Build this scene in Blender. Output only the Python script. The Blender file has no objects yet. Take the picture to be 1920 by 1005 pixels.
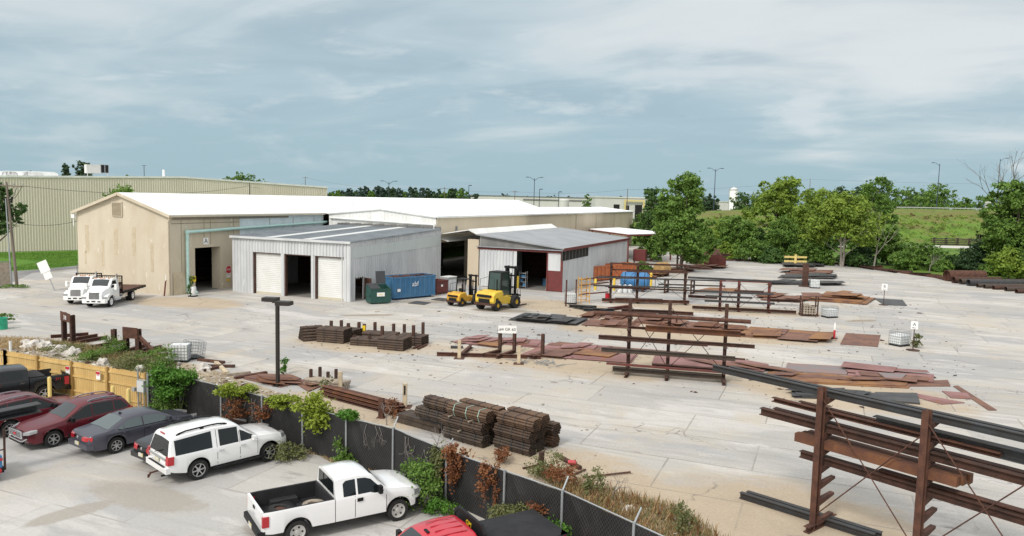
import bpy, bmesh, math, random
import numpy as np
from mathutils import Vector, Matrix
R = math.radians
sc = bpy.context.scene
col = sc.collection
F, PIT, ROL, YAW, H = 1400.0, R(5.325), R(1.36), R(22.73), 11.2
fw = Vector((0, math.cos(PIT), -math.sin(PIT))); r0 = Vector((1, 0, 0)); u0 = r0.cross(fw)
rt = math.cos(ROL) * r0 + math.sin(ROL) * u0; up = -math.sin(ROL) * r0 + math.cos(ROL) * u0
Wz = Matrix.Rotation(YAW, 3, 'Z')
fw, rt, up = Wz @ fw, Wz @ rt, Wz @ up
cam = bpy.data.cameras.new('camera'); cam.sensor_width = 36.0; cam.lens = F / 1920 * 36
cam.clip_start = 0.3; cam.clip_end = 6000
co = bpy.data.objects.new('camera', cam); col.objects.link(co)
co.matrix_world = Matrix(((rt.x, up.x, -fw.x, 0), (rt.y, up.y, -fw.y, 0), (rt.z, up.z, -fw.z, H), (0, 0, 0, 1)))
sc.camera = co
sc.view_settings.view_transform = 'Standard'; sc.view_settings.look = 'None'
sc.view_settings.gamma = 1; sc.view_settings.exposure = 0.17; sc.view_settings.use_curve_mapping = False
SUN_EL, SUN_AZ = R(44), R(192)          # azimuth clockwise from +Y
world = bpy.data.worlds.new('World'); sc.world = world; world.use_nodes = True
def build_world():
 nt = world.node_tree; nt.nodes.clear(); N = nt.nodes.new; L = nt.links.new
 out = N('ShaderNodeOutputWorld'); mix = N('ShaderNodeMixShader')
 b1 = N('ShaderNodeBackground'); b2 = N('ShaderNodeBackground')
 sky = N('ShaderNodeTexSky'); sky.sky_type = 'NISHITA'; sky.sun_disc = False
 sky.sun_elevation = SUN_EL; sky.sun_rotation = SUN_AZ
 L(sky.outputs[0], b1.inputs[0]); b1.inputs[1].default_value = 0.08
 tc = N('ShaderNodeTexCoord'); sep = N('ShaderNodeSeparateXYZ'); L(tc.outputs['Generated'], sep.inputs[0])
 def M(op, a, b=None, c=None, clamp=False):
  n = N('ShaderNodeMath'); n.operation = op; n.use_clamp = clamp
  for i, v in enumerate((a, b, c)):
   if v is None: continue
   if isinstance(v, (int, float)): n.inputs[i].default_value = v
   else: L(v, n.inputs[i])
  return n.outputs[0]
 z = M('MAXIMUM', sep.outputs[2], 0.0); d = M('ADD', z, 0.10)
 cmb = N('ShaderNodeCombineXYZ')
 L(M('DIVIDE', sep.outputs[0], d), cmb.inputs[0]); L(M('DIVIDE', sep.outputs[1], d), cmb.inputs[1])
 def mp(scale, rot=0.0, loc=(0, 0, 0)):
  m = N('ShaderNodeMapping'); L(cmb.outputs[0], m.inputs[0]); m.inputs['Scale'].default_value = scale
  m.inputs['Rotation'].default_value = (0, 0, rot); m.inputs['Location'].default_value = loc; return m.outputs[0]
 def noise(v, s, det, rough, dist=0.0):
  n = N('ShaderNodeTexNoise'); L(v, n.inputs['Vector']); n.inputs['Scale'].default_value = s
  n.inputs['Detail'].default_value = det; n.inputs['Roughness'].default_value = rough
  n.inputs['Distortion'].default_value = dist; return n.outputs['Fac']
 n1 = noise(mp((1.0, 1.0, 1), 0, (3.1, 1.7, 0)), 0.42, 5, 0.5, 0.4)
 n2 = noise(mp((0.75, 1.25, 1), YAW, (7.3, 2.2, 0)), 1.0, 9, 0.52, 0.6)
 n3 = noise(mp((0.8, 1.1, 1), YAW, (1.3, 5.2, 0)), 2.2, 8, 0.6, 0.3)
 nv = N('ShaderNodeTexNoise'); cs = N('ShaderNodeMapping'); L(tc.outputs['Generated'], cs.inputs[0]); cs.inputs['Scale'].default_value = (1, 1, 2.6); L(cs.outputs[0], nv.inputs['Vector']); nv.inputs['Scale'].default_value = 7.5; nv.inputs['Detail'].default_value = 9; nv.inputs['Roughness'].default_value = .55
 def ss(v, a, b):
  n = N('ShaderNodeMapRange'); n.interpolation_type = 'SMOOTHSTEP'; L(v, n.inputs[0])
  n.inputs[1].default_value = a; n.inputs[2].default_value = b; return n.outputs[0]
 def mixc(f, a, b):
  n = N('ShaderNodeMix'); n.data_type = 'RGBA'
  if isinstance(f, (int, float)): n.inputs[0].default_value = f
  else: L(f, n.inputs[0])
  for i, v in ((6, a), (7, b)):
   if isinstance(v, tuple): n.inputs[i].default_value = (*v, 1)
   else: L(v, n.inputs[i])
  return n.outputs[2]
 elev = ss(z, 0.0, 0.36)
 base = mixc(elev, (0.335, 0.475, 0.545), (0.50, 0.595, 0.645))
 side = ss(M('ADD', M('MULTIPLY', sep.outputs[0], 0.92), M('MULTIPLY', sep.outputs[1], 0.386)), -0.15, 0.7)
 lift = M('ADD', M('MULTIPLY', elev, 0.27), M('MULTIPLY', M('MULTIPLY', side, elev), 0.24))
 cl = ss(M('ADD', M('ADD', M('MULTIPLY', n1, 0.75), M('MULTIPLY', n2, 0.38)), lift), 0.60, 0.90)
 c2 = mixc(M('MULTIPLY', cl, .92), base, (0.69, 0.725, 0.735))
 dark = M('MULTIPLY', ss(M('SUBTRACT', 1.0, n2), 0.42, 0.70), M('MULTIPLY', ss(z, 0.03, 0.16), M('SUBTRACT', 1.0, ss(z, .22, .34))))
 c3 = mixc(M('MULTIPLY', dark, 0.5), c2, (0.30, 0.41, 0.48))
 wisp = M('MULTIPLY', ss(n3, 0.52, 0.74), ss(z, 0.03, 0.15))
 c4 = mixc(M('MULTIPLY', wisp, 0.5), c3, (0.69, 0.73, 0.75))
 puff = M('MULTIPLY', ss(nv.outputs['Fac'], 0.53, 0.70), M('MULTIPLY', ss(z, 0.0, 0.05), M('SUBTRACT', 1.0, ss(z, .13, .25))))
 c4 = mixc(M('MULTIPLY', puff, M('ADD', .34, M('MULTIPLY', side, .5))), c4, (0.65, 0.70, 0.725))
 zen = ss(z, 0.36, 0.85)
 c5 = mixc(zen, c4, (0.92, 0.94, 0.96))
 sd = (math.sin(SUN_AZ) * math.cos(SUN_EL), math.cos(SUN_AZ) * math.cos(SUN_EL), math.sin(SUN_EL))
 dt = M('ADD', M('ADD', M('MULTIPLY', sep.outputs[0], sd[0]), M('MULTIPLY', sep.outputs[1], sd[1])), M('MULTIPLY', sep.outputs[2], sd[2]))
 c5 = mixc(M('MULTIPLY', ss(dt, 0.15, 1.0), 0.9), c5, (1.45, 1.40, 1.32))
 L(c5, b2.inputs[0]); b2.inputs[1].default_value = 1.0
 mix.inputs[0].default_value = 0.93
 L(b1.outputs[0], mix.inputs[1]); L(b2.outputs[0], mix.inputs[2]); L(mix.outputs[0], out.inputs[0])
build_world()
sl = bpy.data.lights.new('sun', 'SUN'); sl.energy = 1.95; sl.angle = R(11); sl.color = (1.0, 0.96, 0.9)
so = bpy.data.objects.new('sun', sl); col.objects.link(so)
so.rotation_euler = (math.pi / 2 - SUN_EL, 0, math.pi - SUN_AZ); so.location = (0, -20, 60)
CP = Vector((0, 0, H))
def ray(x, y): return fw + (x - 960) / F * rt - (y - 502.5) / F * up
def G(x, y, z=0.0):
 d = ray(x, y); return CP + d * ((z - H) / d.z)
def CX(x, X): d = ray(x, 380); return X / d.x * d.y          # Y of the upright plane X=.. at picture column x
def CY(x, Y): d = ray(x, 380); return Y / d.y * d.x
def ZT(x, y, p): d = ray(x, y); return H + d.z * math.hypot(p[0], p[1]) / math.hypot(d.x, d.y)
fh = Vector((-math.sin(YAW), math.cos(YAW), 0)); rh = Vector((math.cos(YAW), math.sin(YAW), 0))
def K(x, dep, z=0.0):
 p = fh * dep + rh * ((x - 960) / F * dep); p.z = z; return p
Z3 = Vector((0, 0, 1))
class MB:
 def __init__(s, off=(0, 0, 0)): s.v = []; s.f = []; s.m = []; s.o = Vector(off)
 def add(s, vs, fs, mi=0):
  b = len(s.v); s.v += [tuple(Vector(p) - s.o) for p in vs]
  s.f += [tuple(b + i for i in q) for q in fs]; s.m += [mi] * len(fs)
 def box(s, x0, x1, y0, y1, z0, z1, mi=0):
  s.add([(x0, y0, z0), (x1, y0, z0), (x1, y1, z0), (x0, y1, z0), (x0, y0, z1), (x1, y0, z1), (x1, y1, z1), (x0, y1, z1)],
              [(3, 2, 1, 0), (4, 5, 6, 7), (0, 1, 5, 4), (1, 2, 6, 5), (2, 3, 7, 6), (3, 0, 4, 7)], mi)
 def obox(s, c, size, rz=0.0, mi=0, rx=0.0, ry=0.0):
  m = Matrix.Rotation(rz, 3, 'Z') @ Matrix.Rotation(ry, 3, 'Y') @ Matrix.Rotation(rx, 3, 'X'); c = Vector(c); a, b, d = (q / 2 for q in size)
  s.add([c + m @ Vector(p) for p in ((-a, -b, -d), (a, -b, -d), (a, b, -d), (-a, b, -d), (-a, -b, d), (a, -b, d), (a, b, d), (-a, b, d))],
              [(3, 2, 1, 0), (4, 5, 6, 7), (0, 1, 5, 4), (1, 2, 6, 5), (2, 3, 7, 6), (3, 0, 4, 7)], mi)
 def sect(s, p0, p1, poly, upv=Z3, mi=0, cap=True):
  p0 = Vector(p0); p1 = Vector(p1); d = (p1 - p0).normalized(); upv = Vector(upv)
  if abs(d.dot(upv)) > 0.98: upv = Vector((0, 1, 0)) if abs(d.y) < .9 else Vector((1, 0, 0))
  sx = d.cross(upv).normalized(); sy = sx.cross(d); n = len(poly)
  vs = [p0 + sx * a + sy * b for a, b in poly] + [p1 + sx * a + sy * b for a, b in poly]
  fs = [(i, (i + 1) % n, n + (i + 1) % n, n + i) for i in range(n)]
  if cap: fs += [tuple(range(n))[::-1], tuple(range(n, 2 * n))]
  s.add(vs, fs, mi)
 def bar(s, p0, p1, w, h, upv=Z3, mi=0):
  s.sect(p0, p1, [(-w / 2, -h / 2), (w / 2, -h / 2), (w / 2, h / 2), (-w / 2, h / 2)], upv, mi)
 def ibeam(s, p0, p1, w, h, t=0.02, upv=Z3, mi=0):
  a, b, c = w / 2, h / 2, t / 2
  s.sect(p0, p1, [(-a, -b), (a, -b), (a, -b + t), (c, -b + t), (c, b - t), (a, b - t), (a, b), (-a, b), (-a, b - t), (-c, b - t), (-c, -b + t), (-a, -b + t)], upv, mi)
 def chan(s, p0, p1, w, h, t=0.015, upv=Z3, mi=0):
  a, b = w / 2, h / 2
  s.sect(p0, p1, [(-a, -b), (a, -b), (a, -b + t), (-a + t, -b + t), (-a + t, b - t), (a, b - t), (a, b), (-a, b)], upv, mi)
 def tube(s, p0, p1, r0, r1=None, n=8, mi=0, cap=True):
  r1 = r0 if r1 is None else r1
  p0 = Vector(p0); p1 = Vector(p1); d = (p1 - p0).normalized()
  sx = d.orthogonal().normalized(); sy = d.cross(sx)
  cs = [(math.cos(2 * math.pi * i / n), math.sin(2 * math.pi * i / n)) for i in range(n)]
  vs = [p0 + (sx * a + sy * b) * r0 for a, b in cs] + [p1 + (sx * a + sy * b) * r1 for a, b in cs]
  fs = [(i, (i + 1) % n, n + (i + 1) % n, n + i) for i in range(n)]
  if cap: fs += [tuple(range(n))[::-1], tuple(range(n, 2 * n))]
  s.add(vs, fs, mi)
 def pipe(s, p0, p1, r, wall, n=10, mi=0):          # open hollow pipe
  p0 = Vector(p0); p1 = Vector(p1); d = (p1 - p0).normalized(); sx = d.orthogonal().normalized(); sy = d.cross(sx)
  cs = [(math.cos(2 * math.pi * i / n), math.sin(2 * math.pi * i / n)) for i in range(n)]; ri = r - wall; q = (p1 - p0) * min(.4, .5 / max(.5, (p1 - p0).length))
  rings = [[c + (sx * a + sy * b) * k for a, b in cs] for c, k in ((p0 + q, ri), (p0, ri), (p0, r), (p1, r), (p1, ri), (p1 - q, ri))]
  vs = [x for g in rings for x in g]; fs = []
  for k in range(5): fs += [(k * n + i, k * n + (i + 1) % n, (k + 1) * n + (i + 1) % n, (k + 1) * n + i) for i in range(n)]
  fs += [tuple(range(n)), tuple(range(5 * n, 6 * n))[::-1]]
  s.add(vs, fs, mi)
 def lathe(s, prof, c, axis=Z3, n=16, mi=0, closed=False):
  c = Vector(c); d = Vector(axis).normalized(); sx = d.orthogonal().normalized(); sy = d.cross(sx); k = len(prof)
  vs = [c + d * h + (sx * math.cos(2 * math.pi * i / n) + sy * math.sin(2 * math.pi * i / n)) * r for r, h in prof for i in range(n)]
  fs = [(j * n + i, j * n + (i + 1) % n, (j + 1) * n + (i + 1) % n, (j + 1) * n + i) for j in range(k - 1) for i in range(n)]
  if not closed:
   if prof[0][0] > 1e-4: fs.append(tuple(range(n))[::-1])
   if prof[-1][0] > 1e-4: fs.append(tuple(range((k - 1) * n, k * n)))
  else: fs += [((k - 1) * n + i, (k - 1) * n + (i + 1) % n, (i + 1) % n, i) for i in range(n)]
  s.add(vs, fs, mi)
 def prism(s, pts, vec, mi=0):
  vec = Vector(vec); n = len(pts); a = [Vector(p) for p in pts]
  s.add(a + [p + vec for p in a], [(i, (i + 1) % n, n + (i + 1) % n, n + i) for i in range(n)] + [tuple(range(n))[::-1], tuple(range(n, 2 * n))], mi)
 def side(s, xz, y0, y1, mi=0): s.prism([(x, y0, z) for x, z in xz], (0, y1 - y0, 0), mi)
 def corr(s, p0, p1, zb, zt0, zt1=None, pitch=0.3, dep=0.035, mi=0, thick=0.0):   # ribbed sheet, ribs to the right of p0->p1
  p0 = Vector((p0[0], p0[1], 0)); p1 = Vector((p1[0], p1[1], 0)); d = p1 - p0; Ln = d.length; d.normalize(); nrm = Vector((d.y, -d.x, 0))
  zt1 = zt0 if zt1 is None else zt1; k = max(1, int(round(Ln / pitch))); st = Ln / k; pts = []
  for i in range(k):
   for t, o in ((0, 0), (.55, 0), (.68, 1), (.87, 1)): pts.append(((i + t) * st, o * dep))
  pts.append((Ln, 0)); vs = []
  for t, o in pts:
   q = p0 + d * t + nrm * o; vs.append((q.x, q.y, zb)); vs.append((q.x, q.y, zt0 + (zt1 - zt0) * t / Ln))
  s.add(vs, [(2 * i, 2 * i + 2, 2 * i + 3, 2 * i + 1) for i in range(len(pts) - 1)], mi)
 def build(s, name, mats, parent=None, smooth=None):
  me = bpy.data.meshes.new(name); me.from_pydata(s.v, [], s.f)
  mats = mats if isinstance(mats, (list, tuple)) else [mats]
  for m in mats: me.materials.append(m)
  if len(mats) > 1: me.polygons.foreach_set('material_index', s.m)
  bm = bmesh.new(); bm.from_mesh(me); bmesh.ops.recalc_face_normals(bm, faces=bm.faces); bm.to_mesh(me); bm.free()
  if smooth is not None:
   me.polygons.foreach_set('use_smooth', [True] * len(me.polygons)); me.set_sharp_from_angle(angle=R(smooth))
  me.update()
  o = bpy.data.objects.new(name, me); col.objects.link(o)
  if parent: o.parent = parent
  return o
def tag(o, label=None, cat=None, group=None, kind=None):
 if label: o['label'] = label; o['kind'] = 'thing'
 if cat: o['category'] = cat
 if group: o['group'] = group
 if kind: o['kind'] = kind
 return o
def thing(name, label, cat, loc=(0, 0, 0), rz=0.0, group=None):
 o = bpy.data.objects.new(name, None); o.empty_display_size = 0.3; col.objects.link(o)
 o.location = loc; o.rotation_euler = (0, 0, rz); return tag(o, label, cat, group)
def copy_tree(o, loc, rz, label, group=None):
 c = o.copy(); col.objects.link(c); c.location = loc; c.rotation_euler = (0, 0, rz)
 if label: c['label'] = label
 if group: c['group'] = group
 def rec(a, b):
  for ch in list(a.children):
   if ch == c: continue
   d = ch.copy(); col.objects.link(d); d.parent = b; rec(ch, d)
 rec(o, c); return c
def text_mesh(name, s, size, mat, parent, loc, right, upv, depth=0.004, spacing=1.0):
 cu = bpy.data.curves.new(name, 'FONT'); cu.body = s; cu.size = size; cu.align_x = 'CENTER'; cu.align_y = 'CENTER'; cu.extrude = depth; cu.space_character = spacing
 t = bpy.data.objects.new(name, cu); col.objects.link(t)
 dg = bpy.context.evaluated_depsgraph_get(); me = bpy.data.meshes.new_from_object(t.evaluated_get(dg)); bpy.data.objects.remove(t)
 right = Vector(right).normalized(); upv = Vector(upv).normalized(); n = right.cross(upv)
 M4 = Matrix(((right.x, upv.x, n.x, loc[0]), (right.y, upv.y, n.y, loc[1]), (right.z, upv.z, n.z, loc[2]), (0, 0, 0, 1)))
 me.transform(M4); me.materials.clear(); me.materials.append(mat)
 o = bpy.data.objects.new(name, me); col.objects.link(o); o.parent = parent; return o
def nodes_of(name):
 m = bpy.data.materials.new(name); m.use_nodes = True; nt = m.node_tree; return m, nt, nt.nodes['Principled BSDF']
def mat(name, c, rough=0.7, metal=0.0, c2=None, scale=2.0, bump=0.0, bscale=None, coat=0.0, spec=0.5, stretch=(1, 1, 1), lo=0.38, hi=0.62, c3=None, s3=8.0, t3=(.6, .72)):
 m, nt, p = nodes_of(name); N = nt.nodes.new; L = nt.links.new
 p.inputs['Base Color'].default_value = (*c, 1); p.inputs['Roughness'].default_value = rough; p.inputs['Metallic'].default_value = metal
 p.inputs['Coat Weight'].default_value = coat; p.inputs['Coat Roughness'].default_value = 0.06; p.inputs['Specular IOR Level'].default_value = spec
 if c2 or bump:
  tc = N('ShaderNodeTexCoord'); mp = N('ShaderNodeMapping'); L(tc.outputs['Object'], mp.inputs[0]); mp.inputs['Scale'].default_value = stretch
  def noise(s, det=6, ro=.6):
   n = N('ShaderNodeTexNoise'); L(mp.outputs[0], n.inputs['Vector']); n.inputs['Scale'].default_value = s; n.inputs['Detail'].default_value = det; n.inputs['Roughness'].default_value = ro; return n.outputs['Fac']
  def ramp(v, a, b):
   n = N('ShaderNodeMapRange'); n.interpolation_type = 'SMOOTHSTEP'; L(v, n.inputs[0]); n.inputs[1].default_value = a; n.inputs[2].default_value = b; return n.outputs[0]
  def mx(f, a, b):
   n = N('ShaderNodeMix'); n.data_type = 'RGBA'; L(f, n.inputs[0])
   for i, v in ((6, a), (7, b)):
    if isinstance(v, tuple): n.inputs[i].default_value = (*v, 1)
    else: L(v, n.inputs[i])
   return n.outputs[2]
  cc = None
  if c2: cc = mx(ramp(noise(scale), lo, hi), c, c2)
  if c3: cc = mx(ramp(noise(s3, 8, .65), *t3), cc, c3)
  if cc is not None: L(cc, p.inputs['Base Color'])
  if bump:
   b = N('ShaderNodeBump'); b.inputs['Strength'].default_value = bump; b.inputs['Distance'].default_value = 0.02; L(noise(bscale or scale * 6), b.inputs['Height']); L(b.outputs[0], p.inputs['Normal'])
 return m
M = {}
M['rust'] = mat('rust', (0.062, 0.026, 0.018), .85, 0, (0.105, 0.044, 0.026), 2.5, .3, 20, c3=(0.045, 0.024, 0.02), s3=6)
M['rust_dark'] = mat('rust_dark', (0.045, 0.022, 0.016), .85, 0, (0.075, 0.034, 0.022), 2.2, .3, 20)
M['rust_orange'] = mat('rust_orange', (0.17, 0.07, 0.032), .85, 0, (0.11, 0.046, 0.028), 1.6, .3, 20, c3=(0.24, 0.115, 0.045), s3=1.1)
M['rust_red'] = mat('rust_red', (0.145, 0.035, 0.027), .8, 0, (0.10, 0.03, 0.025), 2.0, .2, 20)
M['plate_pink'] = mat('plate_pink', (0.275, 0.145, 0.137), .75, 0, (0.20, 0.098, 0.09), .5, .1, 10, c3=(0.26, 0.10, 0.05), s3=.7, t3=(.58, .66))
M['plate_rust'] = mat('plate_rust', (0.135, 0.068, 0.052), .8, 0, (0.20, 0.10, 0.066), .6, .1, 10, c3=(0.09, 0.05, 0.042), s3=.9)
M['plate_orange'] = mat('plate_orange', (0.165, 0.078, 0.048), .8, 0, (0.27, 0.135, 0.055), .6, .1, 10, c3=(0.13, 0.06, 0.045), s3=.8)
M['plate_dark'] = mat('plate_dark', (0.045, 0.045, 0.047), .55, .2, (0.075, 0.073, 0.072), .8, .1, 10)
M['plate_grey'] = mat('plate_grey', (0.20, 0.185, 0.185), .65, .1, (0.25, 0.17, 0.16), .6, .1, 10)
M['mill_grey'] = mat('mill_grey', (0.046, 0.049, 0.054), .6, .1, (0.04, 0.036, 0.034), 1.2, .1, 12)
M['pipe_brown'] = mat('pipe_brown', (0.125, 0.074, 0.044), .7, 0, (0.08, 0.048, 0.032), 1.5, .15, 14, c3=(0.17, 0.10, 0.05), s3=2.2)
M['pipe_mid'] = mat('pipe_mid', (0.085, 0.054, 0.036), .75, 0, (0.055, 0.036, 0.027), 1.5, .15, 14)
M['pipe_dark'] = mat('pipe_dark', (0.045, 0.033, 0.027), .7, 0, (0.07, 0.05, 0.036), 1.5)
M['white'] = mat('white_paint', (0.82, 0.82, 0.81), .4)
M['car_white'] = mat('car_white', (0.78, 0.785, 0.79), .28, coat=1.0, spec=.5)
M['car_maroon'] = mat('car_maroon', (0.105, 0.006, 0.013), .35, .1, coat=.35)
M['car_grey'] = mat('car_grey', (0.075, 0.075, 0.098), .36, .4, coat=.4)
M['car_dark'] = mat('car_dark', (0.016, 0.017, 0.021), .35, .3, coat=.4)
M['car_black'] = mat('car_black', (0.004, 0.004, 0.005), .3, 0, coat=.35)
M['car_red'] = mat('car_red', (0.52, 0.018, 0.035), .35, .1, coat=.8)
M['glass'] = mat('glass_dark', (0.009, 0.012, 0.013), .05, 0, spec=.5)
M['glass_mid'] = mat('glass_mid', (0.03, 0.037, 0.041), .05, 0, spec=.6)
M['glass_pale'] = mat('glass_pale', (0.09, 0.115, 0.12), .05, 0, spec=.6)
M['tyre'] = mat('tyre', (0.010, 0.010, 0.011), .85, 0, (0.02, 0.019, 0.018), 5, .2)
M['alloy'] = mat('alloy', (0.55, 0.55, 0.56), .35, .8)
M['steel_wheel'] = mat('steel_wheel', (0.52, 0.52, 0.50), .5, .4)
M['chrome'] = mat('chrome', (0.75, 0.76, 0.78), .14, 1.0)
M['black'] = mat('black_plastic', (0.008, 0.008, 0.009), .6, spec=.3)
M['black_fab'] = mat('black_cover', (0.009, 0.009, 0.011), .75, 0, (0.016, 0.016, 0.019), 2.0, .4, 3)
M['dark'] = mat('dark_void', (0.01, 0.01, 0.01), .9)
M['red_lens'] = mat('red_lens', (0.42, 0.012, 0.02), .15, coat=.5)
M['white_lens'] = mat('white_lens', (0.36, 0.37, 0.38), .12, .3, coat=.5)
M['scaffold'] = mat('scaffold_orange', (0.55, 0.30, 0.06), .6)
M['amber'] = mat('amber_lens', (0.6, 0.16, 0.02), .2)
M['plate_lic'] = mat('licence_plate', (0.55, 0.6, 0.62), .5, 0, (0.6, 0.5, 0.25), 6)
M['beige'] = mat('beige_wall', (0.585, 0.52, 0.41), .85, 0, (0.53, 0.46, 0.35), .35, .1, 30, stretch=(1, 1, .5), c3=(0.68, 0.63, 0.55), s3=1.6, t3=(.61, .66))
M['beige2'] = mat('tan_cladding', (0.60, 0.52, 0.395), .7, 0, (0.56, 0.475, 0.355), .25, stretch=(1, 1, .3))
M['cream'] = mat('cream_cladding', (0.69, 0.635, 0.535), .6, 0, (0.63, 0.58, 0.48), .2, stretch=(1, 1, .2))
M['seam'] = mat('panel_seam', (0.24, 0.20, 0.15), .9)
M['patch'] = mat('wall_patch', (0.475, 0.40, 0.285), .9, 0, (0.55, 0.465, 0.34), 1.5)
M['roof_white'] = mat('roof_coating', (0.88, 0.89, 0.90), .6, 0, (0.83, 0.845, 0.86), .12, stretch=(1, .2, 1))
M['galv'] = mat('galvanised_sheet', (0.60, 0.615, 0.63), .55, .1, (0.52, 0.535, 0.55), .8, stretch=(1, 1, .25), c3=(0.66, 0.67, 0.68), s3=1.0)
M['galv_dark'] = mat('galvanised_old', (0.17, 0.17, 0.165), .7, .1, (0.23, 0.225, 0.215), .5, stretch=(1, 1, .3))
M['galv_roof'] = mat('galvanised_roof', (0.33, 0.36, 0.385), .6, .1, (0.27, 0.295, 0.32), .5)
M['roof_grey'] = mat('grey_membrane', (0.31, 0.325, 0.34), .7, 0, (0.26, 0.275, 0.29), .3)
M['roof_light'] = mat('roof_light_strip', (0.62, 0.64, 0.63), .5)
M['white_sheet'] = mat('white_sheet', (0.78, 0.785, 0.77), .6, 0, (0.68, 0.685, 0.67), .6, stretch=(1, 1, .3))
M['blue_sheet'] = mat('pale_blue_sheet', (0.70, 0.78, 0.82), .6, 0, (0.60, 0.68, 0.72), .8)
M['mint'] = mat('mint_pipe', (0.42, 0.66, 0.63), .45, 0, (0.50, 0.70, 0.66), 2)
M['trim_red'] = mat('red_steel', (0.16, 0.028, 0.026), .6, 0, (0.12, 0.025, 0.024), 2)
M['door_white'] = mat('door_white', (0.78, 0.79, 0.78), .55, 0, (0.73, 0.735, 0.715), .7)
M['concrete_in'] = mat('floor_in', (0.20, 0.19, 0.175), .9)
M['stain'] = mat('door_stain', (0.52, 0.48, 0.36), .8)
M['wood'] = mat('fence_wood', (0.60, 0.42, 0.165), .8, 0, (0.50, 0.335, 0.125), 1.3, .2, 9, stretch=(1, 1, .2), c3=(0.72, 0.52, 0.24), s3=5)
M['wood_post'] = mat('fence_post', (0.48, 0.31, 0.11), .85, 0, (0.40, 0.255, 0.09), 2)
M['timber'] = mat('pale_timber', (0.55, 0.46, 0.32), .85, 0, (0.44, 0.36, 0.25), 3)
M['pole_wood'] = mat('pole_wood', (0.20, 0.165, 0.135), .95, 0, (0.14, 0.115, 0.095), 3, .4, stretch=(1, 1, .1))
M['yellow'] = mat('yellow_paint', (0.70, 0.49, 0.05), .5, 0, (0.60, 0.40, 0.045), 1.5, c3=(0.28, 0.17, 0.06), s3=3.0, t3=(.64, .7))
M['tan_tank'] = mat('tan_tank', (0.40, 0.26, 0.10), .7, 0, (0.32, 0.20, 0.08), 1.5)
M['yellow_pale'] = mat('pale_yellow', (0.72, 0.56, 0.21), .55, 0, (0.68, 0.52, 0.18), 2)
M['orange'] = mat('orange_paint', (0.50, 0.155, 0.055), .65, 0, (0.40, 0.12, 0.05), 1.2)
M['blue'] = mat('blue_paint', (0.045, 0.155, 0.30), .6, 0, (0.065, 0.18, 0.32), .8, c3=(0.13, 0.085, 0.06), s3=1.6, t3=(.64, .7))
M['blue_tank'] = mat('blue_tank', (0.03, 0.15, 0.36), .5, 0, (0.055, 0.19, 0.38), 1)
M['green_bin'] = mat('green_bin', (0.012, 0.062, 0.05), .5, 0, (0.02, 0.075, 0.06), 2)
M['green_bright'] = mat('green_barrel', (0.02, 0.33, 0.19), .45)
M['lid'] = mat('bin_lid', (0.045, 0.048, 0.052), .55)
M['grey_box'] = mat('grey_box', (0.30, 0.31, 0.31), .6)
M['galv_post'] = mat('galv_post', (0.36, 0.385, 0.40), .45, .5)
M['slat'] = mat('fence_slats', (0.018, 0.018, 0.020), .65, 0, (0.028, 0.027, 0.028), 1.2, 0)
M['bronze'] = mat('lamp_bronze', (0.035, 0.030, 0.028), .5, .3)
M['plastic_white'] = mat('tank_plastic', (0.72, 0.74, 0.74), .45, 0, (0.66, 0.68, 0.68), 2)
M['cage'] = mat('cage_steel', (0.30, 0.33, 0.35), .45, .6)
M['letter'] = mat('letter_black', (0.02, 0.02, 0.02), .6)
M['stop_red'] = mat('stop_red', (0.50, 0.012, 0.025), .45)
M['sign_yellow'] = mat('sign_yellow', (0.80, 0.55, 0.02), .5)
M['rock'] = mat('rubble', (0.58, 0.56, 0.53), .95, 0, (0.42, 0.39, 0.35), 2.2, .6, 8)
M['wire'] = mat('wire', (0.03, 0.03, 0.032), .6)
M['strap_green'] = mat('strap_green', (0.33, 0.50, 0.44), .5)
M['strap'] = mat('strap_steel', (0.05, 0.05, 0.05), .5, .4)
M['bark'] = mat('bark', (0.12, 0.095, 0.07), .95, 0, (0.17, 0.145, 0.115), 3, .4)
M['bark_pale'] = mat('bark_pale', (0.30, 0.27, 0.235), .95, 0, (0.22, 0.20, 0.17), 3, .4)
M['bare'] = mat('bare_branch', (0.20, 0.18, 0.165), .95)
M['far_white'] = mat('far_wall', (0.58, 0.58, 0.56), .8, 0, (0.52, 0.52, 0.50), .1)
M['far_dark'] = mat('far_roof', (0.16, 0.16, 0.165), .8)
M['yellow_frame'] = mat('yellow_frame', (0.62, 0.52, 0.22), .6)
M['wood_dirty'] = mat('old_timber', (0.26, 0.22, 0.18), .9, 0, (0.34, 0.29, 0.23), 3)
M['rail_grey'] = mat('guardrail', (0.45, 0.46, 0.45), .6, .4)
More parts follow.
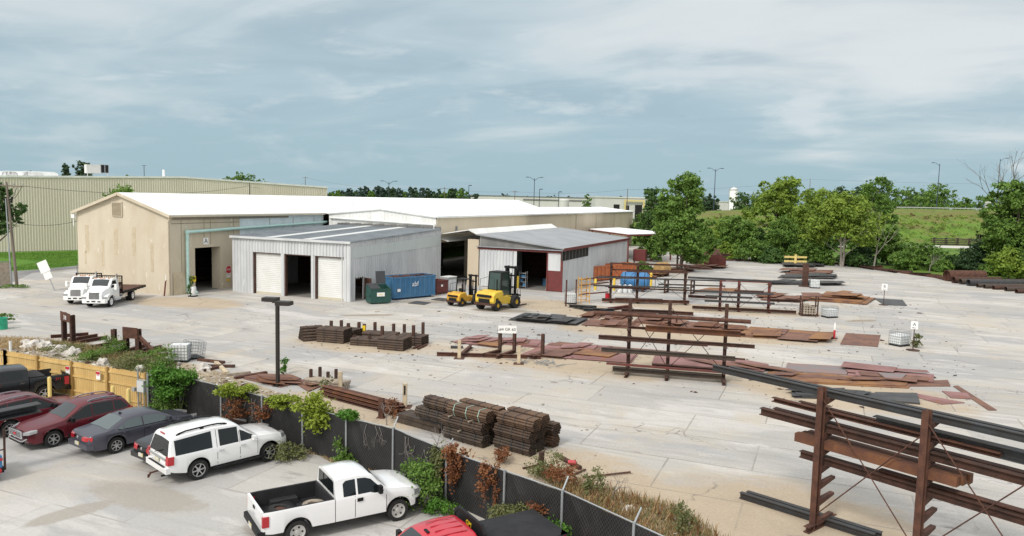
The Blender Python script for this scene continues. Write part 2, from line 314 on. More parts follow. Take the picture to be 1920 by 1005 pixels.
def leafmat(name, c, c2, scale=.5, trans=.25):
 m, nt, p = nodes_of(name); N = nt.nodes.new; L = nt.links.new
 tc = N('ShaderNodeTexCoord'); n1 = N('ShaderNodeTexNoise'); L(tc.outputs['Object'], n1.inputs['Vector']); n1.inputs['Scale'].default_value = scale; n1.inputs['Detail'].default_value = 4
 n2 = N('ShaderNodeTexNoise'); L(tc.outputs['Object'], n2.inputs['Vector']); n2.inputs['Scale'].default_value = scale * 9; n2.inputs['Detail'].default_value = 2
 ad = N('ShaderNodeMath'); ad.operation = 'MULTIPLY_ADD'; L(n2.outputs['Fac'], ad.inputs[0]); ad.inputs[1].default_value = .55; L(n1.outputs['Fac'], ad.inputs[2])
 mr = N('ShaderNodeMapRange'); L(ad.outputs[0], mr.inputs[0]); mr.inputs[1].default_value = .58; mr.inputs[2].default_value = .98
 mx = N('ShaderNodeMix'); mx.data_type = 'RGBA'; L(mr.outputs[0], mx.inputs[0]); mx.inputs[6].default_value = (*c, 1); mx.inputs[7].default_value = (*c2, 1)
 L(mx.outputs[2], p.inputs['Base Color']); p.inputs['Roughness'].default_value = .6; p.inputs['Specular IOR Level'].default_value = .3
 if trans:
  tr = N('ShaderNodeBsdfTranslucent'); L(mx.outputs[2], tr.inputs[0]); ms = N('ShaderNodeMixShader'); ms.inputs[0].default_value = trans
  L(p.outputs[0], ms.inputs[1]); L(tr.outputs[0], ms.inputs[2]); L(ms.outputs[0], nt.nodes['Material Output'].inputs[0])
 return m
M['leaf'] = leafmat('leaf_green', (0.081, 0.163, 0.029), (0.169, 0.28, 0.052))
M['leaf_dark'] = leafmat('leaf_dark', (0.047, 0.104, 0.026), (0.101, 0.182, 0.044))
M['leaf_yel'] = leafmat('leaf_yellow_green', (0.138, 0.222, 0.029), (0.258, 0.354, 0.054))
M['leaf_lime'] = leafmat('leaf_lime', (0.17, 0.24, 0.02), (0.30, 0.36, 0.05), 1.5)
M['leaf_bright'] = leafmat('leaf_bright', (0.055, 0.15, 0.018), (0.11, 0.25, 0.03), 1.5)
M['leaf_cedar'] = leafmat('leaf_cedar', (0.029, 0.065, 0.026), (0.06, 0.11, 0.041), 1)
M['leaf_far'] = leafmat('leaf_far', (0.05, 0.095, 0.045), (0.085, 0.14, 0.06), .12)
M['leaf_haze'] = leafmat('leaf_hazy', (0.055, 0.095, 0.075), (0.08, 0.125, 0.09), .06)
M['leaf_olive'] = leafmat('leaf_olive', (0.13, 0.15, 0.055), (0.20, 0.21, 0.09), 1.5)
M['leaf_brown'] = leafmat('leaf_brown', (0.17, 0.065, 0.03), (0.28, 0.12, 0.05), 1.5)
M['dry'] = leafmat('dry_grass', (0.33, 0.225, 0.10), (0.46, 0.34, 0.18), 1.2, .15)
M['grassblade'] = leafmat('grass_blade', (0.08, 0.18, 0.02), (0.14, 0.26, 0.03), .6)
def ground_mat(name, kind):
 m, nt, p = nodes_of(name); N = nt.nodes.new; L = nt.links.new
 tc = N('ShaderNodeTexCoord'); OB = tc.outputs['Object']
 def mp(scale=(1, 1, 1), rot=0.0, loc=(0, 0, 0)):
  n = N('ShaderNodeMapping'); L(OB, n.inputs[0]); n.inputs['Scale'].default_value = scale; n.inputs['Rotation'].default_value = (0, 0, rot); n.inputs['Location'].default_value = loc; return n.outputs[0]
 def noise(s, det=8, ro=.6, v=None, dist=0.0):
  n = N('ShaderNodeTexNoise'); L(v or OB, n.inputs['Vector']); n.inputs['Scale'].default_value = s; n.inputs['Detail'].default_value = det; n.inputs['Roughness'].default_value = ro; n.inputs['Distortion'].default_value = dist; return n.outputs['Fac']
 def ss(v, a, b):
  n = N('ShaderNodeMapRange'); n.interpolation_type = 'SMOOTHSTEP'; L(v, n.inputs[0]); n.inputs[1].default_value = a; n.inputs[2].default_value = b; return n.outputs[0]
 def ma(op, a, b):
  n = N('ShaderNodeMath'); n.operation = op; n.use_clamp = True
  for i, v in enumerate((a, b)):
   if isinstance(v, (int, float)): n.inputs[i].default_value = v
   else: L(v, n.inputs[i])
  return n.outputs[0]
 def mx(f, a, b):
  n = N('ShaderNodeMix'); n.data_type = 'RGBA'
  if isinstance(f, (int, float)): n.inputs[0].default_value = f
  else: L(f, n.inputs[0])
  for i, v in ((6, a), (7, b)):
   if isinstance(v, tuple): n.inputs[i].default_value = (*v, 1)
   else: L(v, n.inputs[i])
  return n.outputs[2]
 p.inputs['Roughness'].default_value = .92; p.inputs['Specular IOR Level'].default_value = .25
 if kind == 'grass':
  c = mx(ss(noise(.06), .4, .6), (0.075, 0.16, 0.02), (0.13, 0.20, 0.03)); c = mx(ma('MULTIPLY', ss(noise(.9, 8, .7), .45, .75), .6), c, (0.05, 0.10, 0.02)); L(c, p.inputs['Base Color']); return m
 if kind == 'bank':
  st = noise(.11, 8, .65, mp((.6, 1.6, 1.6), YAW))
  c = mx(ss(st, .44, .56), (0.115, 0.20, 0.03), (0.15, 0.15, 0.05)); c = mx(ss(noise(.5, 8, .7), .5, .68), c, (0.06, 0.115, 0.022)); c = mx(ma('MULTIPLY', ss(noise(2.2, 6, .7), .5, .7), .4), c, (0.16, 0.21, 0.04)); L(c, p.inputs['Base Color']); return m
 if kind == 'lawn':
  c = mx(ss(noise(.25), .4, .6), (0.065, 0.165, 0.014), (0.10, 0.21, 0.022)); c = mx(ma('MULTIPLY', ss(noise(3, 8, .7), .45, .7), .5), c, (0.04, 0.10, 0.012)); L(c, p.inputs['Base Color']); return m
 if kind == 'dirt':
  c = mx(ss(noise(.35), .4, .6), (0.36, 0.30, 0.215), (0.25, 0.20, 0.135)); c = mx(ss(noise(4, 8, .7), .5, .7), c, (0.48, 0.43, 0.35)); L(c, p.inputs['Base Color'])
  b = N('ShaderNodeBump'); b.inputs['Strength'].default_value = .5; b.inputs['Distance'].default_value = .05; L(noise(5), b.inputs['Height']); L(b.outputs[0], p.inputs['Normal']); return m
 c = mx(ss(noise(.045, 5), .40, .60), (0.445, 0.425, 0.395), (0.37, 0.365, 0.352))
 br = N('ShaderNodeTexBrick'); L(mp((1, 1, 1), R(0), (2.3, 1.1, 0)), br.inputs['Vector']); br.inputs['Scale'].default_value = 1.0
 br.inputs['Brick Width'].default_value = 9.5; br.inputs['Row Height'].default_value = 3.7; br.inputs['Mortar Size'].default_value = .045; br.inputs['Mortar Smooth'].default_value = .3
 br.inputs['Color1'].default_value = (0, 0, 0, 1); br.inputs['Color2'].default_value = (1, 1, 1, 1); br.inputs['Mortar'].default_value = (.5, .5, .5, 1); br.offset = .37; br.squash_frequency = 3; br.squash = .8
 c = mx(ma('MULTIPLY', ss(br.outputs['Color'], .5, .95), .6), c, (0.30, 0.303, 0.31)); c = mx(ma('MULTIPLY', ss(br.outputs['Color'], .5, .05), .6), c, (0.49, 0.46, 0.415))
 bands = noise(.20, 9, .62, mp((.4, 1.0, 1), R(-5)), .5)
 c = mx(ma('MULTIPLY', ss(bands, .52, .61), .7), c, (0.55, 0.53, 0.505))
 c = mx(ma('MULTIPLY', ss(noise(.24, 9, .64, mp((.35, 1.0, 1), R(-9), (9, 4, 0)), .6), .52, .62), .75), c, (0.335, 0.335, 0.34))
 c = mx(ma('MULTIPLY', ss(noise(.9, 9, .7, mp((.3, 1.0, 1), R(-7), (19, 2, 0)), .5), .55, .68), .6), c, (0.60, 0.59, 0.575))
 c = mx(ma('MULTIPLY', ss(noise(1.3, 9, .7, mp((.3, 1.0, 1), R(-3), (3, 22, 0)), .4), .56, .70), .5), c, (0.29, 0.28, 0.27))
 for sc_i, rr_, ll in ((.9, -4, (3, 1, 0)), (.7, 24, (8, 5, 0))): c = mx(ma('MULTIPLY', ss(noise(sc_i, 8, .66, mp((.07, 1.3, 1), R(rr_), ll), .3), .54, .66), .42), c, (0.285, 0.275, 0.26))
 acc = None
 for (x, y, a, b, rz) in DUST:
  n = N('ShaderNodeMapping'); n.vector_type = 'TEXTURE'; L(OB, n.inputs[0]); n.inputs['Location'].default_value = (x, y, 0); n.inputs['Rotation'].default_value = (0, 0, rz); n.inputs['Scale'].default_value = (a, b, 50)
  g = N('ShaderNodeTexGradient'); g.gradient_type = 'SPHERICAL'; L(n.outputs[0], g.inputs[0]); g0 = g.outputs['Fac']
  acc = g0 if acc is None else ma('MAXIMUM', acc, g0)
 dust = ss(ma('ADD', ma('MULTIPLY', acc, .85), ma('MULTIPLY', noise(.55, 10, .72, mp((.5, 1, 1), R(-8))), .75)), .50, .78)
 c = mx(ma('MULTIPLY', dust, .8), c, mx(noise(1.1), (0.46, 0.365, 0.245), (0.36, 0.27, 0.17)))
 c = mx(ma('MULTIPLY', ss(noise(.17, 8, .62, None, .6), .50, .68), .55), c, (0.46, 0.395, 0.30))
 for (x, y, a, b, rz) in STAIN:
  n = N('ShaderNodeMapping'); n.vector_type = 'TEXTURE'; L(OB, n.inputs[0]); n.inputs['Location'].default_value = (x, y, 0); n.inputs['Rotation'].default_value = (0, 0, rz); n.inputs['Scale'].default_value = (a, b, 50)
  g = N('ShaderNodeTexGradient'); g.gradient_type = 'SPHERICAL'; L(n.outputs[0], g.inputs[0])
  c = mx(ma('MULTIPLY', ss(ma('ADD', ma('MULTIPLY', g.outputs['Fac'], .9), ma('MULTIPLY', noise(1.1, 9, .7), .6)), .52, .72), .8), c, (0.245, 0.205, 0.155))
 spots = ma('MULTIPLY', ss(noise(.7, 7, .6, mp((.35, 1, 1), R(-6), (31, 7, 0)), .4), .63, .72), .75)
 c = mx(spots, c, (0.17, 0.16, 0.155))
 jn = ma('MULTIPLY', br.outputs['Fac'], ss(noise(.3, 4), .3, .6))
 c = mx(ma('MULTIPLY', jn, .75), c, (0.21, 0.19, 0.165))
 vo = N('ShaderNodeTexVoronoi'); vo.feature = 'DISTANCE_TO_EDGE'; vo.inputs['Scale'].default_value = .13
 wv = N('ShaderNodeVectorMath'); nz = N('ShaderNodeTexNoise'); L(OB, nz.inputs['Vector']); nz.inputs['Scale'].default_value = .8; nz.inputs['Detail'].default_value = 6
 sc_ = N('ShaderNodeVectorMath'); sc_.operation = 'SCALE'; L(nz.outputs['Color'], sc_.inputs[0]); sc_.inputs[3].default_value = 2.6; L(OB, wv.inputs[0]); L(sc_.outputs[0], wv.inputs[1]); L(wv.outputs[0], vo.inputs['Vector'])
 ck = ma('MULTIPLY', ma('SUBTRACT', 1.0, ss(vo.outputs['Distance'], .002, .0075)), ss(noise(.12, 5, .6, mp((1, 1, 1), 0, (5, 3, 0))), .48, .6))
 c = mx(ma('MULTIPLY', ck, .75), c, (0.12, 0.11, 0.10))
 g = noise(9, 8, .75)
 c = mx(ma('MULTIPLY', ss(g, .45, .72), .42), c, (0.30, 0.28, 0.25)); c = mx(ma('MULTIPLY', ss(g, .55, .30), .22), c, (0.60, 0.585, 0.56))
 if kind == 'parking':
  c = mx(.3, c, (0.45, 0.445, 0.435))
 L(c, p.inputs['Base Color'])
 b = N('ShaderNodeBump'); b.inputs['Strength'].default_value = .25; b.inputs['Distance'].default_value = .02; L(noise(12, 8, .7), b.inputs['Height']); L(b.outputs[0], p.inputs['Normal'])
 return m
def dust_ellipse(x0, y0, x1, y1, w):
 a, b = G(x0, y0), G(x1, y1); c = (a + b) / 2; d = b - a
 return (c.x, c.y, d.length / 2 + w * .6, w, math.atan2(d.y, d.x))
DUST = [dust_ellipse(830, 655, 1420, 700, 7), dust_ellipse(1380, 715, 1800, 760, 6), dust_ellipse(1000, 610, 1640, 640, 6), dust_ellipse(560, 640, 830, 655, 4),
  dust_ellipse(860, 850, 1250, 980, 6), dust_ellipse(1300, 930, 1700, 1050, 6), dust_ellipse(950, 560, 1200, 600, 6), dust_ellipse(1140, 570, 1560, 590, 5), dust_ellipse(560, 740, 780, 800, 4), dust_ellipse(270, 560, 440, 575, 5)]
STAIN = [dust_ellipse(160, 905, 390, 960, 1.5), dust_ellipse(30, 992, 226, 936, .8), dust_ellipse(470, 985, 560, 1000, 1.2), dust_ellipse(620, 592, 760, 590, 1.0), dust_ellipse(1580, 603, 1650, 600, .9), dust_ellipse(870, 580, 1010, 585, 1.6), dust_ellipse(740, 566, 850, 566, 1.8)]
M['yard'] = ground_mat('yard_concrete', 'yard')
M['parking'] = ground_mat('parking_concrete', 'parking')
M['grass'] = ground_mat('grass_field', 'grass'); M['bank'] = ground_mat('bank_grass', 'bank'); M['lawn'] = ground_mat('lawn_grass', 'lawn'); M['dirt'] = ground_mat('dirt_ground', 'dirt')
M['gravel'] = mat('white_gravel', (0.55, 0.53, 0.50), .95, 0, (0.48, 0.46, 0.43), .5)
M['asphalt'] = mat('asphalt', (0.20, 0.20, 0.205), .9, 0, (0.26, 0.255, 0.25), .3)
# ================================================================= ground
def sheet(name, pts, z, m, kind='structure', sub=0):
 mb = MB(); mb.add([(p[0], p[1], z) for p in pts], [tuple(range(len(pts)))]); o = mb.build(name, m); return tag(o, kind=kind)
gr = 5000.0
sheet('ground', [(-gr, -gr), (gr, -gr), (gr, gr), (-gr, gr)], -0.03, M['grass'])
yp = [G(-420, 515), G(60, 505), G(150, 500)]
yard_pts = [(p.x, p.y) for p in (G(-420, 535), G(0, 541), G(60, 512), G(146, 503))] + [(-81, 66), (-64, 66), (-64, 185), (-40, 185)] + [(p.x, p.y) for p in (G(1190, 466), G(1360, 482), G(1500, 485), G(1590, 494), G(1700, 510), G(1790, 524), G(1930, 540), G(2500, 600))] + [(70, -30), (-95, -30), (-120, 20)]
sheet('concrete_yard', yard_pts, 0.0, M['yard'])
sheet('access_road', [(p.x, p.y) for p in (G(-420, 555), G(0, 541), G(60, 513.5), G(146, 503.5), G(330, 500), G(330, 494), G(146, 498), G(60, 506), G(-30, 512), G(-420, 540))], -0.012, M['asphalt'])
sheet('lawn', [(p.x, p.y) for p in (G(-500, 545), G(-30, 513), G(60, 506), G(146, 499), G(330, 492), G(330, 464), G(-500, 487))], -0.02, M['lawn'])
fp = [G(278, 770), G(345, 812), G(420, 822), G(570, 842), G(648, 880), G(740, 902), G(830, 945), G(1055, 1010), G(1250, 1110)]
sheet('parking_concrete', [(p.x, p.y) for p in [G(-400, 700), G(0, 742)] + fp] + [(5, -30), (-90, -30)], 0.004, M['parking'])
sheet('dirt_strip', [(p.x, p.y) for p in [G(-200, 640), G(20, 632), G(100, 640), G(200, 652), G(330, 676), G(390, 690), G(520, 735), G(640, 770), G(760, 830), G(900, 870), G(1000, 900), G(1120, 925), G(1260, 960), G(1400, 1060)] + fp[::-1] + [G(0, 742), G(-200, 715)]], 0.008, M['dirt'])
def embankment():
 prof = [(0, 0), (.12, .04), (.3, .24), (.55, .55), (.8, .86), (.92, .98), (1, 1.0), (1.25, 1.0), (1.6, .92), (2.4, .85)]
 st = [(1180, 3.0), (1260, 6.2), (1330, 8.4), (1420, 9.4), (1560, 10.4), (1700, 10.9), (1850, 11.0), (2000, 11.0), (2400, 11.0), (3000, 11)]
 mb = MB(); rnd = random.Random(4); n = len(prof); vs = []; fs = []
 fine = []
 for (a, h0), (b, h1) in zip(st[:-1], st[1:]):
  for t in range(6): fine.append((a + (b - a) * t / 6, h0 + (h1 - h0) * t / 6))
 for px, h in fine:
  for t, q in prof:
   p = K(px, 240 + 34 * t); p.z = h * q - .03 + (rnd.uniform(-.25, .25) if .05 < t < .85 else 0); vs.append(p)
 for i in range(len(fine) - 1):
  for j in range(n - 1): fs.append((i * n + j, (i + 1) * n + j, (i + 1) * n + j + 1, i * n + j + 1))
 mb.add(vs, fs); return tag(mb.build('embankment', M['bank'], None, 60), kind='structure')
embankment()
def bankz(px):
 st = [(1180, 3.0), (1260, 6.2), (1330, 8.4), (1420, 9.4), (1560, 10.4), (1700, 10.9), (1850, 11.0), (2000, 11.0), (3000, 11)]
 for (a, h0), (b, h1) in zip(st[:-1], st[1:]):
  if a <= px <= b: return h0 + (h1 - h0) * (px - a) / (b - a)
 return 11.0
sheet('gravel_road', [(p.x, p.y) for p in (K(1560, 205), K(1700, 214), K(2300, 214), K(2300, 228), K(1700, 228), K(1560, 216))], -0.01, M['gravel'])
rail = thing('guardrail', 'low pale guardrail running along the top of the grassy embankment', 'guardrail', K(1620, 273, 0))
mb = MB(rail.location)
px = 1610
pr = None
while px < 2060:
 p = K(px, 274); p.z = bankz(px) - .05
 mb.bar(p, p + Z3 * .75, .16, .16)
 px += 8
mb.build('post', M['rail_grey'], rail)
mb = MB(rail.location)
for a in range(1610, 2060, 30):
 p, q = K(a, 273.6), K(a + 30, 273.6); p.z = bankz(a) + .5; q.z = bankz(a + 30) + .5; mb.bar(p, q, .08, .36)
mb.build('rail', M['rail_grey'], rail)
pier = thing('bridge_pillar', 'white capped bridge pillar standing on the embankment top', 'pillar', K(1844, 276, 10.9))
mb = MB(); mb.box(-.75, .75, -.75, .75, 0, 2.7); mb.box(-.95, .95, -.95, .95, 2.7, 3.0); mb.build('shaft', M['far_white'], pier)
mb = MB(); mb.add([(-1, -1, 3), (1, -1, 3), (1, 1, 3), (-1, 1, 3), (0, 0, 3.55)], [(0, 1, 4), (1, 2, 4), (2, 3, 4), (3, 0, 4), (3, 2, 1, 0)]); mb.build('cap', M['far_white'], pier)
rw = thing('black_block_wall', 'long dark stack of rails beside the pale gravel road below the embankment', 'rail stack', K(1800, 231))
mb = MB(rw.location)
for k in range(4):
 a, b = K(1745, 231 + .25 * k), K(1880, 231 + .25 * k); a.z = b.z = .25 + .55 * k; mb.bar(a, b, .6, .32)
 for px in range(1750, 1880, 22): c = K(px, 231 + .25 * k); c.z = .5 + .55 * k; mb.obox(c, (.5, 1.2, .2))
mb.build('rail', M['pipe_dark'], rw)
rw.name = 'rail_stack'
# ================================================================= main warehouse
XA, YA = -64.0, 58.8
XL = CY(143.5, YA); XM = CY(226, YA)
YB = 85.0; XB = CY(818, YB); XV = CY(617, YB); YE = CX(1187, XB) ; YF = 172.0
zE = ZT(331, 403.5, (XA, YA)); zR = ZT(226, 363.5, (XM, YA)); zEB = ZT(818, 407.5, (XB, YB)); zRB = ZT(712, 392, (CY(712, YB), YB)); XRB = (XV + XB) / 2
wh = thing('warehouse', 'long beige warehouse with white coated roofs and a louvred gable end', 'warehouse', (XA, YA, 0))
WO = wh.location.copy()
def wpart(mb, name, m, parent=None, smooth=None): return mb.build(name, m, parent or wh, smooth)
dA0, dA1 = CX(364, XA), CX(412, XA); dAz = ZT(388, 463.5, (XA, (dA0 + dA1) / 2))
ypal = CX(449, XA)
mb = MB(WO)
mb.prism([(XL, YA, 0), (XA, YA, 0), (XA, YA, zE), (XM, YA, zR), (XL, YA, zE)], (0, .25, 0))
mb.box(XA - .25, XA, YA + .25, dA0, 0, zE - .05); mb.box(XA - .25, XA, dA0, dA1, dAz, zE - .05); mb.box(XA - .25, XA, dA1, ypal, 0, zE - .05)
mb.box(XA - .25, XA - .002, ypal, YB, 0, 5.6)
mb.box(XL, XL + .25, YA + .25, YF, 0, zE - .05)
mb.prism([(XL, YF, 0), (XV, YF, 0), (XV, YF, zE), (XM, YF, zR), (XL, YF, zE)], (0, .25, 0))
wpart(mb, 'wall', M['beige'])
mb = MB(WO); mb.box(XA - .25, XA + .01, ypal, YB, 5.6, zE - .05)
o = wpart(mb, 'wall_panel', M['blue_sheet']); o['label'] = 'pale blue sheeted stretch of wall above the shed roof'
mb = MB(WO)   # seams and patches on the panels
for t in (.13, .29, .46, .62, .8):
 y = YA + (dA0 - YA) * t * 3.4
 if y < ypal and not (dA0 - .2 < y < dA1 + .2): mb.box(XA, XA + .012, y, y + .06, .2, zE - .5)
for t in (.35, .6): y = dA0 + (dA1 - dA0) * t; mb.box(XA, XA + .012, y, y + .06, dAz + .3, zE - .5)
mb.box(XA, XA + .012, YA + .2, ypal, zE - .95, zE - .88)
for y in (CX(505, XA), CX(549, XA), CX(588, XA)): mb.box(XA + .01, XA + .02, y, y + .08, 6.8, zE - .5)
wpart(mb, 'seam', M['seam'])
mb = MB(WO)
for (x0, x1, y0, y1) in ((212, 219, 428, 478), (246, 253, 426, 480), (158, 165, 422, 474), (280, 286, 456, 510), (188, 193, 450, 500), (156, 159, 470, 495)):
 a = CY(x0, YA); b = CY(x1, YA); zt = ZT((x0 + x1) / 2, y0, (a, YA)); zb = ZT((x0 + x1) / 2, y1, (a, YA)); mb = MB(WO); mb.box(a, b, YA - .008, YA, zb, zt); wpart(mb, 'patch', M['patch'])
def vz(px, py): return ZT(px, py, (CY(px, YA), YA))
lv = MB(WO); a, b = CY(211.5, YA), CY(229, YA); z0, z1 = vz(220, 404.5), vz(220, 379.5)
lv.box(a, b, YA - .03, YA, z0, z1); o = wpart(lv, 'vent', M['patch'])
lv = MB(WO); n = 11
for i in range(n):
 z = z0 + (z1 - z0) * (i + .5) / n; lv.obox(((a + b) / 2, YA - .08, z), (b - a - .1, .16, .03), 0, 0, R(-35))
lv.box(a - .06, a + .02, YA - .14, YA, z0, z1); lv.box(b - .02, b + .06, YA - .14, YA, z0, z1); lv.box(a - .06, b + .06, YA - .14, YA, z1, z1 + .07); lv.box(a - .06, b + .06, YA - .14, YA, z0 - .07, z0); wpart(lv, 'louvre', M['beige'], o)
mb = MB(WO)
ng = Vector((XRB, YB, zRB))
mb.prism([(XV, YB, 0), (XB, YB, 0), (XB, YB, zEB), (XRB, YB, zRB), (XV, YB, zEB)], (0, .25, 0)); wpart(mb, 'gable_wall', M['white_sheet'])
mb = MB(WO)
for i in range(1, 30):
 t = i / 30; x = XV + (XB - XV) * t; zt = zEB + (zRB - zEB) * (1 - abs(2 * t - 1)) - .3
 mb.box(x - .03, x + .03, YB - .03, YB, 6.6, zt)
mb.tube((XV + .3, YB - .22, zEB - .55), (XB - .2, YB - .22, zEB - .95), .13)
mb.tube((XB - .15, YB - .22, zEB - .9), (XB - .15, YB - .22, .3), .11)
mb.bar((XV, YB - .1, zEB), (XRB, YB - .1, zRB), .2, .2); mb.bar((XRB, YB - .1, zRB), (XB, YB - .1, zEB), .2, .2)
wpart(mb, 'gable_trim', M['white_sheet'])
dB0, dB1 = CX(826, XB) , CX(884, XB); dBz = ZT(850, 452, (XB, (dB0 + dB1) / 2))
mb = MB(WO)
mb.corr((XB, YB), (XB, dB0), 0, zEB - .1, pitch=.33, dep=.03); mb.corr((XB, dB0), (XB, dB1), dBz, zEB - .1, pitch=.33, dep=.03); mb.corr((XB, dB1), (XB, YE), 0, zEB - .1, pitch=.33, dep=.03)
mb.box(XB - .3, XB - .02, YB + .25, dB0, 0, zEB - .12); mb.box(XB - .3, XB - .02, dB0, dB1, dBz, zEB - .12); mb.box(XB - .3, XB - .02, dB1, YE, 0, zEB - .12)
mb.prism([(XV, YE, 0), (XB, YE, 0), (XB, YE, zEB), (XRB, YE, zRB), (XV, YE, zEB)], (0, .25, 0))
wpart(mb, 'side_wall', M['beige2'])
mb = MB(WO)
for px in (1080.5, 1118.5, 1152): y = CX(px, XB); mb.box(XB + .03, XB + .16, y, y + .5, 0, zEB - .15)
mb.box(XB + .03, XB + .13, YB + .05, YB + .4, 0, zEB - .1)
wpart(mb, 'pilaster', M['beige'])
mb = MB(WO); mb.box(XA - 7, XA - .3, YA + 1, YA + 26, .01, .02); mb.box(XB - 9, XB - .35, YB + .5, dB1 + 9, .01, .02); wpart(mb, 'floor', M['concrete_in'])
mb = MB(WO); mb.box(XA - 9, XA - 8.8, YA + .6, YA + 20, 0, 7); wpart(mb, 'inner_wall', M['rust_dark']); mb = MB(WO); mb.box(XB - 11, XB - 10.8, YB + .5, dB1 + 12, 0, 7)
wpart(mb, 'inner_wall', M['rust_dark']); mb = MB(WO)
for k in range(4): mb.box(XA - 6.5, XA - 5.8, dA0 + .2, dA1 + 9, .6 + k * 1.1, .7 + k * 1.1); mb.box(XA - 6.5, XA - 6.4, dA0 + k * 1.4, dA0 + k * 1.4 + .12, 0, 4.4)
wpart(mb, 'inner_shelf', M['rust_dark'])
mb = MB(WO); mb.box(XA - 1.3, XA - .25, dA1, dA1 + .15, 0, dAz); mb.box(XA, XA + .05, dA1 + .01, dA1 + .45, 0, dAz); mb.box(XA - .9, XA - .25, dA0 - .2, dA0, 0, dAz); wpart(mb, 'door_frame', M['beige']); mb = MB(WO)
mb.box(XB - 1, XB - .3, dB1, dB1 + .3, 0, dBz); wpart(mb, 'door_frame', M['beige']); mb = MB(WO); mb.box(XB + .03, XB + .09, dB0 - .5, dB0, 0, dBz); mb.box(XB + .03, XB + .08, dB1, dB1 + .7, 0, dBz)
wpart(mb, 'door_frame', M['beige'])
mb = MB(WO); mb.box(-42.1, -40.55, 85.7, 86.3, 0, 5.9); o = wpart(mb, 'porch_wall', M['beige2'])
mb = MB(WO); y0, y1 = dB0 - .6, CX(902, XB) + .4
mb.prism([(XB + .05, y0, dBz + .75), (XB + 1.5, y0, dBz + .28), (XB + 1.5, y0, dBz + .2), (XB + .05, y0, dBz + .6)], (0, y1 - y0, 0))
for i in range(14): y = y0 + (y1 - y0) * (i + .5) / 14; mb.bar((XB + .05, y, dBz + .77), (XB + 1.5, y, dBz + .3), .06, .04)
wpart(mb, 'awning', M['white'])
def gable_roof(xl, xr, xm, ze, zr, y0, y1, ov=.35):
 mb = MB(WO); s = (zr - ze) / (xm - xl); t = .16
 mb.prism([(xl - ov, y0 - ov, ze - ov * s), (xm, y0 - ov, zr), (xr + ov, y0 - ov, ze - ov * (zr - ze) / (xr - xm)), (xr + ov, y0 - ov, ze - ov * (zr - ze) / (xr - xm) + t), (xm, y0 - ov, zr + t), (xl - ov, y0 - ov, ze - ov * s + t)], (0, y1 - y0 + 2 * ov, 0)); return mb
mbr = gable_roof(XL, XA + .05, XM, zE, zR, YA, YF); ro = wpart(mbr, 'roof', M['roof_white'])
mb = MB(WO); sl_ = (zR - zE) / (XM - XA)
for i in range(38): y = YA + 2 + i * 3.0; mb.bar((XM, y, zR + .165), (XA + .35, y, zE - .3 * abs(sl_) + .165), .07, .03)
wpart(mb, 'roof_seam', M['roof_white'], ro)
mb = MB(WO)
for xa, za, xb, zb in ((XL - .4, zE - .14, XM, zR + .02), (XM, zR + .02, XA + .45, zE - .14)): mb.bar((xa, YA - .4, za), (xb, YA - .4, zb), .1, .3)
mb.box(XA + .42, XA + .56, YA - .3, YB - .3, zE - .22, zE - .02)
o = wpart(mb, 'fascia', M['beige'], ro)
mb = MB(WO); mb.box(XA + .02, XA + .1, YA + .4, CX(540, XA), zE - .52, zE - .3); wpart(mb, 'gutter', M['wood_dirty'], ro)
mbr = gable_roof(XV, XB, XRB, zEB, zRB, YB, YE, .25); ro2 = wpart(mbr, 'roof', M['roof_white'])
mb = MB(WO); mb.box(XB + .27, XB + .4, YB - .2, YE, zEB - .1, zEB + .06); wpart(mb, 'gutter', M['white_sheet'], ro2)
mb = MB(WO)
for i in range(40): y = YA + 3 + i * 2.9;
mb.tube((XM + 5, 95, zR - 1.3), (XM + 5, 95, zR - .5), .12); mb.lathe([(.12, 0), (.3, .1), (.3, .3), (.05, .42)], (XRB + 3, 110, zRB - .4)); wpart(mb, 'roof_vent', M['galv'], ro)
mb = MB(WO); xd = CY(316.5, YA)
mb.tube((xd, YA - .16, .1), (xd, YA - .16, vz(316, 417)), .085); mb.tube((xd, YA - .16, vz(316, 417)), (XA + .35, YA - .25, zE - .3), .085); wpart(mb, 'downspout', M['beige'])
mb = MB(WO); yp_ = CX(350, XA + .3); zp = ZT(350, 435, (XA + .3, yp_)); ye = CX(612, XA + .3); zq = ZT(612, 416, (XA + .3, ye)); r_ = .17
mb.tube((XA + .3, yp_, .25), (XA + .3, yp_, zp), r_, n=12); mb.tube((XA + .3, yp_, zp), (XA + .3, ye, zq), r_, n=12); mb.lathe([(.0, -.24), (.2, -.2), (.24, 0), (.2, .2), (0, .24)], (XA + .3, yp_, zp)); mb.tube((XA + .3, yp_, .25), (XA + 1.3, yp_ + .3, .2), r_, n=12)
for t in (.25, .5, .75):
 c = Vector((XA + .3, yp_ + (ye - yp_) * t, zp + (zq - zp) * t)); mb.lathe([(r_ + .03, -.12), (r_ + .03, .12)], c, (0, ye - yp_, zq - zp), 12)
wpart(mb, 'drain_pipe', M['mint'], smooth=40)
mb = MB(WO); zz = ZT(139, 405, (XL, YA)); mb.obox((XL - .25, YA - .2, zz), (.5, .3, .45)); mb.tube((XL - .3, YA - .2, zz), (XL - .3, YA - .2, zz - 1.1), .06); wpart(mb, 'floodlight', M['white'])
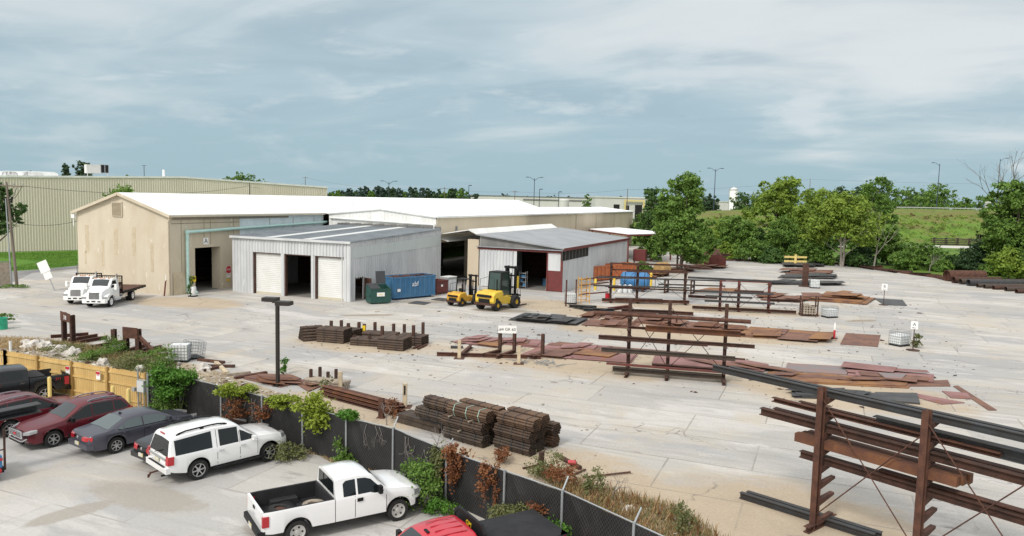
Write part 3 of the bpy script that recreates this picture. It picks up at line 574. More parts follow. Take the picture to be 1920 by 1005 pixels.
def wall_sign(name, label, cat, c, nrm, w, h, face, texts, thick=.03, group=None):
 """flat plate facing nrm at c; texts: (string, size, dx, dz, material)"""
 nrm = Vector(nrm).normalized(); c = Vector(c); rgt = Z3.cross(nrm); root = thing(name, label, cat, c, 0, group)
 mb = MB(); mb.sect(-nrm * thick / 2, nrm * thick / 2, [(-w / 2, -h / 2), (w / 2, -h / 2), (w / 2, h / 2), (-w / 2, h / 2)]); mb.build('panel', face, root)
 for s, size, dx, dz, m in texts: text_mesh('lettering', s, size, m, root, nrm * (thick / 2 + .004) + rgt * dx + Z3 * dz, rgt, Z3)
 return root
def onA(px, py): y = CX(px, XA); return Vector((XA + .04, y, ZT(px, py, (XA, y))))
def onB(px, py): y = CX(px, XB); return Vector((XB + .08, y, ZT(px, py, (XB, y))))
wall_sign('wall_sign', 'white square sign with black letter A above the left warehouse doorway', 'sign', onA(384.5, 452), (1, 0, 0), .75, .75, M['white'], [('A', .75, 0, 0, M['letter'])])
wall_sign('wall_sign', 'grey square sign with black letter B above the awning doorway', 'sign', onB(856, 428.5), (1, 0, 0), .62, .68, M['grey_box'], [('B', .7, 0, 0, M['letter'])])
c = onA(426.5, 505.5); st = thing('stop_sign', 'red octagonal stop sign on the beige wall beside the left doorway', 'stop sign', c)
mb = MB(); n8 = [(.5 * math.cos(R(22.5 + 45 * i)), .5 * math.sin(R(22.5 + 45 * i))) for i in range(8)]; mb.sect((0, 0, 0), (.02, 0, 0), [(a * .92, b * .92) for a, b in n8]); mb.build('panel', M['stop_red'], st)
mb = MB(); mb.sect((-.004, 0, 0), (.016, 0, 0), n8); mb.build('border', M['white'], st); text_mesh('lettering', 'STOP', .33, M['white'], st, (.026, 0, 0), (0, 1, 0), Z3)
wall_sign('notice', 'white notice plate mounted below the stop sign', 'notice', onA(426.5, 516.5), (1, 0, 0), .62, .5, M['white'], [('NOTICE', .1, 0, .1, M['letter'])])
wall_sign('notice', 'small yellow notice plate at the bottom below the stop sign', 'notice', onA(426, 525), (1, 0, 0), .36, .3, M['sign_yellow'], [])
wall_sign('warning_sign', 'yellow warning plate on the wall left of the left doorway', 'sign', onA(359, 523.5), (1, 0, 0), .8, .62, M['sign_yellow'], [('WARNING', .15, 0, .17, M['letter'])])
t = thing('wall_plate', 'beige plywood sheet leaning on the warehouse corner', 'plywood sheet', (XA + .12, YA + .2, 0)); mb = MB(); mb.obox((0, 1.2, 1.2), (.05, 2.2, 2.4), 0, 0, 0, R(-4)); mb.build('sheet', M['patch'], t)
p = G(362, 556); t = thing('water_butt', 'white plastic drum with black lid by the mint drain pipe', 'drum', p); mb = MB(); mb.lathe([(.3, 0), (.33, .1), (.33, .8), (.28, .95)], (0, 0, .12), n=14); mb.build('drum', M['plastic_white'], t, 40); mb = MB(); mb.obox((0, 0, .06), (.7, .7, .12)); mb.obox((0, -.3, .5), (.1, .1, .8)); mb.build('base', M['black'], t)
p = G(308, 555); t = thing('warning_post', 'short leaning red and white marker post by the gable wall', 'post', p); mb = MB(); mb.bar((0, 0, 0), (.15, .1, 1.7), .16, .06); mb.build('post', M['rust_red'], t); mb = MB(); mb.bar((.13, .08, 1.6), (.18, .13, 2.3), .07, .05); mb.build('tip', M['white'], t)
# ================================================================= metal shed with three bays
SX0, SX1, SY0 = -61.4, -45.6, 65.05; SY1 = YB - .1
sz0 = ZT(546, 449, (-53.5, SY0)); sz1 = 7.0
sh = thing('metal_shed', 'galvanised corrugated shed with three garage bays and a sloping grey roof', 'shed', (SX0, SY0, 0)); SO = sh.location.copy()
doors = []
for a, b, yt in ((474, 527, 474), (533, 584, 477.5), (591, 646, 481)):
 xa, xb = CY(a, SY0), CY(b, SY0); doors.append((xa, xb, ZT((a + b) / 2, yt, ((xa + xb) / 2, SY0))))
dz = sum(d[2] for d in doors) / 3; doors = [(a, b, dz) for a, b, _ in doors]
mb = MB(SO); xs = [SX0] + [q for d in doors for q in d[:2]] + [SX1]
for i in range(0, len(xs), 2): mb.corr((xs[i], SY0), (xs[i + 1], SY0), 0, dz, pitch=.42, dep=.085)
mb.corr((SX0, SY0), (SX1, SY0), dz, sz0, pitch=.42, dep=.085)
for i in range(0, len(xs), 2): mb.box(xs[i] + .02, xs[i + 1] - .02, SY0 + .02, SY0 + .14, 0, dz)
mb.box(SX0, SX1, SY0 + .02, SY0 + .14, dz + .02, sz0 - .05)
o = mb.build('front_wall', M['galv'], sh)
mb = MB(SO); pd0, pd1 = SY0 + .9, SY0 + 2.5
mb.corr((SX1, SY0), (SX1, pd0), 0, sz0, sz0 + .05, pitch=.42, dep=.085); mb.corr((SX1, pd0), (SX1, pd1), 2.35, sz0 + .05, sz0 + .13, pitch=.42, dep=.085); mb.corr((SX1, pd1), (SX1, SY1), 0, sz0 + .13, sz1, pitch=.42, dep=.085)
mb.box(SX1 - .14, SX1 - .02, pd1, SY1, 0, sz0 - .1); mb.box(SX1 - .14, SX1 - .02, SY0 + .14, pd0, 0, sz0 - .1)
mb.build('side_wall', M['galv'], sh); mb = MB(SO); mb.box(SX0, SX0 + .1, SY0 + .15, SY1, 0, sz0 - .1); mb.build('side_wall', M['galv'], sh)
mb = MB(SO); za = lambda y: sz0 + (sz1 - sz0) * (y - SY0) / (SY1 - SY0)
y0, y1 = SY0 + .3, SY1 - .3; mb.prism([(SX1 + .066, y0, za(y0) - .55), (SX1 + .066, y1, za(y1) - .75), (SX1 + .066, y1, za(y1) - 2.0), (SX1 + .066, y0, za(y0) - 1.7)], (.012, 0, 0))
mb.build('skylight_strip', mat('pale_green_sheet', (0.56, 0.62, 0.60), .5, 0, (0.52, 0.575, 0.56), 1.5, stretch=(1, 3, .2)), sh)
mb = MB(SO)
mb.prism([(SX0 - .1, SY0 - .25, sz0 + .02), (SX0 - .1, SY1, sz1 + .02), (SX0 - .1, SY1, sz1 + .1), (SX0 - .1, SY0 - .25, sz0 + .1)], (SX1 - SX0 + .3, 0, 0)); rf = mb.build('roof', M['galv_roof'], sh)
mb = MB(SO)
n = 52
for i in range(n):
 x = SX0 - .05 + (SX1 - SX0 + .2) * i / (n - 1); mb.bar((x, SY0 - .24, sz0 + .112), (x, SY1 - .02, sz1 + .112), .05, .035)
mb.build('roof_rib', M['galv_roof'], rf)
mb = MB(SO)
for a, b in ((.30, .37), (.62, .69)):
 xa, xb = SX0 + (SX1 - SX0) * a, SX0 + (SX1 - SX0) * b; mb.prism([(xa, SY0 - .1, sz0 + .125), (xa, SY1 - .4, sz1 + .125), (xa, SY1 - .4, sz1 + .14), (xa, SY0 - .1, sz0 + .14)], (xb - xa, 0, 0))
mb.build('roof_light', M['roof_light'], rf)
mb = MB(SO); mb.box(SX0 - .12, SX1 + .22, SY0 - .32, SY0 - .2, sz0 - .12, sz0 + .12); mb.box(SX1 + .0, SX1 + .12, SY0 - .1, SY0 + .14, 0, sz0 - .05); mb.box(SX1 - .35, SX1 - .05, SY0 - .06, SY0 - .037, 0, sz0 - .12); mb.tube((SX1 - .9, SY0 - .1, 0), (SX1 - .9, SY0 - .1, sz0 - .1), .06)
mb.build('trim', M['galv'], sh)
mb = MB(SO)
for i in range(26): x = SX0 + (SX1 - SX0) * i / 26; mb.obox((x + .3, SY1 - .12, sz1 + .22), (.7, .18, .24 + .08 * (i % 3)), 0, 0, R(15))
mb.build('flashing', M['galv_dark'], rf)
for k, (a, b, z) in enumerate(doors):
 if k != 1:
  mb = MB(SO); n = 22
  for i in range(n):
   z0 = z * i / n; mb.prism([(a + .18, SY0 + .3, z0), (a + .18, SY0 + .3, z0 + z / n), (a + .18, SY0 + .22, z0 + z / n - .02), (a + .18, SY0 + .24, z0 + .02)], (b - a - .22, 0, 0))
  d = mb.build('garage_door', M['door_white'], sh); mb = MB(SO); mb.box(a + .19, b - .06, SY0 + .2, SY0 + .225, .0, .22); mb.build('bottom_seal', M['stain'], d)
 mb = MB(SO); mb.box(a, a + .17, SY0 - .02, SY0 + .3, 0, z); mb.box(a, b, SY0 - .02, SY0 + .3, z - .1, z); mb.build('door_frame', M['rust_dark'], sh)
 mb = MB(SO); mb.box(b - .03, b + .25, SY0 - .055, SY0 - .036, 0, z); mb.build('jamb', M['galv'], sh)
mb = MB(SO); mb.box(SX0 + .2, SX1 - .2, SY0 + .35, SY1, .005, .012); mb.build('floor', M['concrete_in'], sh)
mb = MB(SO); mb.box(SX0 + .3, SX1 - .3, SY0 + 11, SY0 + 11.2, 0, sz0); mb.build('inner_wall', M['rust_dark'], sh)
for i, (yy, lab) in enumerate(((4.5, 'dark steel storage rack inside the open middle bay of the shed'),)):
 t = thing('storage_rack', lab, 'rack', ((doors[1][0] + doors[1][1]) / 2 + .6, SY0 + 6.5, 0)); mb = MB()
 for x in (-2.6, -1.2, .2, 1.6, 3): mb.bar((x, 0, 0), (x, 0, 3.9), .12, .12)
 mb.build('post', M['rust_dark'], t); mb = MB()
 for z in (.7, 1.6, 2.5, 3.3): mb.bar((-2.7, -.1, z), (3.1, -.1, z), .25, .1); mb.tube((-2.5, -.3, z + .12), (3.0, -.3, z + .12), .06)
 mb.build('shelf', M['mill_grey'], t)
t = thing('pendant_lamp', 'bell shaped pendant lamp hanging inside the open shed bay', 'lamp', ((doors[1][0] + doors[1][1]) / 2 + .2, SY0 + 3.5, dz - .9)); mb = MB(); mb.lathe([(.32, 0), (.22, .2), (.06, .3), (.04, .5)], (0, 0, 0), n=12); mb.build('shade', M['grey_box'], t, 40); mb = MB(); mb.tube((0, 0, .5), (0, 0, 1.9), .015, n=5); mb.build('cord', M['black'], t)
mb = MB(SO); mb.box(SX1 - .12, SX1 + .05, pd0 - .1, pd0, 0, 2.4); mb.box(SX1 - .12, SX1 + .05, pd0 - .1, pd1 + .1, 2.35, 2.45); mb.build('door_frame', M['rust_dark'], sh)
mb = MB(SO); mb.obox((SX1 + .5, pd1 + .02, 1.17), (1.3, .05, 2.3), R(-18)); d = mb.build('door', M['rust'], sh); mb = MB(SO); mb.tube((SX1 + .95, pd1 - .2, 1.05), (SX1 + .95, pd1 - .35, 1.05), .03, n=6); mb.build('handle', M['galv'], d)
# ================================================================= open lean-to with grey roof
LX0, LX1, LY0, LY1 = XB + .1, -29.2, 85.4, 117.0
LXf = -40.2
lz1 = ZT(1048, 467, (LX1, LY0)); lz0 = ZT(900, 441.5, (LXf, LY0))
ln = thing('lean_to_shed', 'grey roofed lean-to shed with red trimmed sliding door against the warehouse', 'shed', (LX1, LY0, 0)); LO = ln.location.copy()
def lz(x): return lz0 + (lz1 - lz0) * (x - LXf) / (LX1 - LXf)
mb = MB(LO); mb.prism([(LXf - .4, LY0 - .4, lz(LXf - .4)), (LX1 + .3, LY0 - .4, lz(LX1 + .3)), (LX1 + .3, LY0 - .4, lz(LX1 + .3) + .14), (LXf - .4, LY0 - .4, lz(LXf - .4) + .14)], (0, LY1 - LY0 + .8, 0)); rf = mb.build('roof', M['roof_grey'], ln)
mb = MB(LO)
for i in range(1): pass
mb.box(LX1 + .3, LX1 + .38, LY0 - .45, LY1 + .4, lz(LX1 + .3) - .2, lz(LX1 + .3) + .16); mb.build('edge_beam', M['trim_red'], rf)
mb = MB(LO); n = 60; yA, yB_ = LY0 - .4, LY1 - 1; zS = lz(LXf - .4)
for i in range(n):
 y = yA + (yB_ - yA) * i / n; mb.prism([(LXf - .35, y, zS + .06), (LXf - 1.5, y, zS + .68), (LXf - 1.5, y, zS + .74), (LXf - .35, y, zS + .12)], (0, (yB_ - yA) / n * .6, 0))
mb.prism([(LXf - .35, yA, zS + .04), (LXf - 1.5, yA, zS + .66), (XB + .15, yA, zS - .1), (XB + .15, yA, zS - .2), (LXf - 1.5, yA, zS + .56)], (0, yB_ - yA, 0))
mb.build('upper_sheet', M['white_sheet'], rf)
hz = ZT(975, 468.5, (CY(975, LY0), LY0))
mb = MB(LO); mb.corr((LX1, LY0), (LX1, LY1), 0, lz1 + .02, pitch=.45, dep=.085); mb.box(LX1 - .15, LX1 - .02, LY0 + .1, LY1, 0, lz1 - .08); mb.corr((LX1, LY1), (LXf, LY1), 0, lz1, lz0, pitch=.45, dep=.085)
ox0, ox1 = CY(972, LY0), CY(1029, LY0)
mb.box(ox1, LX1 - .2, LY0 - .02, LY0 + .1, 2.55, hz - .05)
mb.build('side_wall', M['galv'], ln)
mb = MB(LO); mb.prism([(LXf, LY0, hz + .1), (LX1, LY0, hz + .1), (LX1, LY0, lz(LX1)), (LXf, LY0, lz(LXf))], (0, .1, 0)); o = mb.build('fascia_wall', M['galv_dark'], ln); o['label'] = 'weathered dark grey sheeting above the red door header'
mb = MB(LO); mb.box(LXf - .3, LX1 + .1, LY0 - .2, LY0 - .02, hz - .14, hz + .14); mb.box(LX1 - .18, LX1 + .1, LY0 - .12, LY0, 0, hz - .14); mb.box(ox1 - .02, ox1 + .12, LY0 - .1, LY0 - .02, 0, hz - .14); mb.box(ox1 + .12, LX1 - .2, LY0 - .02, LY0 + .1, .05, 2.53); mb.build('header', M['trim_red'], ln)
mb = MB(LO); mb.box(LXf - .4, LX1 + .2, LY0 - .42, LY0 - .2, hz + .14, hz + .24); mb.build('canopy_strip', M['galv_roof'], ln)
mb = MB(LO); sx = CY(906, LY0); mb.corr((sx, LY0 - .1), (ox0 - .5, LY0 - .1), .06, hz - .16, pitch=.45, dep=.085); mb.box(sx, ox0 - .5, LY0 - .08, LY0 - .04, .06, hz - .16); mb.box(ox0 - .45, ox0, LY0 - .12, LY0 - .04, .03, hz - .16); mb.build('sliding_door', M['galv'], ln)
mb = MB(LO); mb.box(LXf, sx, LY0 - .08, LY0 + .1, 0, hz); mb.corr((LXf, LY1 - 2), (LXf, LY0), 0, lz(LXf) - .1, pitch=.45, dep=.085); mb.build('end_wall', M['galv'], ln)
mb = MB(LO); y0, y1 = CX(1057, LX1 + .1), CX(1106, LX1 + .1); mb.box(LX1 + .01, LX1 + .1, y0, y1, ZT(1080, 484.5, (LX1, (y0 + y1) / 2)), ZT(1080, 464, (LX1, (y0 + y1) / 2)))
w = mb.build('window', M['dark'], ln); mb = MB(LO)
for i in range(9): y = y0 + (y1 - y0) * i / 8; mb.box(LX1 + .1, LX1 + .115, y - .03, y + .03, ZT(1080, 484.5, (LX1, (y0 + y1) / 2)), ZT(1080, 464, (LX1, (y0 + y1) / 2)))
mb.build('mullion', M['wood_dirty'], w)
mb = MB(LO); mb.box(LXf + .1, LX1 - .2, LY0 + .1, LY1 - .2, .004, .01); mb.build('floor', M['concrete_in'], ln)
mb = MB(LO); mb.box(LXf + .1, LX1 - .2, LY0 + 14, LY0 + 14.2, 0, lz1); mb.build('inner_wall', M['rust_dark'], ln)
t = thing('shelf_unit', 'grey metal shelf unit just inside the lean-to doorway', 'shelf', (ox0 + .3, LY0 + 1.4, 0)); mb = MB()
for z in (.2, .75, 1.3, 1.85): mb.box(-.4, .5, -.3, .3, z, z + .05)
for x in (-.4, .46): mb.box(x, x + .05, -.3, -.25, 0, 2.1); mb.box(x, x + .05, .25, .3, 0, 2.1)
mb.build('frame', M['grey_box'], t); mb = MB(); mb.box(-.3, 0, -.2, .2, .8, 1.1); mb.box(.05, .4, -.2, .2, .25, .6); mb.box(-.2, .3, -.2, .2, 1.35, 1.65); mb.build('box', M['blue'], t)
t = thing('parts_bin', 'dark blue drum standing deep inside the lean-to shed', 'drum', ((ox0 + ox1) / 2, LY0 + 5, 0)); mb = MB(); mb.lathe([(.35, 0), (.36, .4), (.35, .9), (.3, .95)], (0, 0, 0)); mb.build('drum', M['blue'], t, 40)
# ================================================================= canopy beyond the lean-to
CA = Vector((-28.0, 119.0, 0)); cz = 5.15
cn = thing('steel_canopy', 'flat white roofed canopy on red steel posts behind the lean-to', 'canopy', CA)
pts = [G(1104, 430, cz), G(1180, 440, cz), G(1262, 438, cz), G(1160, 427.5, cz)]
mb = MB(CA); mb.prism([pts[0], pts[1], pts[2], pts[3]], (0, 0, .12)); mb.build('roof', M['roof_white'], cn)
mb = MB(CA)
for i in range(4): a, b = pts[i], pts[(i + 1) % 4]; mb.bar(a - Z3 * .15, b - Z3 * .15, .14, .26)
mb.build('beam', M['trim_red'], cn)
for t_, (a, b) in ((.1, (0, 1)), (.55, (0, 1)), (.98, (0, 1)), (.5, (1, 2)), (.96, (1, 2))):
 p = pts[a].lerp(pts[b], t_); mb = MB(CA); mb.bar((p.x, p.y, 0), (p.x, p.y, cz - .3), .28, .28); mb.build('post', M['trim_red'], cn)
p = G(1199, 508); t = thing('red_cabinet', 'dark red steel cabinet raised on legs under the canopy edge', 'cabinet', p); mb = MB(); mb.box(-1.0, 1.0, -.6, .6, 1.6, 3.5); mb.build('body', M['trim_red'], t); mb = MB(); mb.box(-.9, -.75, -.5, -.35, 0, 1.6); mb.box(.75, .9, -.5, -.35, 0, 1.6); mb.build('leg', M['rust_dark'], t)
# ================================================================= big cream building at the back left
A0, A1 = K(-140, 121), K(612, 167)
bd = (A1 - A0).normalized(); bn = Vector((bd.y, -bd.x, 0)); Lb = (A1 - A0).length
cr = thing('distribution_building', 'huge cream ribbed metal building far behind the beige warehouse on the left', 'building', A0); BO = A0.copy()
pk = .565
zl_, zp_, zr_ = 12.5, 13.75, 12.6
mb = MB(BO)
mid = A0 + bd * Lb * pk
mb.corr(A0, mid, 0, zl_, zp_, pitch=.42, dep=.085); mb.corr(mid, A1, 0, zp_, zr_, pitch=.42, dep=.085)
mb.corr(A1, A1 - bn * 60, 0, zr_, zr_, pitch=.5, dep=.085)
q1 = A1 - bn * 20; q2 = q1 + bd * 9
mb.corr(q1, q2, 0, zr_ - 1.6, zr_ - 1.75, pitch=.42, dep=.085); mb.corr(q2, q2 - bn * 30, 0, zr_ - 1.75, pitch=.5, dep=.085)
mb.build('wall', M['cream'], cr)
mb = MB(BO)
for a, b, za_, zb_ in ((A0, mid, zl_, zp_), (mid, A1, zp_, zr_)):
 mb.add([Vector((a.x, a.y, za_)), Vector((b.x, b.y, zb_)), Vector((b.x, b.y, zb_)) - bn * 60, Vector((a.x, a.y, za_)) - bn * 60], [(0, 1, 2, 3)])
a, b = q1, q2; mb.add([Vector((a.x, a.y, zr_ - 1.6)), Vector((b.x, b.y, zr_ - 1.75)), Vector((b.x, b.y, zr_ - 1.75)) - bn * 30, Vector((a.x, a.y, zr_ - 1.6)) - bn * 30], [(0, 1, 2, 3)])
rf = mb.build('roof', M['roof_white'], cr)
mb = MB(BO)
for a, b, za_, zb_ in ((A0, mid, zl_, zp_), (mid, A1, zp_, zr_)): mb.bar(Vector((a.x, a.y, za_ + .05)) + bn * .1, Vector((b.x, b.y, zb_ + .05)) + bn * .1, .14, .34)
mb.bar(Vector((q1.x, q1.y, zr_ - 1.55)) + bn * .1, Vector((q2.x, q2.y, zr_ - 1.7)) + bn * .1, .14, .3)
mb.build('roof_trim', M['white_sheet'], cr)
def on_roof(px, back):   # point on the building line at picture column px
 d = ray(px, 360); den = d.x * bd.y - d.y * bd.x; t = ((A0.x) * bd.y - (A0.y) * bd.x) / den; p = Vector((d.x * t, d.y * t, 0)); s = (p - A0).dot(bd) / Lb
 z = zl_ + (zp_ - zl_) * s / pk if s < pk else zp_ + (zr_ - zp_) * (s - pk) / (1 - pk); q = p - bn * back; q.z = z; return q
an = math.atan2(bd.y, bd.x)
q = on_roof(190, 4); hv = thing('rooftop_unit', 'grey rooftop air conditioning unit on the cream building', 'air conditioner', q, an); mb = MB(); mb.box(-1.7, .6, -1, 1, .7, 2.3); mb.build('casing', M['far_white'], hv); mb = MB(); mb.box(.6, 2.0, -1, 1, .8, 2.4); mb.build('condenser', M['grey_box'], hv); mb = MB(); mb.box(.7, 1.25, -1.02, -1.0, .9, 2.3); mb.box(1.4, 1.9, -1.02, -1.0, .9, 2.3); mb.build('fan_grille', M['black'], hv); mb = MB(); mb.box(-1.8, 2.1, -1.1, 1.1, 0, .12); mb.bar((-1.6, -1, 0), (-1.6, -1, .7), .1, .1); mb.bar((1.8, -1, 0), (1.8, -1, .8), .1, .1); mb.build('stand', M['galv'], hv)
for px, w in ((55, 3.2), (88, 2.8), (16, 2.2)):
 q = on_roof(px, 8); t = thing('skylight_dome', 'low white roof monitor on the cream building, ' + {55: 'longest of three', 88: 'nearest the rooftop unit', 16: 'nearest the photo edge'}[px], 'skylight', q, an, 'roof monitors on the cream building'); mb = MB(); mb.side([(-w, 0), (w, 0), (w, .7), (w * .8, 1.0), (-w * .8, 1.0), (-w, .7)], -2, 2); mb.build('dome', M['white_sheet'], t)
q = on_roof(312, 1.5); t = thing('vent_pipe', 'short white vent pipe on the edge of the cream building roof', 'pipe', q); mb = MB(); mb.tube((0, 0, 0), (0, 0, 1.5), .22); mb.build('pipe', M['white'], t)
q = on_roof(282, 4); t = thing('antenna', 'thin mast antenna on the cream building roof', 'antenna', q); mb = MB(); mb.tube((0, 0, 0), (0, 0, 2.4), .06, n=5); mb.bar((-.6, 0, 2.3), (.6, 0, 2.3), .06, .06); mb.build('mast', M['wire'], t)
# ================================================================= vehicles
def pl(lst, x):
 if x <= lst[0][0]: return lst[0][1]
 for (a, p), (b, q) in zip(lst[:-1], lst[1:]):
  if x <= b: return p + (q - p) * (x - a) / (b - a) if b > a else q
 return lst[-1][1]
def smoothed(lst, s=.05):
 return lambda x: sum(pl(lst, x + s * k) * w for k, w in ((-2, .1), (-1, .22), (0, .36), (1, .22), (2, .1)))
class Car:
 """x forward from the rear axle, y left, z up; body is a loft of cross-sections"""
 def __init__(s, top, belt, width, sill, axles, ra, rz, x0, x1, tumble=.30, crown=.02, sm=.035):
  s.top, s.belt, s.width = smoothed(top, sm), smoothed(belt, .06), smoothed(width, .06); s.sill = sill; s.axles = axles; s.ra = ra; s.rz = rz; s.x0, s.x1 = x0, x1; s.tum = tumble; s.crown = crown
 def low(s, x):
  z = pl(s.sill, x) if isinstance(s.sill, list) else s.sill
  for a in s.axles:
   d = abs(x - a)
   if d < s.ra: z = max(z, s.rz + math.sqrt(max(0, s.ra ** 2 - d ** 2)))
  return z
 def secpts(s, x):
  zt = s.top(x); zb = min(s.belt(x), zt - .055); w = s.width(x); zl = s.low(x); h = zt - zb
  zm = max(zl + .04, min(zb - .30, .62)); zm = min(zm, zb - .02)
  y5 = w - .03 - s.tum * h; z5 = zb + h * (.74 if h < .3 else 1 - .085 / h * 1.0); y6 = y5 - .05 - .08 * min(1, h / .5); z6 = zb + h * (.94 if h < .3 else 1 - .02 / h)
  return [(0, zl), (w - .07, zl), (w - .012, zl + .015), (w, zm), (w - .008, zb - .06 if zb - .06 > zm else (zm + zb) / 2), (w - .035, zb), (y5, z5), (y6, z6), (y6 * .5, zt), (0, zt + s.crown)]
 def xs(s):
  X = set(np.round(np.arange(s.x0, s.x1 + .001, .07), 4).tolist()) | {s.x0, s.x1}
  for a in s.axles:
   for k in range(0, 13): X.add(round(a - s.ra * math.cos(math.pi * k / 12), 4))
   X |= {round(a - s.ra - .004, 4), round(a + s.ra + .004, 4)}
  return sorted(x for x in X if s.x0 <= x <= s.x1)
 def loft(s, mb, paint=0, dark=1, secf=None, liner=None):
  X = s.xs(); f = secf or s.secpts; S = [f(x) for x in X]; n = len(S[0]); vs = []; fs = []; ms = []
  for x, q in zip(X, S):
   vs += [(x, y, z) for y, z in q] + [(x, -y, z) for y, z in q[1:-1][::-1]]
  m = 2 * n - 2
  for i in range(len(X) - 1):
   for j in range(m):
    fs.append((i * m + j, i * m + (j + 1) % m, (i + 1) * m + (j + 1) % m, (i + 1) * m + j)); k = j if j < n - 1 else m - 1 - j
    ms.append(dark if k == 0 else (liner if liner is not None and k >= n - 4 else paint))
  b = len(mb.v); mb.v += vs; mb.f += [tuple(b + i for i in q) for q in fs]; mb.m += ms
  mb.f += [tuple(b + i for i in range(m))[::-1], tuple(b + (len(X) - 1) * m + i for i in range(m))]; mb.m += [paint, paint]
 def sidey(s, x, z):
  q = s.secpts(x)
  pts = q[1:8]
  for (ya, za), (yb, zb) in zip(pts[:-1], pts[1:]):
   if z <= zb + 1e-6 and zb > za: t = max(0, (z - za) / (zb - za)); return ya + (yb - ya) * t
  return pts[-1][0]
 def sidestrip(s, mb, lo, hi, sgn, off=.006, rows=4, n=10, mi=0):
  x0 = max(lo[0][0], hi[0][0]); x1 = min(lo[-1][0], hi[-1][0]); X = sorted(set([x0 + (x1 - x0) * i / n for i in range(n + 1)] + [x for x, _ in lo + hi if x0 <= x <= x1])); vs = []
  for x in X:
   a, b = pl(lo, x), pl(hi, x)
   for r in range(rows + 1):
    z = a + (b - a) * r / rows; vs.append((x, sgn * (s.sidey(x, z) + off), z))
  k = rows + 1; mb.add(vs, [(i * k + r, (i + 1) * k + r, (i + 1) * k + r + 1, i * k + r + 1) for i in range(len(X) - 1) for r in range(rows)], mi)
 def topstrip(s, mb, xa, xb, fr=.93, off=.008, n=8, mi=0, za=None):
  vs = []; X = [xa + (xb - xa) * i / n for i in range(n + 1)]
  for x in X:
   q = s.secpts(x); y6, z6 = q[7]; zt = q[8][1]; sl = (s.top(x + .03) - s.top(x - .03)) / .06; nl = math.sqrt(1 + sl * sl); ox, oz = -sl / nl * off, 1 / nl * off
   for fy in (-fr, -.5, 0, .5, fr):
    a = abs(fy); z = zt + s.crown * (1 - a / .5) if a <= .5 else zt + (z6 - zt) * (a - .5) / .5
    vs.append((x + ox, y6 * fy, z + oz))
  mb.add(vs, [(i * 5 + j, (i + 1) * 5 + j, (i + 1) * 5 + j + 1, i * 5 + j + 1) for i in range(n) for j in range(4)], mi)
def wheel(root, x, y, r, wd, sgn, spokes=10, rimmat='alloy', rimr=None, hub=.09, name='wheel'):
 rr = rimr or r * .66; c = Vector((x, y, r)); ax = Vector((0, sgn, 0))
 mb = MB(); mb.lathe([(rr, -wd / 2), (r * .94, -wd / 2), (r, -wd * .36), (r, wd * .36), (r * .94, wd / 2), (rr, wd / 2), (rr * .97, wd * .3), (rr * .97, -wd * .3)], c, ax, 28, closed=True); w = mb.build(name, M['tyre'], root, 35)
 mb = MB(); mb.lathe([(rr * .98, wd * .2), (rr * .98, wd * .48), (rr * .90, wd * .46), (rr * .86, wd * .25)], c, ax, 28, mi=0, closed=True)
 mb.lathe([(0, wd * .12), (rr * .95, wd * .12), (rr * .95, wd * .05)], c, ax, 20, mi=1)
 ph = random.random()
 if spokes:
  for k in range(spokes):
   a = 2 * math.pi * (k + ph) / spokes; d = Vector((math.cos(a), 0, math.sin(a))); mb.bar(c + ax * wd * .40 + d * hub * .3, c + ax * wd * .36 + d * rr * .92, rr * .17 if spokes > 5 else rr * .26, wd * .14, ax)
  mb.lathe([(0, wd * .44), (hub * .8, wd * .44), (hub, wd * .3)], c, ax, 12)
 else:
  mb.lathe([(0, wd * .42), (rr * .28, wd * .40), (rr * .34, wd * .28), (rr * .88, wd * .34), (rr * .9, wd * .2)], c, ax, 24)
  for k in range(5):
   a = 2 * math.pi * (k + ph) / 5; d = Vector((math.cos(a), 0, math.sin(a))); mb.lathe([(0, 0), (rr * .13, 0), (rr * .13, .01)], c + ax * wd * .325 + d * rr * .62, ax, 8, mi=1)
 mb.build('rim', [M[rimmat], M['black']], w, 35); return w
def lamp(name, root, m, pts, vec): mb = MB(); mb.prism(pts, vec); return mb.build(name, m, root)
def pose(px, py, qx, qy, wb, off, rev=False):
 """ground positions of the two near-side wheel contacts -> root location (rear axle centre), heading"""
 a, b = G(px, py), G(qx, qy); d = (b - a); ang = math.atan2(d.y, d.x); return a, ang, d.length
a_, HD, WBS = pose(374, 900.5, 506, 866, 0, 0)
hv_ = Vector((math.cos(HD), math.sin(HD), 0)); nv_ = Vector((-hv_.y, hv_.x, 0))   # nv_ = left of heading
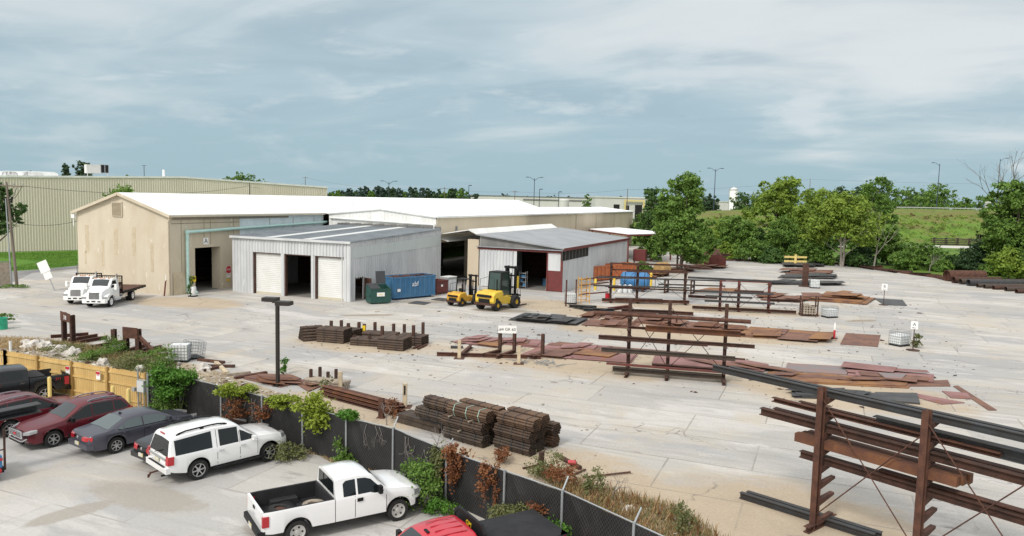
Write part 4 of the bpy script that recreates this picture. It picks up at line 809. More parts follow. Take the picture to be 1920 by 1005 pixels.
def wagon(name, label, cat, loc, hd, paint, P):
 loc = Vector((loc.x, loc.y, 0)); root = thing(name, label, cat, loc, hd)
 k = P.get('k', 1.0)
 S = lambda l: [(x * k, z) for x, z in l]
 c = Car(S(P['top']), S(P['belt']), S(P['width']), S(P['sill']) if isinstance(P['sill'], list) else P['sill'], [0, P['wb'] * k], P['r'] + .075, P['r'] + .02, P['x0'] * k, P['x1'] * k, P.get('tum', .3))
 mb = MB(); c.loft(mb); body = mb.build('body', [paint, M['black']], root, 38)
 gm = P.get('glass', M['glass'])
 for sg in (1, -1):
  for lo, hi in P['win']:
   mb = MB(); c.sidestrip(mb, S(lo), S(hi), sg); mb.build('side_window', gm, root, 30)
  if P.get('cladding'):
   mb = MB(); c.sidestrip(mb, S(P['cladding'][0]), S(P['cladding'][1]), sg, .012, 2); mb.build('rocker_panel', M['black'], root)
  for x in P['seams']:
   mb = MB(); xx = x[0] * k; c.sidestrip(mb, [(xx, x[1]), (xx + .018, x[1])], [(xx, x[2]), (xx + .018, x[2])], sg, .003, 6, 1); mb.build('door_seam', M['black'], root)
  for x, z in P['handles']:
   y = c.sidey(x * k, z); mb = MB(); mb.obox((x * k, sg * (y + .03), z), (.2, .035, .035)); mb.obox((x * k - .07, sg * (y + .015), z), (.03, .04, .03)); mb.obox((x * k + .07, sg * (y + .015), z), (.03, .04, .03)); mb.build('door_handle', P.get('hm', paint), root)
  x, z = P['mirror']; y = c.sidey(x * k, z); mb = MB(); mb.obox((x * k, sg * (y + .13), z + .07), (.12, .22, .16)); mb.obox((x * k + .02, sg * (y + .02), z + .01), (.08, .12, .06)); mb.build('mirror', P.get('mm', paint), root)
  if P.get('chromeline'):
   lo = P['chromeline']; mb = MB()
   for (xa, za), (xb, zb) in zip(lo[:-1], lo[1:]):
    mb.bar((xa * k, sg * (c.sidey(xa * k, za) + .008), za), (xb * k, sg * (c.sidey(xb * k, zb) + .008), zb), .02, .035)
   mb.build('window_trim', M['chrome'], root)
  if P.get('rails'):
   xa, xb, m_ = P['rails']; mb = MB(); n = 6; pr = None
   for i in range(n + 1):
    x = (xa + (xb - xa) * i / n) * k; q = c.secpts(x); p = Vector((x, sg * (q[7][0] + .01), q[7][1] + (.03 if i in (0, n) else .06)))
    if pr is not None: mb.bar(pr, p, .045, .05)
    if i in (0, n, n // 2): mb.obox(p - Vector((0, 0, .04)), (.14, .05, .08))
    pr = p
   mb.build('roof_rail', m_, root)
 mb = MB(); c.topstrip(mb, P['ws'][0] * k, P['ws'][1] * k); mb.build('windshield', P.get('wsm', M['glass_mid']), root, 40)
 mb = MB(); c.topstrip(mb, P['rw'][0] * k, P['rw'][1] * k, .96, .012, 10); mb.build('rear_window', P.get('rwm', gm), root, 40)
 for x, wds in ((0, 1), (P['wb'], 1)):
  for sg in (1, -1):
   xx = x * k; wheel(root, xx, sg * (c.width(xx) - .03 - P['tw'] / 2), P['r'], P['tw'], sg, P.get('spokes', 10), P.get('rim', 'alloy'))
 return root, c, body
SUVP = dict(wb=3.33, x0=-1.30, x1=4.27, r=.40, tw=.27, sill=[(-1.3, .62), (-1.1, .52), (-.6, .42), (3.9, .42), (4.2, .50), (4.27, .55)],
 top=[(-1.36, .80), (-1.30, .84), (-1.27, 1.12), (-1.08, 1.82), (-.98, 1.88), (-.4, 1.93), (.8, 1.965), (1.6, 1.93), (1.85, 1.87), (2.68, 1.29), (2.8, 1.25), (3.5, 1.20), (4.05, 1.10), (4.22, .98), (4.30, .9)],
 belt=[(-1.3, 1.15), (2.7, 1.13), (4.2, 1.03)], width=[(-1.34, .90), (-1.2, .97), (-.8, 1.0), (3.6, 1.0), (4.1, .93), (4.3, .82)], tum=.24,
 win=[([(-1.02, 1.17), (.62, 1.17)], [(-.98, 1.72), (.62, 1.80)]), ([(.95, 1.17), (1.82, 1.17)], [(.95, 1.80), (1.82, 1.76)]), ([(1.92, 1.17), (2.66, 1.18)], [(1.92, 1.75), (2.1, 1.66), (2.66, 1.20)])],
 seams=[(.82, .5, 1.82), (1.87, .5, 1.80), (2.72, .5, 1.15)], handles=[(1.0, 1.02), (2.02, 1.02)], mirror=(2.5, 1.16), hm=M['chrome'],
 cladding=([(.50, .36), (2.85, .36)], [(.50, .44), (2.85, .44)]), rails=(-.75, 1.35, M['black']), ws=(1.92, 2.66), rw=(-1.255, -1.10), spokes=6)
kk = WBS / 3.33; SUVP['k'] = kk
loc = a_ + nv_ * .99
suv, c, b = wagon('suv', 'white long bodied SUV with dark windows parked facing the black slatted fence', 'SUV', loc, HD, M['car_white'], SUVP)
k = kk
for sg in (1, -1):
 lamp('tail_light', suv, M['red_lens'], [(-1.33 * k, sg * .76, .82), (-1.33 * k, sg * .99, .84), (-1.08 * k, sg * 1.012, .84), (-1.08 * k, sg * 1.012, 1.17), (-1.30 * k, sg * .99, 1.15), (-1.30 * k, sg * .8, 1.15)][:4] + [(-1.28 * k, sg * .97, 1.16), (-1.30 * k, sg * .78, 1.12)], (0, 0, .001)) if False else None
 mb = MB(); mb.prism([(-1.345 * k, sg * .78, .84), (-1.33 * k, sg * .965, .84), (-1.08 * k, sg * 1.005, .84), (-1.08 * k, sg * .9, .84)], (.02, 0, .32)); mb.build('tail_light', M['red_lens'], suv)
 mb = MB(); mb.prism([(4.24 * k, sg * .55, .93), (4.15 * k, sg * .90, .93), (3.95 * k, sg * .965, .95), (3.95 * k, sg * .6, .95)], (-.02, 0, .17)); mb.build('headlight', M['white_lens'], suv)
 mb = MB(); mb.box(.55, 2.8, sg * 1.03 - .09, sg * 1.03 + .09, .34, .40); mb.build('running_board', M['black'], suv)
mb = MB(); mb.box(-1.40 * k, -1.2 * k, -.95, .95, .52, .74); mb.build('bumper', M['car_white'], suv); mb = MB(); mb.box(-1.41 * k, -1.32 * k, -.72, .72, .742, .76); mb.build('step_pad', M['black'], suv)
mb = MB(); mb.box(-1.345 * k, -1.3 * k, -.75, .75, .985, 1.05); mb.build('tailgate_trim', M['grey_box'], suv)
mb = MB(); mb.box(-1.355 * k, -1.32 * k, -.17, .17, .82, .97); mb.build('licence_plate', M['plate_lic'], suv)
mb = MB(); mb.tube((-1.3 * k, 0, .42), (-1.62 * k, 0, .40), .035); mb.bar((-1.6 * k, 0, .44), (-1.72 * k, 0, .25), .08, .05); mb.tube((-1.72 * k, 0, .24), (-1.72 * k, 0, .36), .03); mb.build('tow_hitch', M['rust'], suv)
mb = MB(); mb.tube((-1.42 * k, -.55, .38), (-1.1 * k, -.55, .38), .04); mb.build('exhaust', M['black'], suv)
mb = MB(); mb.box(-1.12 * k, -1.06 * k, -.16, .16, 1.86, 1.90); mb.build('brake_light', M['red_lens'], suv)
mb = MB(); mb.bar((-1.36 * k, .15, 1.16), (-1.24 * k, -.35, 1.32), .025, .03); mb.build('wiper', M['black'], suv)
MARP = dict(wb=2.73, x0=-.93, x1=3.68, r=.36, tw=.24, sill=[(-.93, .50), (-.7, .34), (3.2, .30), (3.5, .28), (3.68, .34)],
 top=[(-.98, .85), (-.93, .95), (-.88, 1.10), (-.62, 1.52), (-.42, 1.60), (.3, 1.66), (1.1, 1.655), (1.45, 1.58), (2.22, 1.13), (2.4, 1.08), (3.1, 1.01), (3.5, .93), (3.64, .84), (3.72, .74)],
 belt=[(-.93, 1.10), (.2, 1.02), (2.3, .96), (3.6, .84)], width=[(-.98, .76), (-.8, .86), (-.3, .915), (2.9, .915), (3.35, .87), (3.58, .74), (3.72, .58)], tum=.30,
 win=[([(-.72, 1.12), (-.05, 1.06)], [(-.68, 1.2), (-.4, 1.46), (-.05, 1.50)]), ([(.0, 1.06), (.95, 1.02)], [(0, 1.50), (.95, 1.52)]), ([(1.02, 1.02), (2.1, .99)], [(1.02, 1.52), (1.25, 1.48), (2.1, 1.02)])],
 seams=[(-.02, .62, 1.05), (.98, .42, 1.5), (2.12, .42, 1.0)], handles=[(.12, .93), (1.12, .90)], mirror=(1.95, 1.0), hm=M['chrome'], mm=M['black'],
 cladding=([(.42, .29), (2.3, .29)], [(.42, .42), (2.3, .42)]), rails=(-.45, 1.0, M['chrome']), ws=(1.52, 2.2), rw=(-.86, -.66), spokes=6, chromeline=[(-.6, 1.47), (-.2, 1.545), (.4, 1.565), (1.0, 1.56), (1.35, 1.48), (2.16, 1.03)])
def maroon(loc, hd, label, front=True, rw=None):
 r, c, b = wagon('suv', label, 'SUV', loc, hd, M['car_maroon'], MARP)
 mb = MB(); mb.prism([(3.66, -.55, .62), (3.66, .55, .62), (3.70, .5, .86), (3.70, -.5, .86)], (.05, 0, 0)); g = mb.build('grille', M['black'], r); mb = MB()
 for z in (.64, .70, .76, .82): mb.bar((3.735, -.50, z), (3.735, .50, z), .03, .028)
 mb.box(3.70, 3.75, -.57, -.52, .62, .87); mb.box(3.70, 3.75, .52, .57, .62, .87); mb.box(3.70, 3.75, -.57, .57, .86, .895); mb.box(3.70, 3.75, -.55, .55, .59, .62); mb.build('grille_bar', M['chrome'], g)
 mb = MB(); mb.obox((3.755, 0, .745), (.02, .24, .07)); mb.build('badge', M['stop_red'], g)
 mb = MB(); mb.box(3.62, 3.74, -.62, .62, .36, .46); mb.build('lower_grille', M['black'], r); mb = MB(); mb.bar((3.75, -.6, .50), (3.75, .6, .50), .05, .05); mb.bar((3.72, -.6, .48), (3.6, -.78, .60), .04, .05); mb.bar((3.72, .6, .48), (3.6, .78, .60), .04, .05); mb.build('bumper_trim', M['chrome'], r)
 for sg in (1, -1):
  mb = MB(); mb.prism([(3.68, sg * .58, .72), (3.52, sg * .80, .74), (3.25, sg * .90, .80), (3.25, sg * .7, .80)], (-.02, 0, .12)); mb.build('headlight', M['white_lens'], r)
  mb = MB(); mb.prism([(-.97, sg * .60, .92), (-.93, sg * .82, .92), (-.72, sg * .895, .94), (-.72, sg * .7, .94)], (.03, 0, .15)); mb.build('tail_light', M['red_lens'], r)
 mb = MB(); mb.lathe([(.16, 0), (.12, .06), (0, .08)], (-.3, 0, 1.62), n=8); mb.build('roof_antenna', M['car_maroon'], r)
 mb = MB(); mb.box(-.99, -.95, -.2, .2, .72, .84); mb.build('licence_plate', M['plate_lic'], r)
 return r
hr = HD + math.pi
fl = G(102, 839); fa = fl + nv_ * .90     # front axle centre (its left side faces the camera)
hm_ = HD + R(8); vm_ = Vector((math.cos(hm_), math.sin(hm_), 0)); nm_ = Vector((-vm_.y, vm_.x, 0)); MARP['k'] = .95
m1 = maroon(fl + nm_ * .90 + vm_ * 2.73 * .95, hm_ + math.pi, 'dark red SUV with chrome grille showing its nose beside the grey sedan')
rl = G(20, 819.5); m2 = maroon(rl + nm_ * .90, hm_, 'dark red SUV with chrome roof rails mostly hidden behind the other dark red SUV')
SEDP = dict(wb=2.94, x0=-1.13, x1=4.02, r=.345, tw=.235, sill=[(-1.13, .40), (-.9, .30), (3.4, .26), (4.02, .32)],
 top=[(-1.18, .78), (-1.12, .90), (-1.02, .985), (-.45, 1.04), (-.30, 1.06), (.45, 1.38), (.75, 1.44), (1.4, 1.475), (1.9, 1.44), (2.15, 1.36), (2.85, 1.0), (3.05, .96), (3.6, .88), (3.92, .76), (4.05, .62)],
 belt=[(-1.13, .92), (-.4, .97), (2.7, .92), (4.0, .72)], width=[(-1.18, .72), (-1.0, .84), (-.5, .92), (2.9, .935), (3.5, .88), (3.85, .74), (4.05, .52)], tum=.42,
 win=[([(.12, 1.0), (.35, .99)], [(.12, 1.06), (.35, 1.18)]), ([(.38, .99), (1.2, .98)], [(.38, 1.20), (.62, 1.295), (1.2, 1.33)]), ([(1.28, .98), (2.6, .96)], [(1.28, 1.33), (1.75, 1.31), (2.1, 1.24), (2.6, .99)])],
 seams=[(.2, .36, .98), (1.24, .36, 1.33), (2.62, .36, .96)], handles=[(.42, .86), (1.4, .86)], mirror=(2.42, .98), hm=M['chrome'],
 ws=(2.12, 2.83), rw=(-.30, .48), spokes=7, glass=M['glass_pale'], rwm=M['glass_pale'], chromeline=[(.08, 1.02), (.20, .985), (1.2, .965), (2.62, .945)])
def sedan(loc, hd, label, paint):
 r, c, b = wagon('sedan', label, 'car', loc, hd, paint, SEDP)
 for sg in (1, -1):
  mb = MB(); mb.prism([(-1.17, sg * .34, .74), (-1.15, sg * .62, .74), (-.98, sg * .86, .76), (-.98, sg * .5, .76)], (.02, 0, .15)); mb.build('tail_light', M['red_lens'], r)
  mb = MB(); mb.prism([(4.0, sg * .4, .66), (3.8, sg * .75, .68), (3.6, sg * .82, .7), (3.6, sg * .5, .7)], (-.02, 0, .12)); mb.build('headlight', M['white_lens'], r)
 mb = MB(); mb.prism([(-1.19, -.80, .40), (-1.19, .80, .40), (-.95, .90, .40), (-.95, -.90, .40)], (0, 0, .20)); mb.build('bumper', paint, r)
 mb = MB(); mb.box(-1.215, -1.18, -.16, .16, .52, .66); mb.build('licence_plate', M['plate_lic'], r)
 mb = MB(); mb.lathe([(.06, 0), (.06, .02)], (-1.16, 0, .84), (-1, 0, 0), 12); mb.build('badge', M['chrome'], r)
 mb = MB(); mb.prism([(.55, -.02, 1.40), (.75, -.02, 1.43), (.58, -.02, 1.52)], (0, .04, 0)); mb.build('roof_antenna', M['black'], r)
 mb = MB(); mb.box(-.35, .1, -.5, .5, .9, 1.0); mb.build('parcel_shelf', M['grey_box'], r)
 return r
SEDP['k'] = .95; rl = G(220, 850.5); s1 = sedan(rl + nm_ * .91, hm_, 'grey sedan with red tail lights parked left of the white SUV', M['car_grey'])
rc = G(249, 852.5, .38); rc.z = 0; s2 = sedan(rc + vm_ * 1.08 - nm_ * .84, hm_, 'charcoal sedan half hidden between the grey sedan and the white SUV', M['car_dark'])
def bed(root, c, x0, x1, zr, zf, paint, wheelbox=True, liner=None):
 def sec(x):
  w = c.width(x); zl = c.low(x); return [(0, zl), (w - .07, zl), (w - .012, zl + .015), (w, max(zl + .04, .7)), (w - .01, zr - .06), (w - .035, zr), (w - .12, zr), (w - .14, zf), (0, zf)]
 b = Car([(0, 1)], [(0, 1)], [(0, 1)], c.sill, c.axles, c.ra, c.rz, x0, x1); b.width = c.width; mb = MB(); b.loft(mb, 0, 1, sec, 2)
 o = mb.build('bed', [paint, M['black'], liner or M['black_fab']], root, 38)
 return o
def pickup(name, label, loc, hd, paint, P):
 root = thing(name, label, 'pickup truck', loc, hd); k = P.get('k', 1); wb = P['wb']
 c = Car(P['top'], P['belt'], P['width'], P['sill'], [0, wb], P['r'] + .085, P['r'] + .03, P['xc'], P['x1'], P.get('tum', .26))
 mb = MB(); c.loft(mb); mb.build('cab', [paint, M['black']], root, 38)
 for sg in (1, -1):
  for lo, hi in P['win']: mb = MB(); c.sidestrip(mb, lo, hi, sg); mb.build('side_window', M['glass'], root, 30)
  for x, za, zb in P['seams']: mb = MB(); c.sidestrip(mb, [(x, za), (x + .018, za)], [(x, zb), (x + .018, zb)], sg, .003, 6, 1); mb.build('door_seam', M['black'], root)
  for x, z in P['handles']: mb = MB(); y = c.sidey(x, z); mb.obox((x, sg * (y + .012), z), (.2, .03, .11)); mb.build('door_handle', P.get('hm', M['black']), root)
  x, z = P['mirror']; y = c.sidey(x, z); mb = MB(); mb.obox((x, sg * (y + .16), z + .10), (.12, .2, .26)); mb.obox((x + .02, sg * (y + .04), z + .02), (.06, .14, .05)); mb.build('mirror', M['black'], root)
  xf = P['x1']; mb = MB(); mb.prism([(xf - .02, sg * .55, .82), (xf - .08, sg * .88, .82), (xf - .33, sg * .985, .84), (xf - .33, sg * .6, .84)], (-.01, 0, .20)); mb.build('headlight', M['white_lens'], root)
 mb = MB(); c.topstrip(mb, *P['ws']); mb.build('windshield', M['glass_mid'], root, 40)
 q = c.secpts(P['xc'] + .02); mb = MB(); yy = q[6][0] - .06; zt = q[7][1] - .1; mb.prism([(P['xc'] - .006, -yy - .05, P['rwz']), (P['xc'] - .006, yy + .05, P['rwz']), (P['xc'] - .006, yy, zt - .03), (P['xc'] - .006, yy - .08, zt), (P['xc'] - .006, -yy + .08, zt), (P['xc'] - .006, -yy, zt - .03)], (-.008, 0, 0)); w = mb.build('rear_window', M['glass'], root)
 mb = MB(); mb.box(P['xc'] - .024, P['xc'] - .014, -.24, -.2, P['rwz'], zt); mb.build('window_bar', M['black'], w); mb = MB(); mb.box(P['xc'] - .024, P['xc'] - .014, .2, .24, P['rwz'], zt); mb.build('window_bar', M['black'], w)
 x0 = P['x0']; bed(root, c, x0 + .06, P['xc'] - .03, P['zr'], P['zf'], paint)
 mb = MB(); mb.box(x0 + .02, x0 + .10, -P['w'] + .09, P['w'] - .09, .58, P['zr'] + .005); tg = mb.build('tailgate', paint, root); mb = MB(); mb.box(x0 + .0, x0 + .02, -.1, .1, P['zr'] - .16, P['zr'] - .07); mb.build('tailgate_handle', M['black'], tg)
 mb = MB(); mb.box(x0 - .0, x0 + .019, -.12, .12, P['zr'] - .34, P['zr'] - .28); mb.build('badge', M['chrome'], tg)
 mb = MB(); mb.box(P['xc'] - .10, P['xc'] - .03, -P['w'] + .1, P['w'] - .1, .6, P['zr']); mb.build('bed_wall', M['black_fab'], root)
 for sg in (1, -1):
  mb = MB(); mb.box(x0 + .03, x0 + .24, *sorted((sg * (P['w'] - .16), sg * (P['w'] + .006))), .78, P['zr'] - .12); mb.build('tail_light', M['red_lens'], root)
  mb = MB(); mb.box(-.45, .45, sg * .70 - .16, sg * .70 + .16, P['zf'] + .004, P['zf'] + .2); mb.build('wheel_box', M['black_fab'], root)
 mb = MB(); mb.prism([(x0 - .10, -.92, .46), (x0 - .10, .92, .46), (x0 + .12, .98, .46), (x0 + .12, -.98, .46)], (0, 0, .18)); bp = mb.build('bumper', P.get('bm', M['black']), root); mb = MB(); mb.box(x0 - .12, x0 - .102, -.17, .17, .47, .62); mb.build('licence_plate', M['plate_lic'], bp)
 xf = P['x1']; mb = MB(); mb.prism([(xf - .28, -1.0, .42), (xf - .02, -.9, .42), (xf + .08, -.5, .42), (xf + .08, .5, .42), (xf - .02, .9, .42), (xf - .28, 1.0, .42)], (0, 0, .30)); mb.build('front_bumper', P.get('bm', M['black']), root)
 mb = MB(); mb.box(xf - .01, xf + .03, -.5, .5, .75, 1.0); mb.build('grille', M['black'], root)
 for x in (0, wb):
  for sg in (1, -1): wheel(root, x, sg * (P['w'] - .03 - .14), P['r'], .27, sg, P.get('spokes', 0), P.get('rim', 'steel_wheel'))
 return root, c
a, b = G(559, 1021), G(747.5, 978); d = b - a; wbp = d.length; hdp = math.atan2(d.y, d.x); npv = Vector((-math.sin(hdp), math.cos(hdp), 0))
e = wbp - 3.55
WPP = dict(wb=wbp, x0=-1.15, xc=1.28 + e * .5, x1=4.47 + e, r=.385, w=1.0, zr=1.24, zf=.72, rwz=1.32,
 sill=[(-1.15, .56), (-.8, .50), (1.2, .46), (3.9 + e, .44), (4.47 + e, .52)],
 top=[(1.1, 1.86), (1.4, 1.90), (2.0, 1.915), (2.35, 1.88), (2.6, 1.78), (3.12 + e, 1.30), (3.3 + e, 1.25), (3.8 + e, 1.20), (4.25 + e, 1.10), (4.42 + e, .98), (4.5 + e, .9)],
 belt=[(1.2, 1.22), (3.1, 1.18), (4.4 + e, 1.04)], width=[(-1.2, .95), (-.8, 1.0), (3.9 + e, 1.0), (4.3 + e, .93), (4.5 + e, .78)], tum=.27,
 win=[([(1.52, 1.25), (1.95, 1.25)], [(1.52, 1.66), (1.62, 1.74), (1.95, 1.75)]), ([(2.02, 1.25), (2.45, 1.25), (2.6, 1.2), (3.0 + e, 1.2)], [(2.02, 1.75), (2.3, 1.73), (2.5, 1.66), (3.0 + e, 1.23)])],
 seams=[(1.9, .5, 1.22), (3.08 + e, .5, 1.18)], handles=[(2.08, 1.08)], mirror=(2.82 + e, 1.24), ws=(2.52, 3.10 + e))
wp, c = pickup('pickup_truck', 'white pickup truck with a black bed liner holding two old tyres', a + npv * .985, hdp, M['car_white'], WPP)
Mx = Matrix.Translation(a + npv * .985) @ Matrix.Rotation(hdp, 4, 'Z')
for (x, y, lab, rx) in ((.72, -.30, 'loose brown rimmed tyre lying flat in the white pickup bed near the cab', 0), (-.35, -.12, 'black loose tyre lying in the white pickup bed near the tailgate', .12)):
 t = thing('spare_tyre', lab, 'tyre', Mx @ Vector((x, y, .73)), hdp); mb = MB(); mb.lathe([(.2, 0), (.36, 0), (.39, .06), (.39, .18), (.36, .24), (.2, .24), (.19, .2), (.19, .04)], (0, 0, 0), (rx, 0, 1), 24, closed=True); mb.build('tyre', M['wood_dirty'] if rx == 0 else M['tyre'], t, 35)
 mb = MB(); mb.lathe([(0, .08), (.12, .08), (.19, .14), (.2, .2)], (0, 0, 0), (rx, 0, 1), 16); mb.build('rim', M['rust'], t, 35)
BPP = dict(wb=3.65, x0=-1.15, xc=.72, x1=4.55, r=.41, w=1.0, zr=1.32, zf=.78, rwz=1.42,
 sill=[(-1.15, .60), (-.8, .54), (3.9, .5), (4.55, .55)],
 top=[(.55, 1.84), (.8, 1.88), (1.6, 1.93), (2.3, 1.90), (2.6, 1.82), (3.25, 1.36), (3.4, 1.31), (4.1, 1.26), (4.4, 1.12), (4.58, .95)],
 belt=[(.6, 1.30), (3.2, 1.26), (4.5, 1.1)], width=[(-1.2, .95), (-.8, 1.0), (4.0, 1.0), (4.4, .93), (4.6, .8)], tum=.27,
 win=[([(.95, 1.34), (1.75, 1.34)], [(.95, 1.62), (1.1, 1.76), (1.75, 1.78)]), ([(1.85, 1.34), (3.1, 1.3)], [(1.85, 1.78), (2.3, 1.74), (3.1, 1.33)])],
 seams=[(.9, .55, 1.3), (1.8, .55, 1.78), (3.15, .55, 1.26)], handles=[(1.0, 1.16), (2.0, 1.16)], mirror=(2.9, 1.34), ws=(2.55, 3.22), spokes=6, rim='alloy', hm=M['chrome'])
bt = G(131, 745.5)      # near rear corner at the ground
bp_loc = bt - hv_ * 1.15 + nv_ * .95
bp, c = pickup('pickup_truck', 'black crew cab pickup truck beside the wooden fence', bp_loc, hr, M['car_black'], BPP)
mb = MB(); mb.box(-.05, .66, -.86, .86, 1.30, 1.38); mb.build('tool_box', M['black_fab'], bp)
text_mesh('decal', 'Z71', .17, M['stop_red'], bp, (-.62, 1.002, 1.12), (-1, 0, 0), Z3)
RPP = dict(BPP); RPP.update(xc=1.35, zr=1.32, seams=[(1.8, .55, 1.3), (3.15, .55, 1.26)], win=[([(1.5, 1.34), (1.78, 1.34)], [(1.5, 1.74), (1.78, 1.78)]), ([(1.85, 1.34), (3.1, 1.3)], [(1.85, 1.78), (2.3, 1.74), (3.1, 1.33)])], handles=[(2.0, 1.16)],
 top=[(1.2, 1.90), (1.5, 1.93), (2.0, 1.95), (2.5, 1.90), (2.8, 1.80), (3.3, 1.40), (3.45, 1.35), (4.1, 1.30), (4.4, 1.14), (4.58, .95)], ws=(2.7, 3.28), x0=-1.6)
rz_ = 1.95
rr = G(846, 961.5, rz_)                  # far rear roof corner (its right side)
hdr = math.atan2(G(757, 980, 1.9).y - G(846, 961, 1.9).y, G(757, 980, 1.9).x - G(846, 961, 1.9).x)
hq = Vector((math.cos(hdr), math.sin(hdr), 0)); nq = Vector((-hq.y, hq.x, 0))
rloc = Vector((rr.x, rr.y, 0)) - hq * 1.42 + nq * .72
rp, c = pickup('pickup_truck', 'bright red pickup truck with black headache rack and black covered bed', rloc, hdr, M['car_red'], RPP)
mb = MB(); mb.prism([(1.22, -.95, 1.3), (1.22, -.95, 1.92), (1.22, -.72, 2.12), (1.22, .72, 2.12), (1.22, .95, 1.92), (1.22, .95, 1.3), (1.22, .86, 1.3), (1.22, .86, 1.88), (1.22, .68, 2.03), (1.22, -.68, 2.03), (1.22, -.86, 1.88), (1.22, -.86, 1.3)], (-.09, 0, 0)); mb.build('headache_rack', M['black'], rp)
mb = MB(); mb.box(1.17, 1.20, -.84, .84, 1.62, 2.02); mb.build('rack_panel', M['black'], rp)
text_mesh('lettering', 'GM', .22, M['sign_yellow'], rp, (1.215, 0, 1.86), (0, 1, 0), Z3)
mb = MB(); mb.prism([(-1.6, -.98, 1.33), (-1.6, .98, 1.33), (-1.5, .86, 1.50), (-.6, .8, 1.62), (.6, .8, 1.62), (1.08, .84, 1.52), (1.08, -.84, 1.52), (.6, -.8, 1.62), (-.6, -.8, 1.62)][0:2] + [(1.08, .98, 1.33), (1.08, -.98, 1.33)], (0, 0, .05)); mb.build('bed_cover', M['black_fab'], rp)
mb = MB(); n = 10; vs = []
for i in range(n + 1):
 x = -1.6 + 2.68 * i / n
 for j in range(7):
  y = -.98 + 1.96 * j / 6; vs.append((x, y, 1.38 + .17 * math.sin(math.pi * i / n) ** .6 * math.sin(math.pi * j / 6) ** .6))
mb.add(vs, [(i * 7 + j, (i + 1) * 7 + j, (i + 1) * 7 + j + 1, i * 7 + j + 1) for i in range(n) for j in range(6)]); mb.build('bed_tarp', M['black_fab'], rp, 60)
for y in (-.3, -.1, .1, .3): mb = MB(); mb.bar((1.5, y * 1.6, 1.955 + .012 - abs(y) * .03), (2.35, y * 1.6, 1.945 + .012 - abs(y) * .03), .05, .012); mb.build('roof_rib', M['car_red'], rp)
mb = MB(); mb.box(2.48, 2.56, -.12, .12, 1.905, 1.94); mb.build('roof_lamp', M['black'], rp)
def flat_truck(label, loc, hd, deck_len=5.4, deck=True, mesh=False, hood=1.05):
 root = thing('flatbed_truck', label, 'truck', loc, hd)          # x forward from front axle
 c = Car([(-1.75, 2.55), (-1.6, 2.62), (-.9, 2.66), (-.55, 2.60), (-.25, 2.3), (.02, 1.95), (.1, 1.86), (.5, 1.78), (.95, 1.62), (1.1, 1.4), (1.15, 1.2)], [(-1.75, 1.75), (-.3, 1.72), (0, 1.6), (1.1, 1.15)],
   [(-1.75, 1.05), (-.3, 1.05), (0, .98), (.3, .86), (.9, .80), (1.15, .70)], [(-1.75, .62), (-.6, .62), (.9, .70), (1.15, .80)], [0], .60, .55, -1.75, 1.15, .12)
 mb = MB(); c.loft(mb); mb.build('cab', [M['car_white'], M['black']], root, 38)
 mb = MB(); c.topstrip(mb, -.50, .0, .92, .012); mb.build('windshield', M['glass_mid'], root, 40)
 for sg in (1, -1):
  mb = MB(); c.sidestrip(mb, [(-1.3, 1.82), (-.55, 1.78), (-.2, 1.74)], [(-1.3, 2.42), (-.55, 2.42), (-.2, 1.9)], sg); mb.build('side_window', M['glass'], root, 30)
  mb = MB(); mb.box(-.38, -.2, sg * 1.36 - .1, sg * 1.36 + .1, 1.62, 2.15); mb.bar((-.3, sg * 1.05, 1.75), (-.3, sg * 1.3, 1.75), .05, .05); mb.bar((-.3, sg * 1.05, 2.1), (-.3, sg * 1.3, 2.1), .05, .05); mb.build('mirror', M['white'], root)
  mb = MB(); mb.prism([(-.62, sg * .72, .75), (-.55, sg * .72, 1.08), (-.2, sg * .72, 1.30), (.35, sg * .72, 1.30), (.85, sg * .72, 1.16), (1.1, sg * .72, .95), (1.12, sg * .72, .72), (.66, sg * .72, .72), (.5, sg * .72, .98), (0, sg * .72, 1.14), (-.5, sg * .72, .98), (-.6, sg * .72, .7)], (0, sg * .42, 0)); mb.build('fender', M['car_white'], root)
  mb = MB(); mb.box(1.03, 1.14, sg * .92 - .2, sg * .92 + .2, .88, 1.08); mb.build('headlight', M['white_lens'], root)
  mb = MB(); mb.lathe([(.08, 0), (.08, .9)], (-1.0, sg * 1.08, .55), (-1, 0, 0), 10); mb.box(-1.75, -.7, sg * 1.06 - .12, sg * 1.06 + .12, .52, .6); mb.build('step', M['galv'], root)
 mb = MB(); mb.box(1.1, 1.17, -.46, .46, .82, 1.50); g = mb.build('grille', M['chrome'], root); mb = MB()
 for i in range(9): y = -.4 + .8 * i / 8; mb.box(1.17, 1.185, y - .02, y + .02, .86, 1.46)
 mb.build('grille_bar', M['black'], g)
 mb = MB(); mb.prism([(1.02, -1.16, .48), (1.22, -1.0, .48), (1.28, -.5, .48), (1.28, .5, .48), (1.22, 1.0, .48), (1.02, 1.16, .48)], (0, 0, .34)); bu = mb.build('bumper', M['white'], root); mb = MB(); mb.box(1.275, 1.29, -.18, .18, .6, .72); mb.box(1.275, 1.285, -.62, -.36, .58, .7); mb.box(1.275, 1.285, .36, .62, .58, .7); mb.build('licence_plate', M['black'], bu)
 mb = MB()
 for y in (-.6, -.2, .0, .2, .6): mb.obox((-.62, y, 2.66), (.1, .12, .06))
 mb.build('marker_light', M['amber'], root)
 mb = MB(); mb.tube((-1.9, .75, .8), (-1.9, .75, 2.95), .08); mb.build('exhaust', M['chrome'], root)
 rr_ = -4.6
 mb = MB(); mb.bar((1.0, -.42, .78), (-7.2, -.42, .82), .09, .24); mb.bar((1.0, .42, .78), (-7.2, .42, .82), .09, .24); mb.build('chassis', M['black'], root)
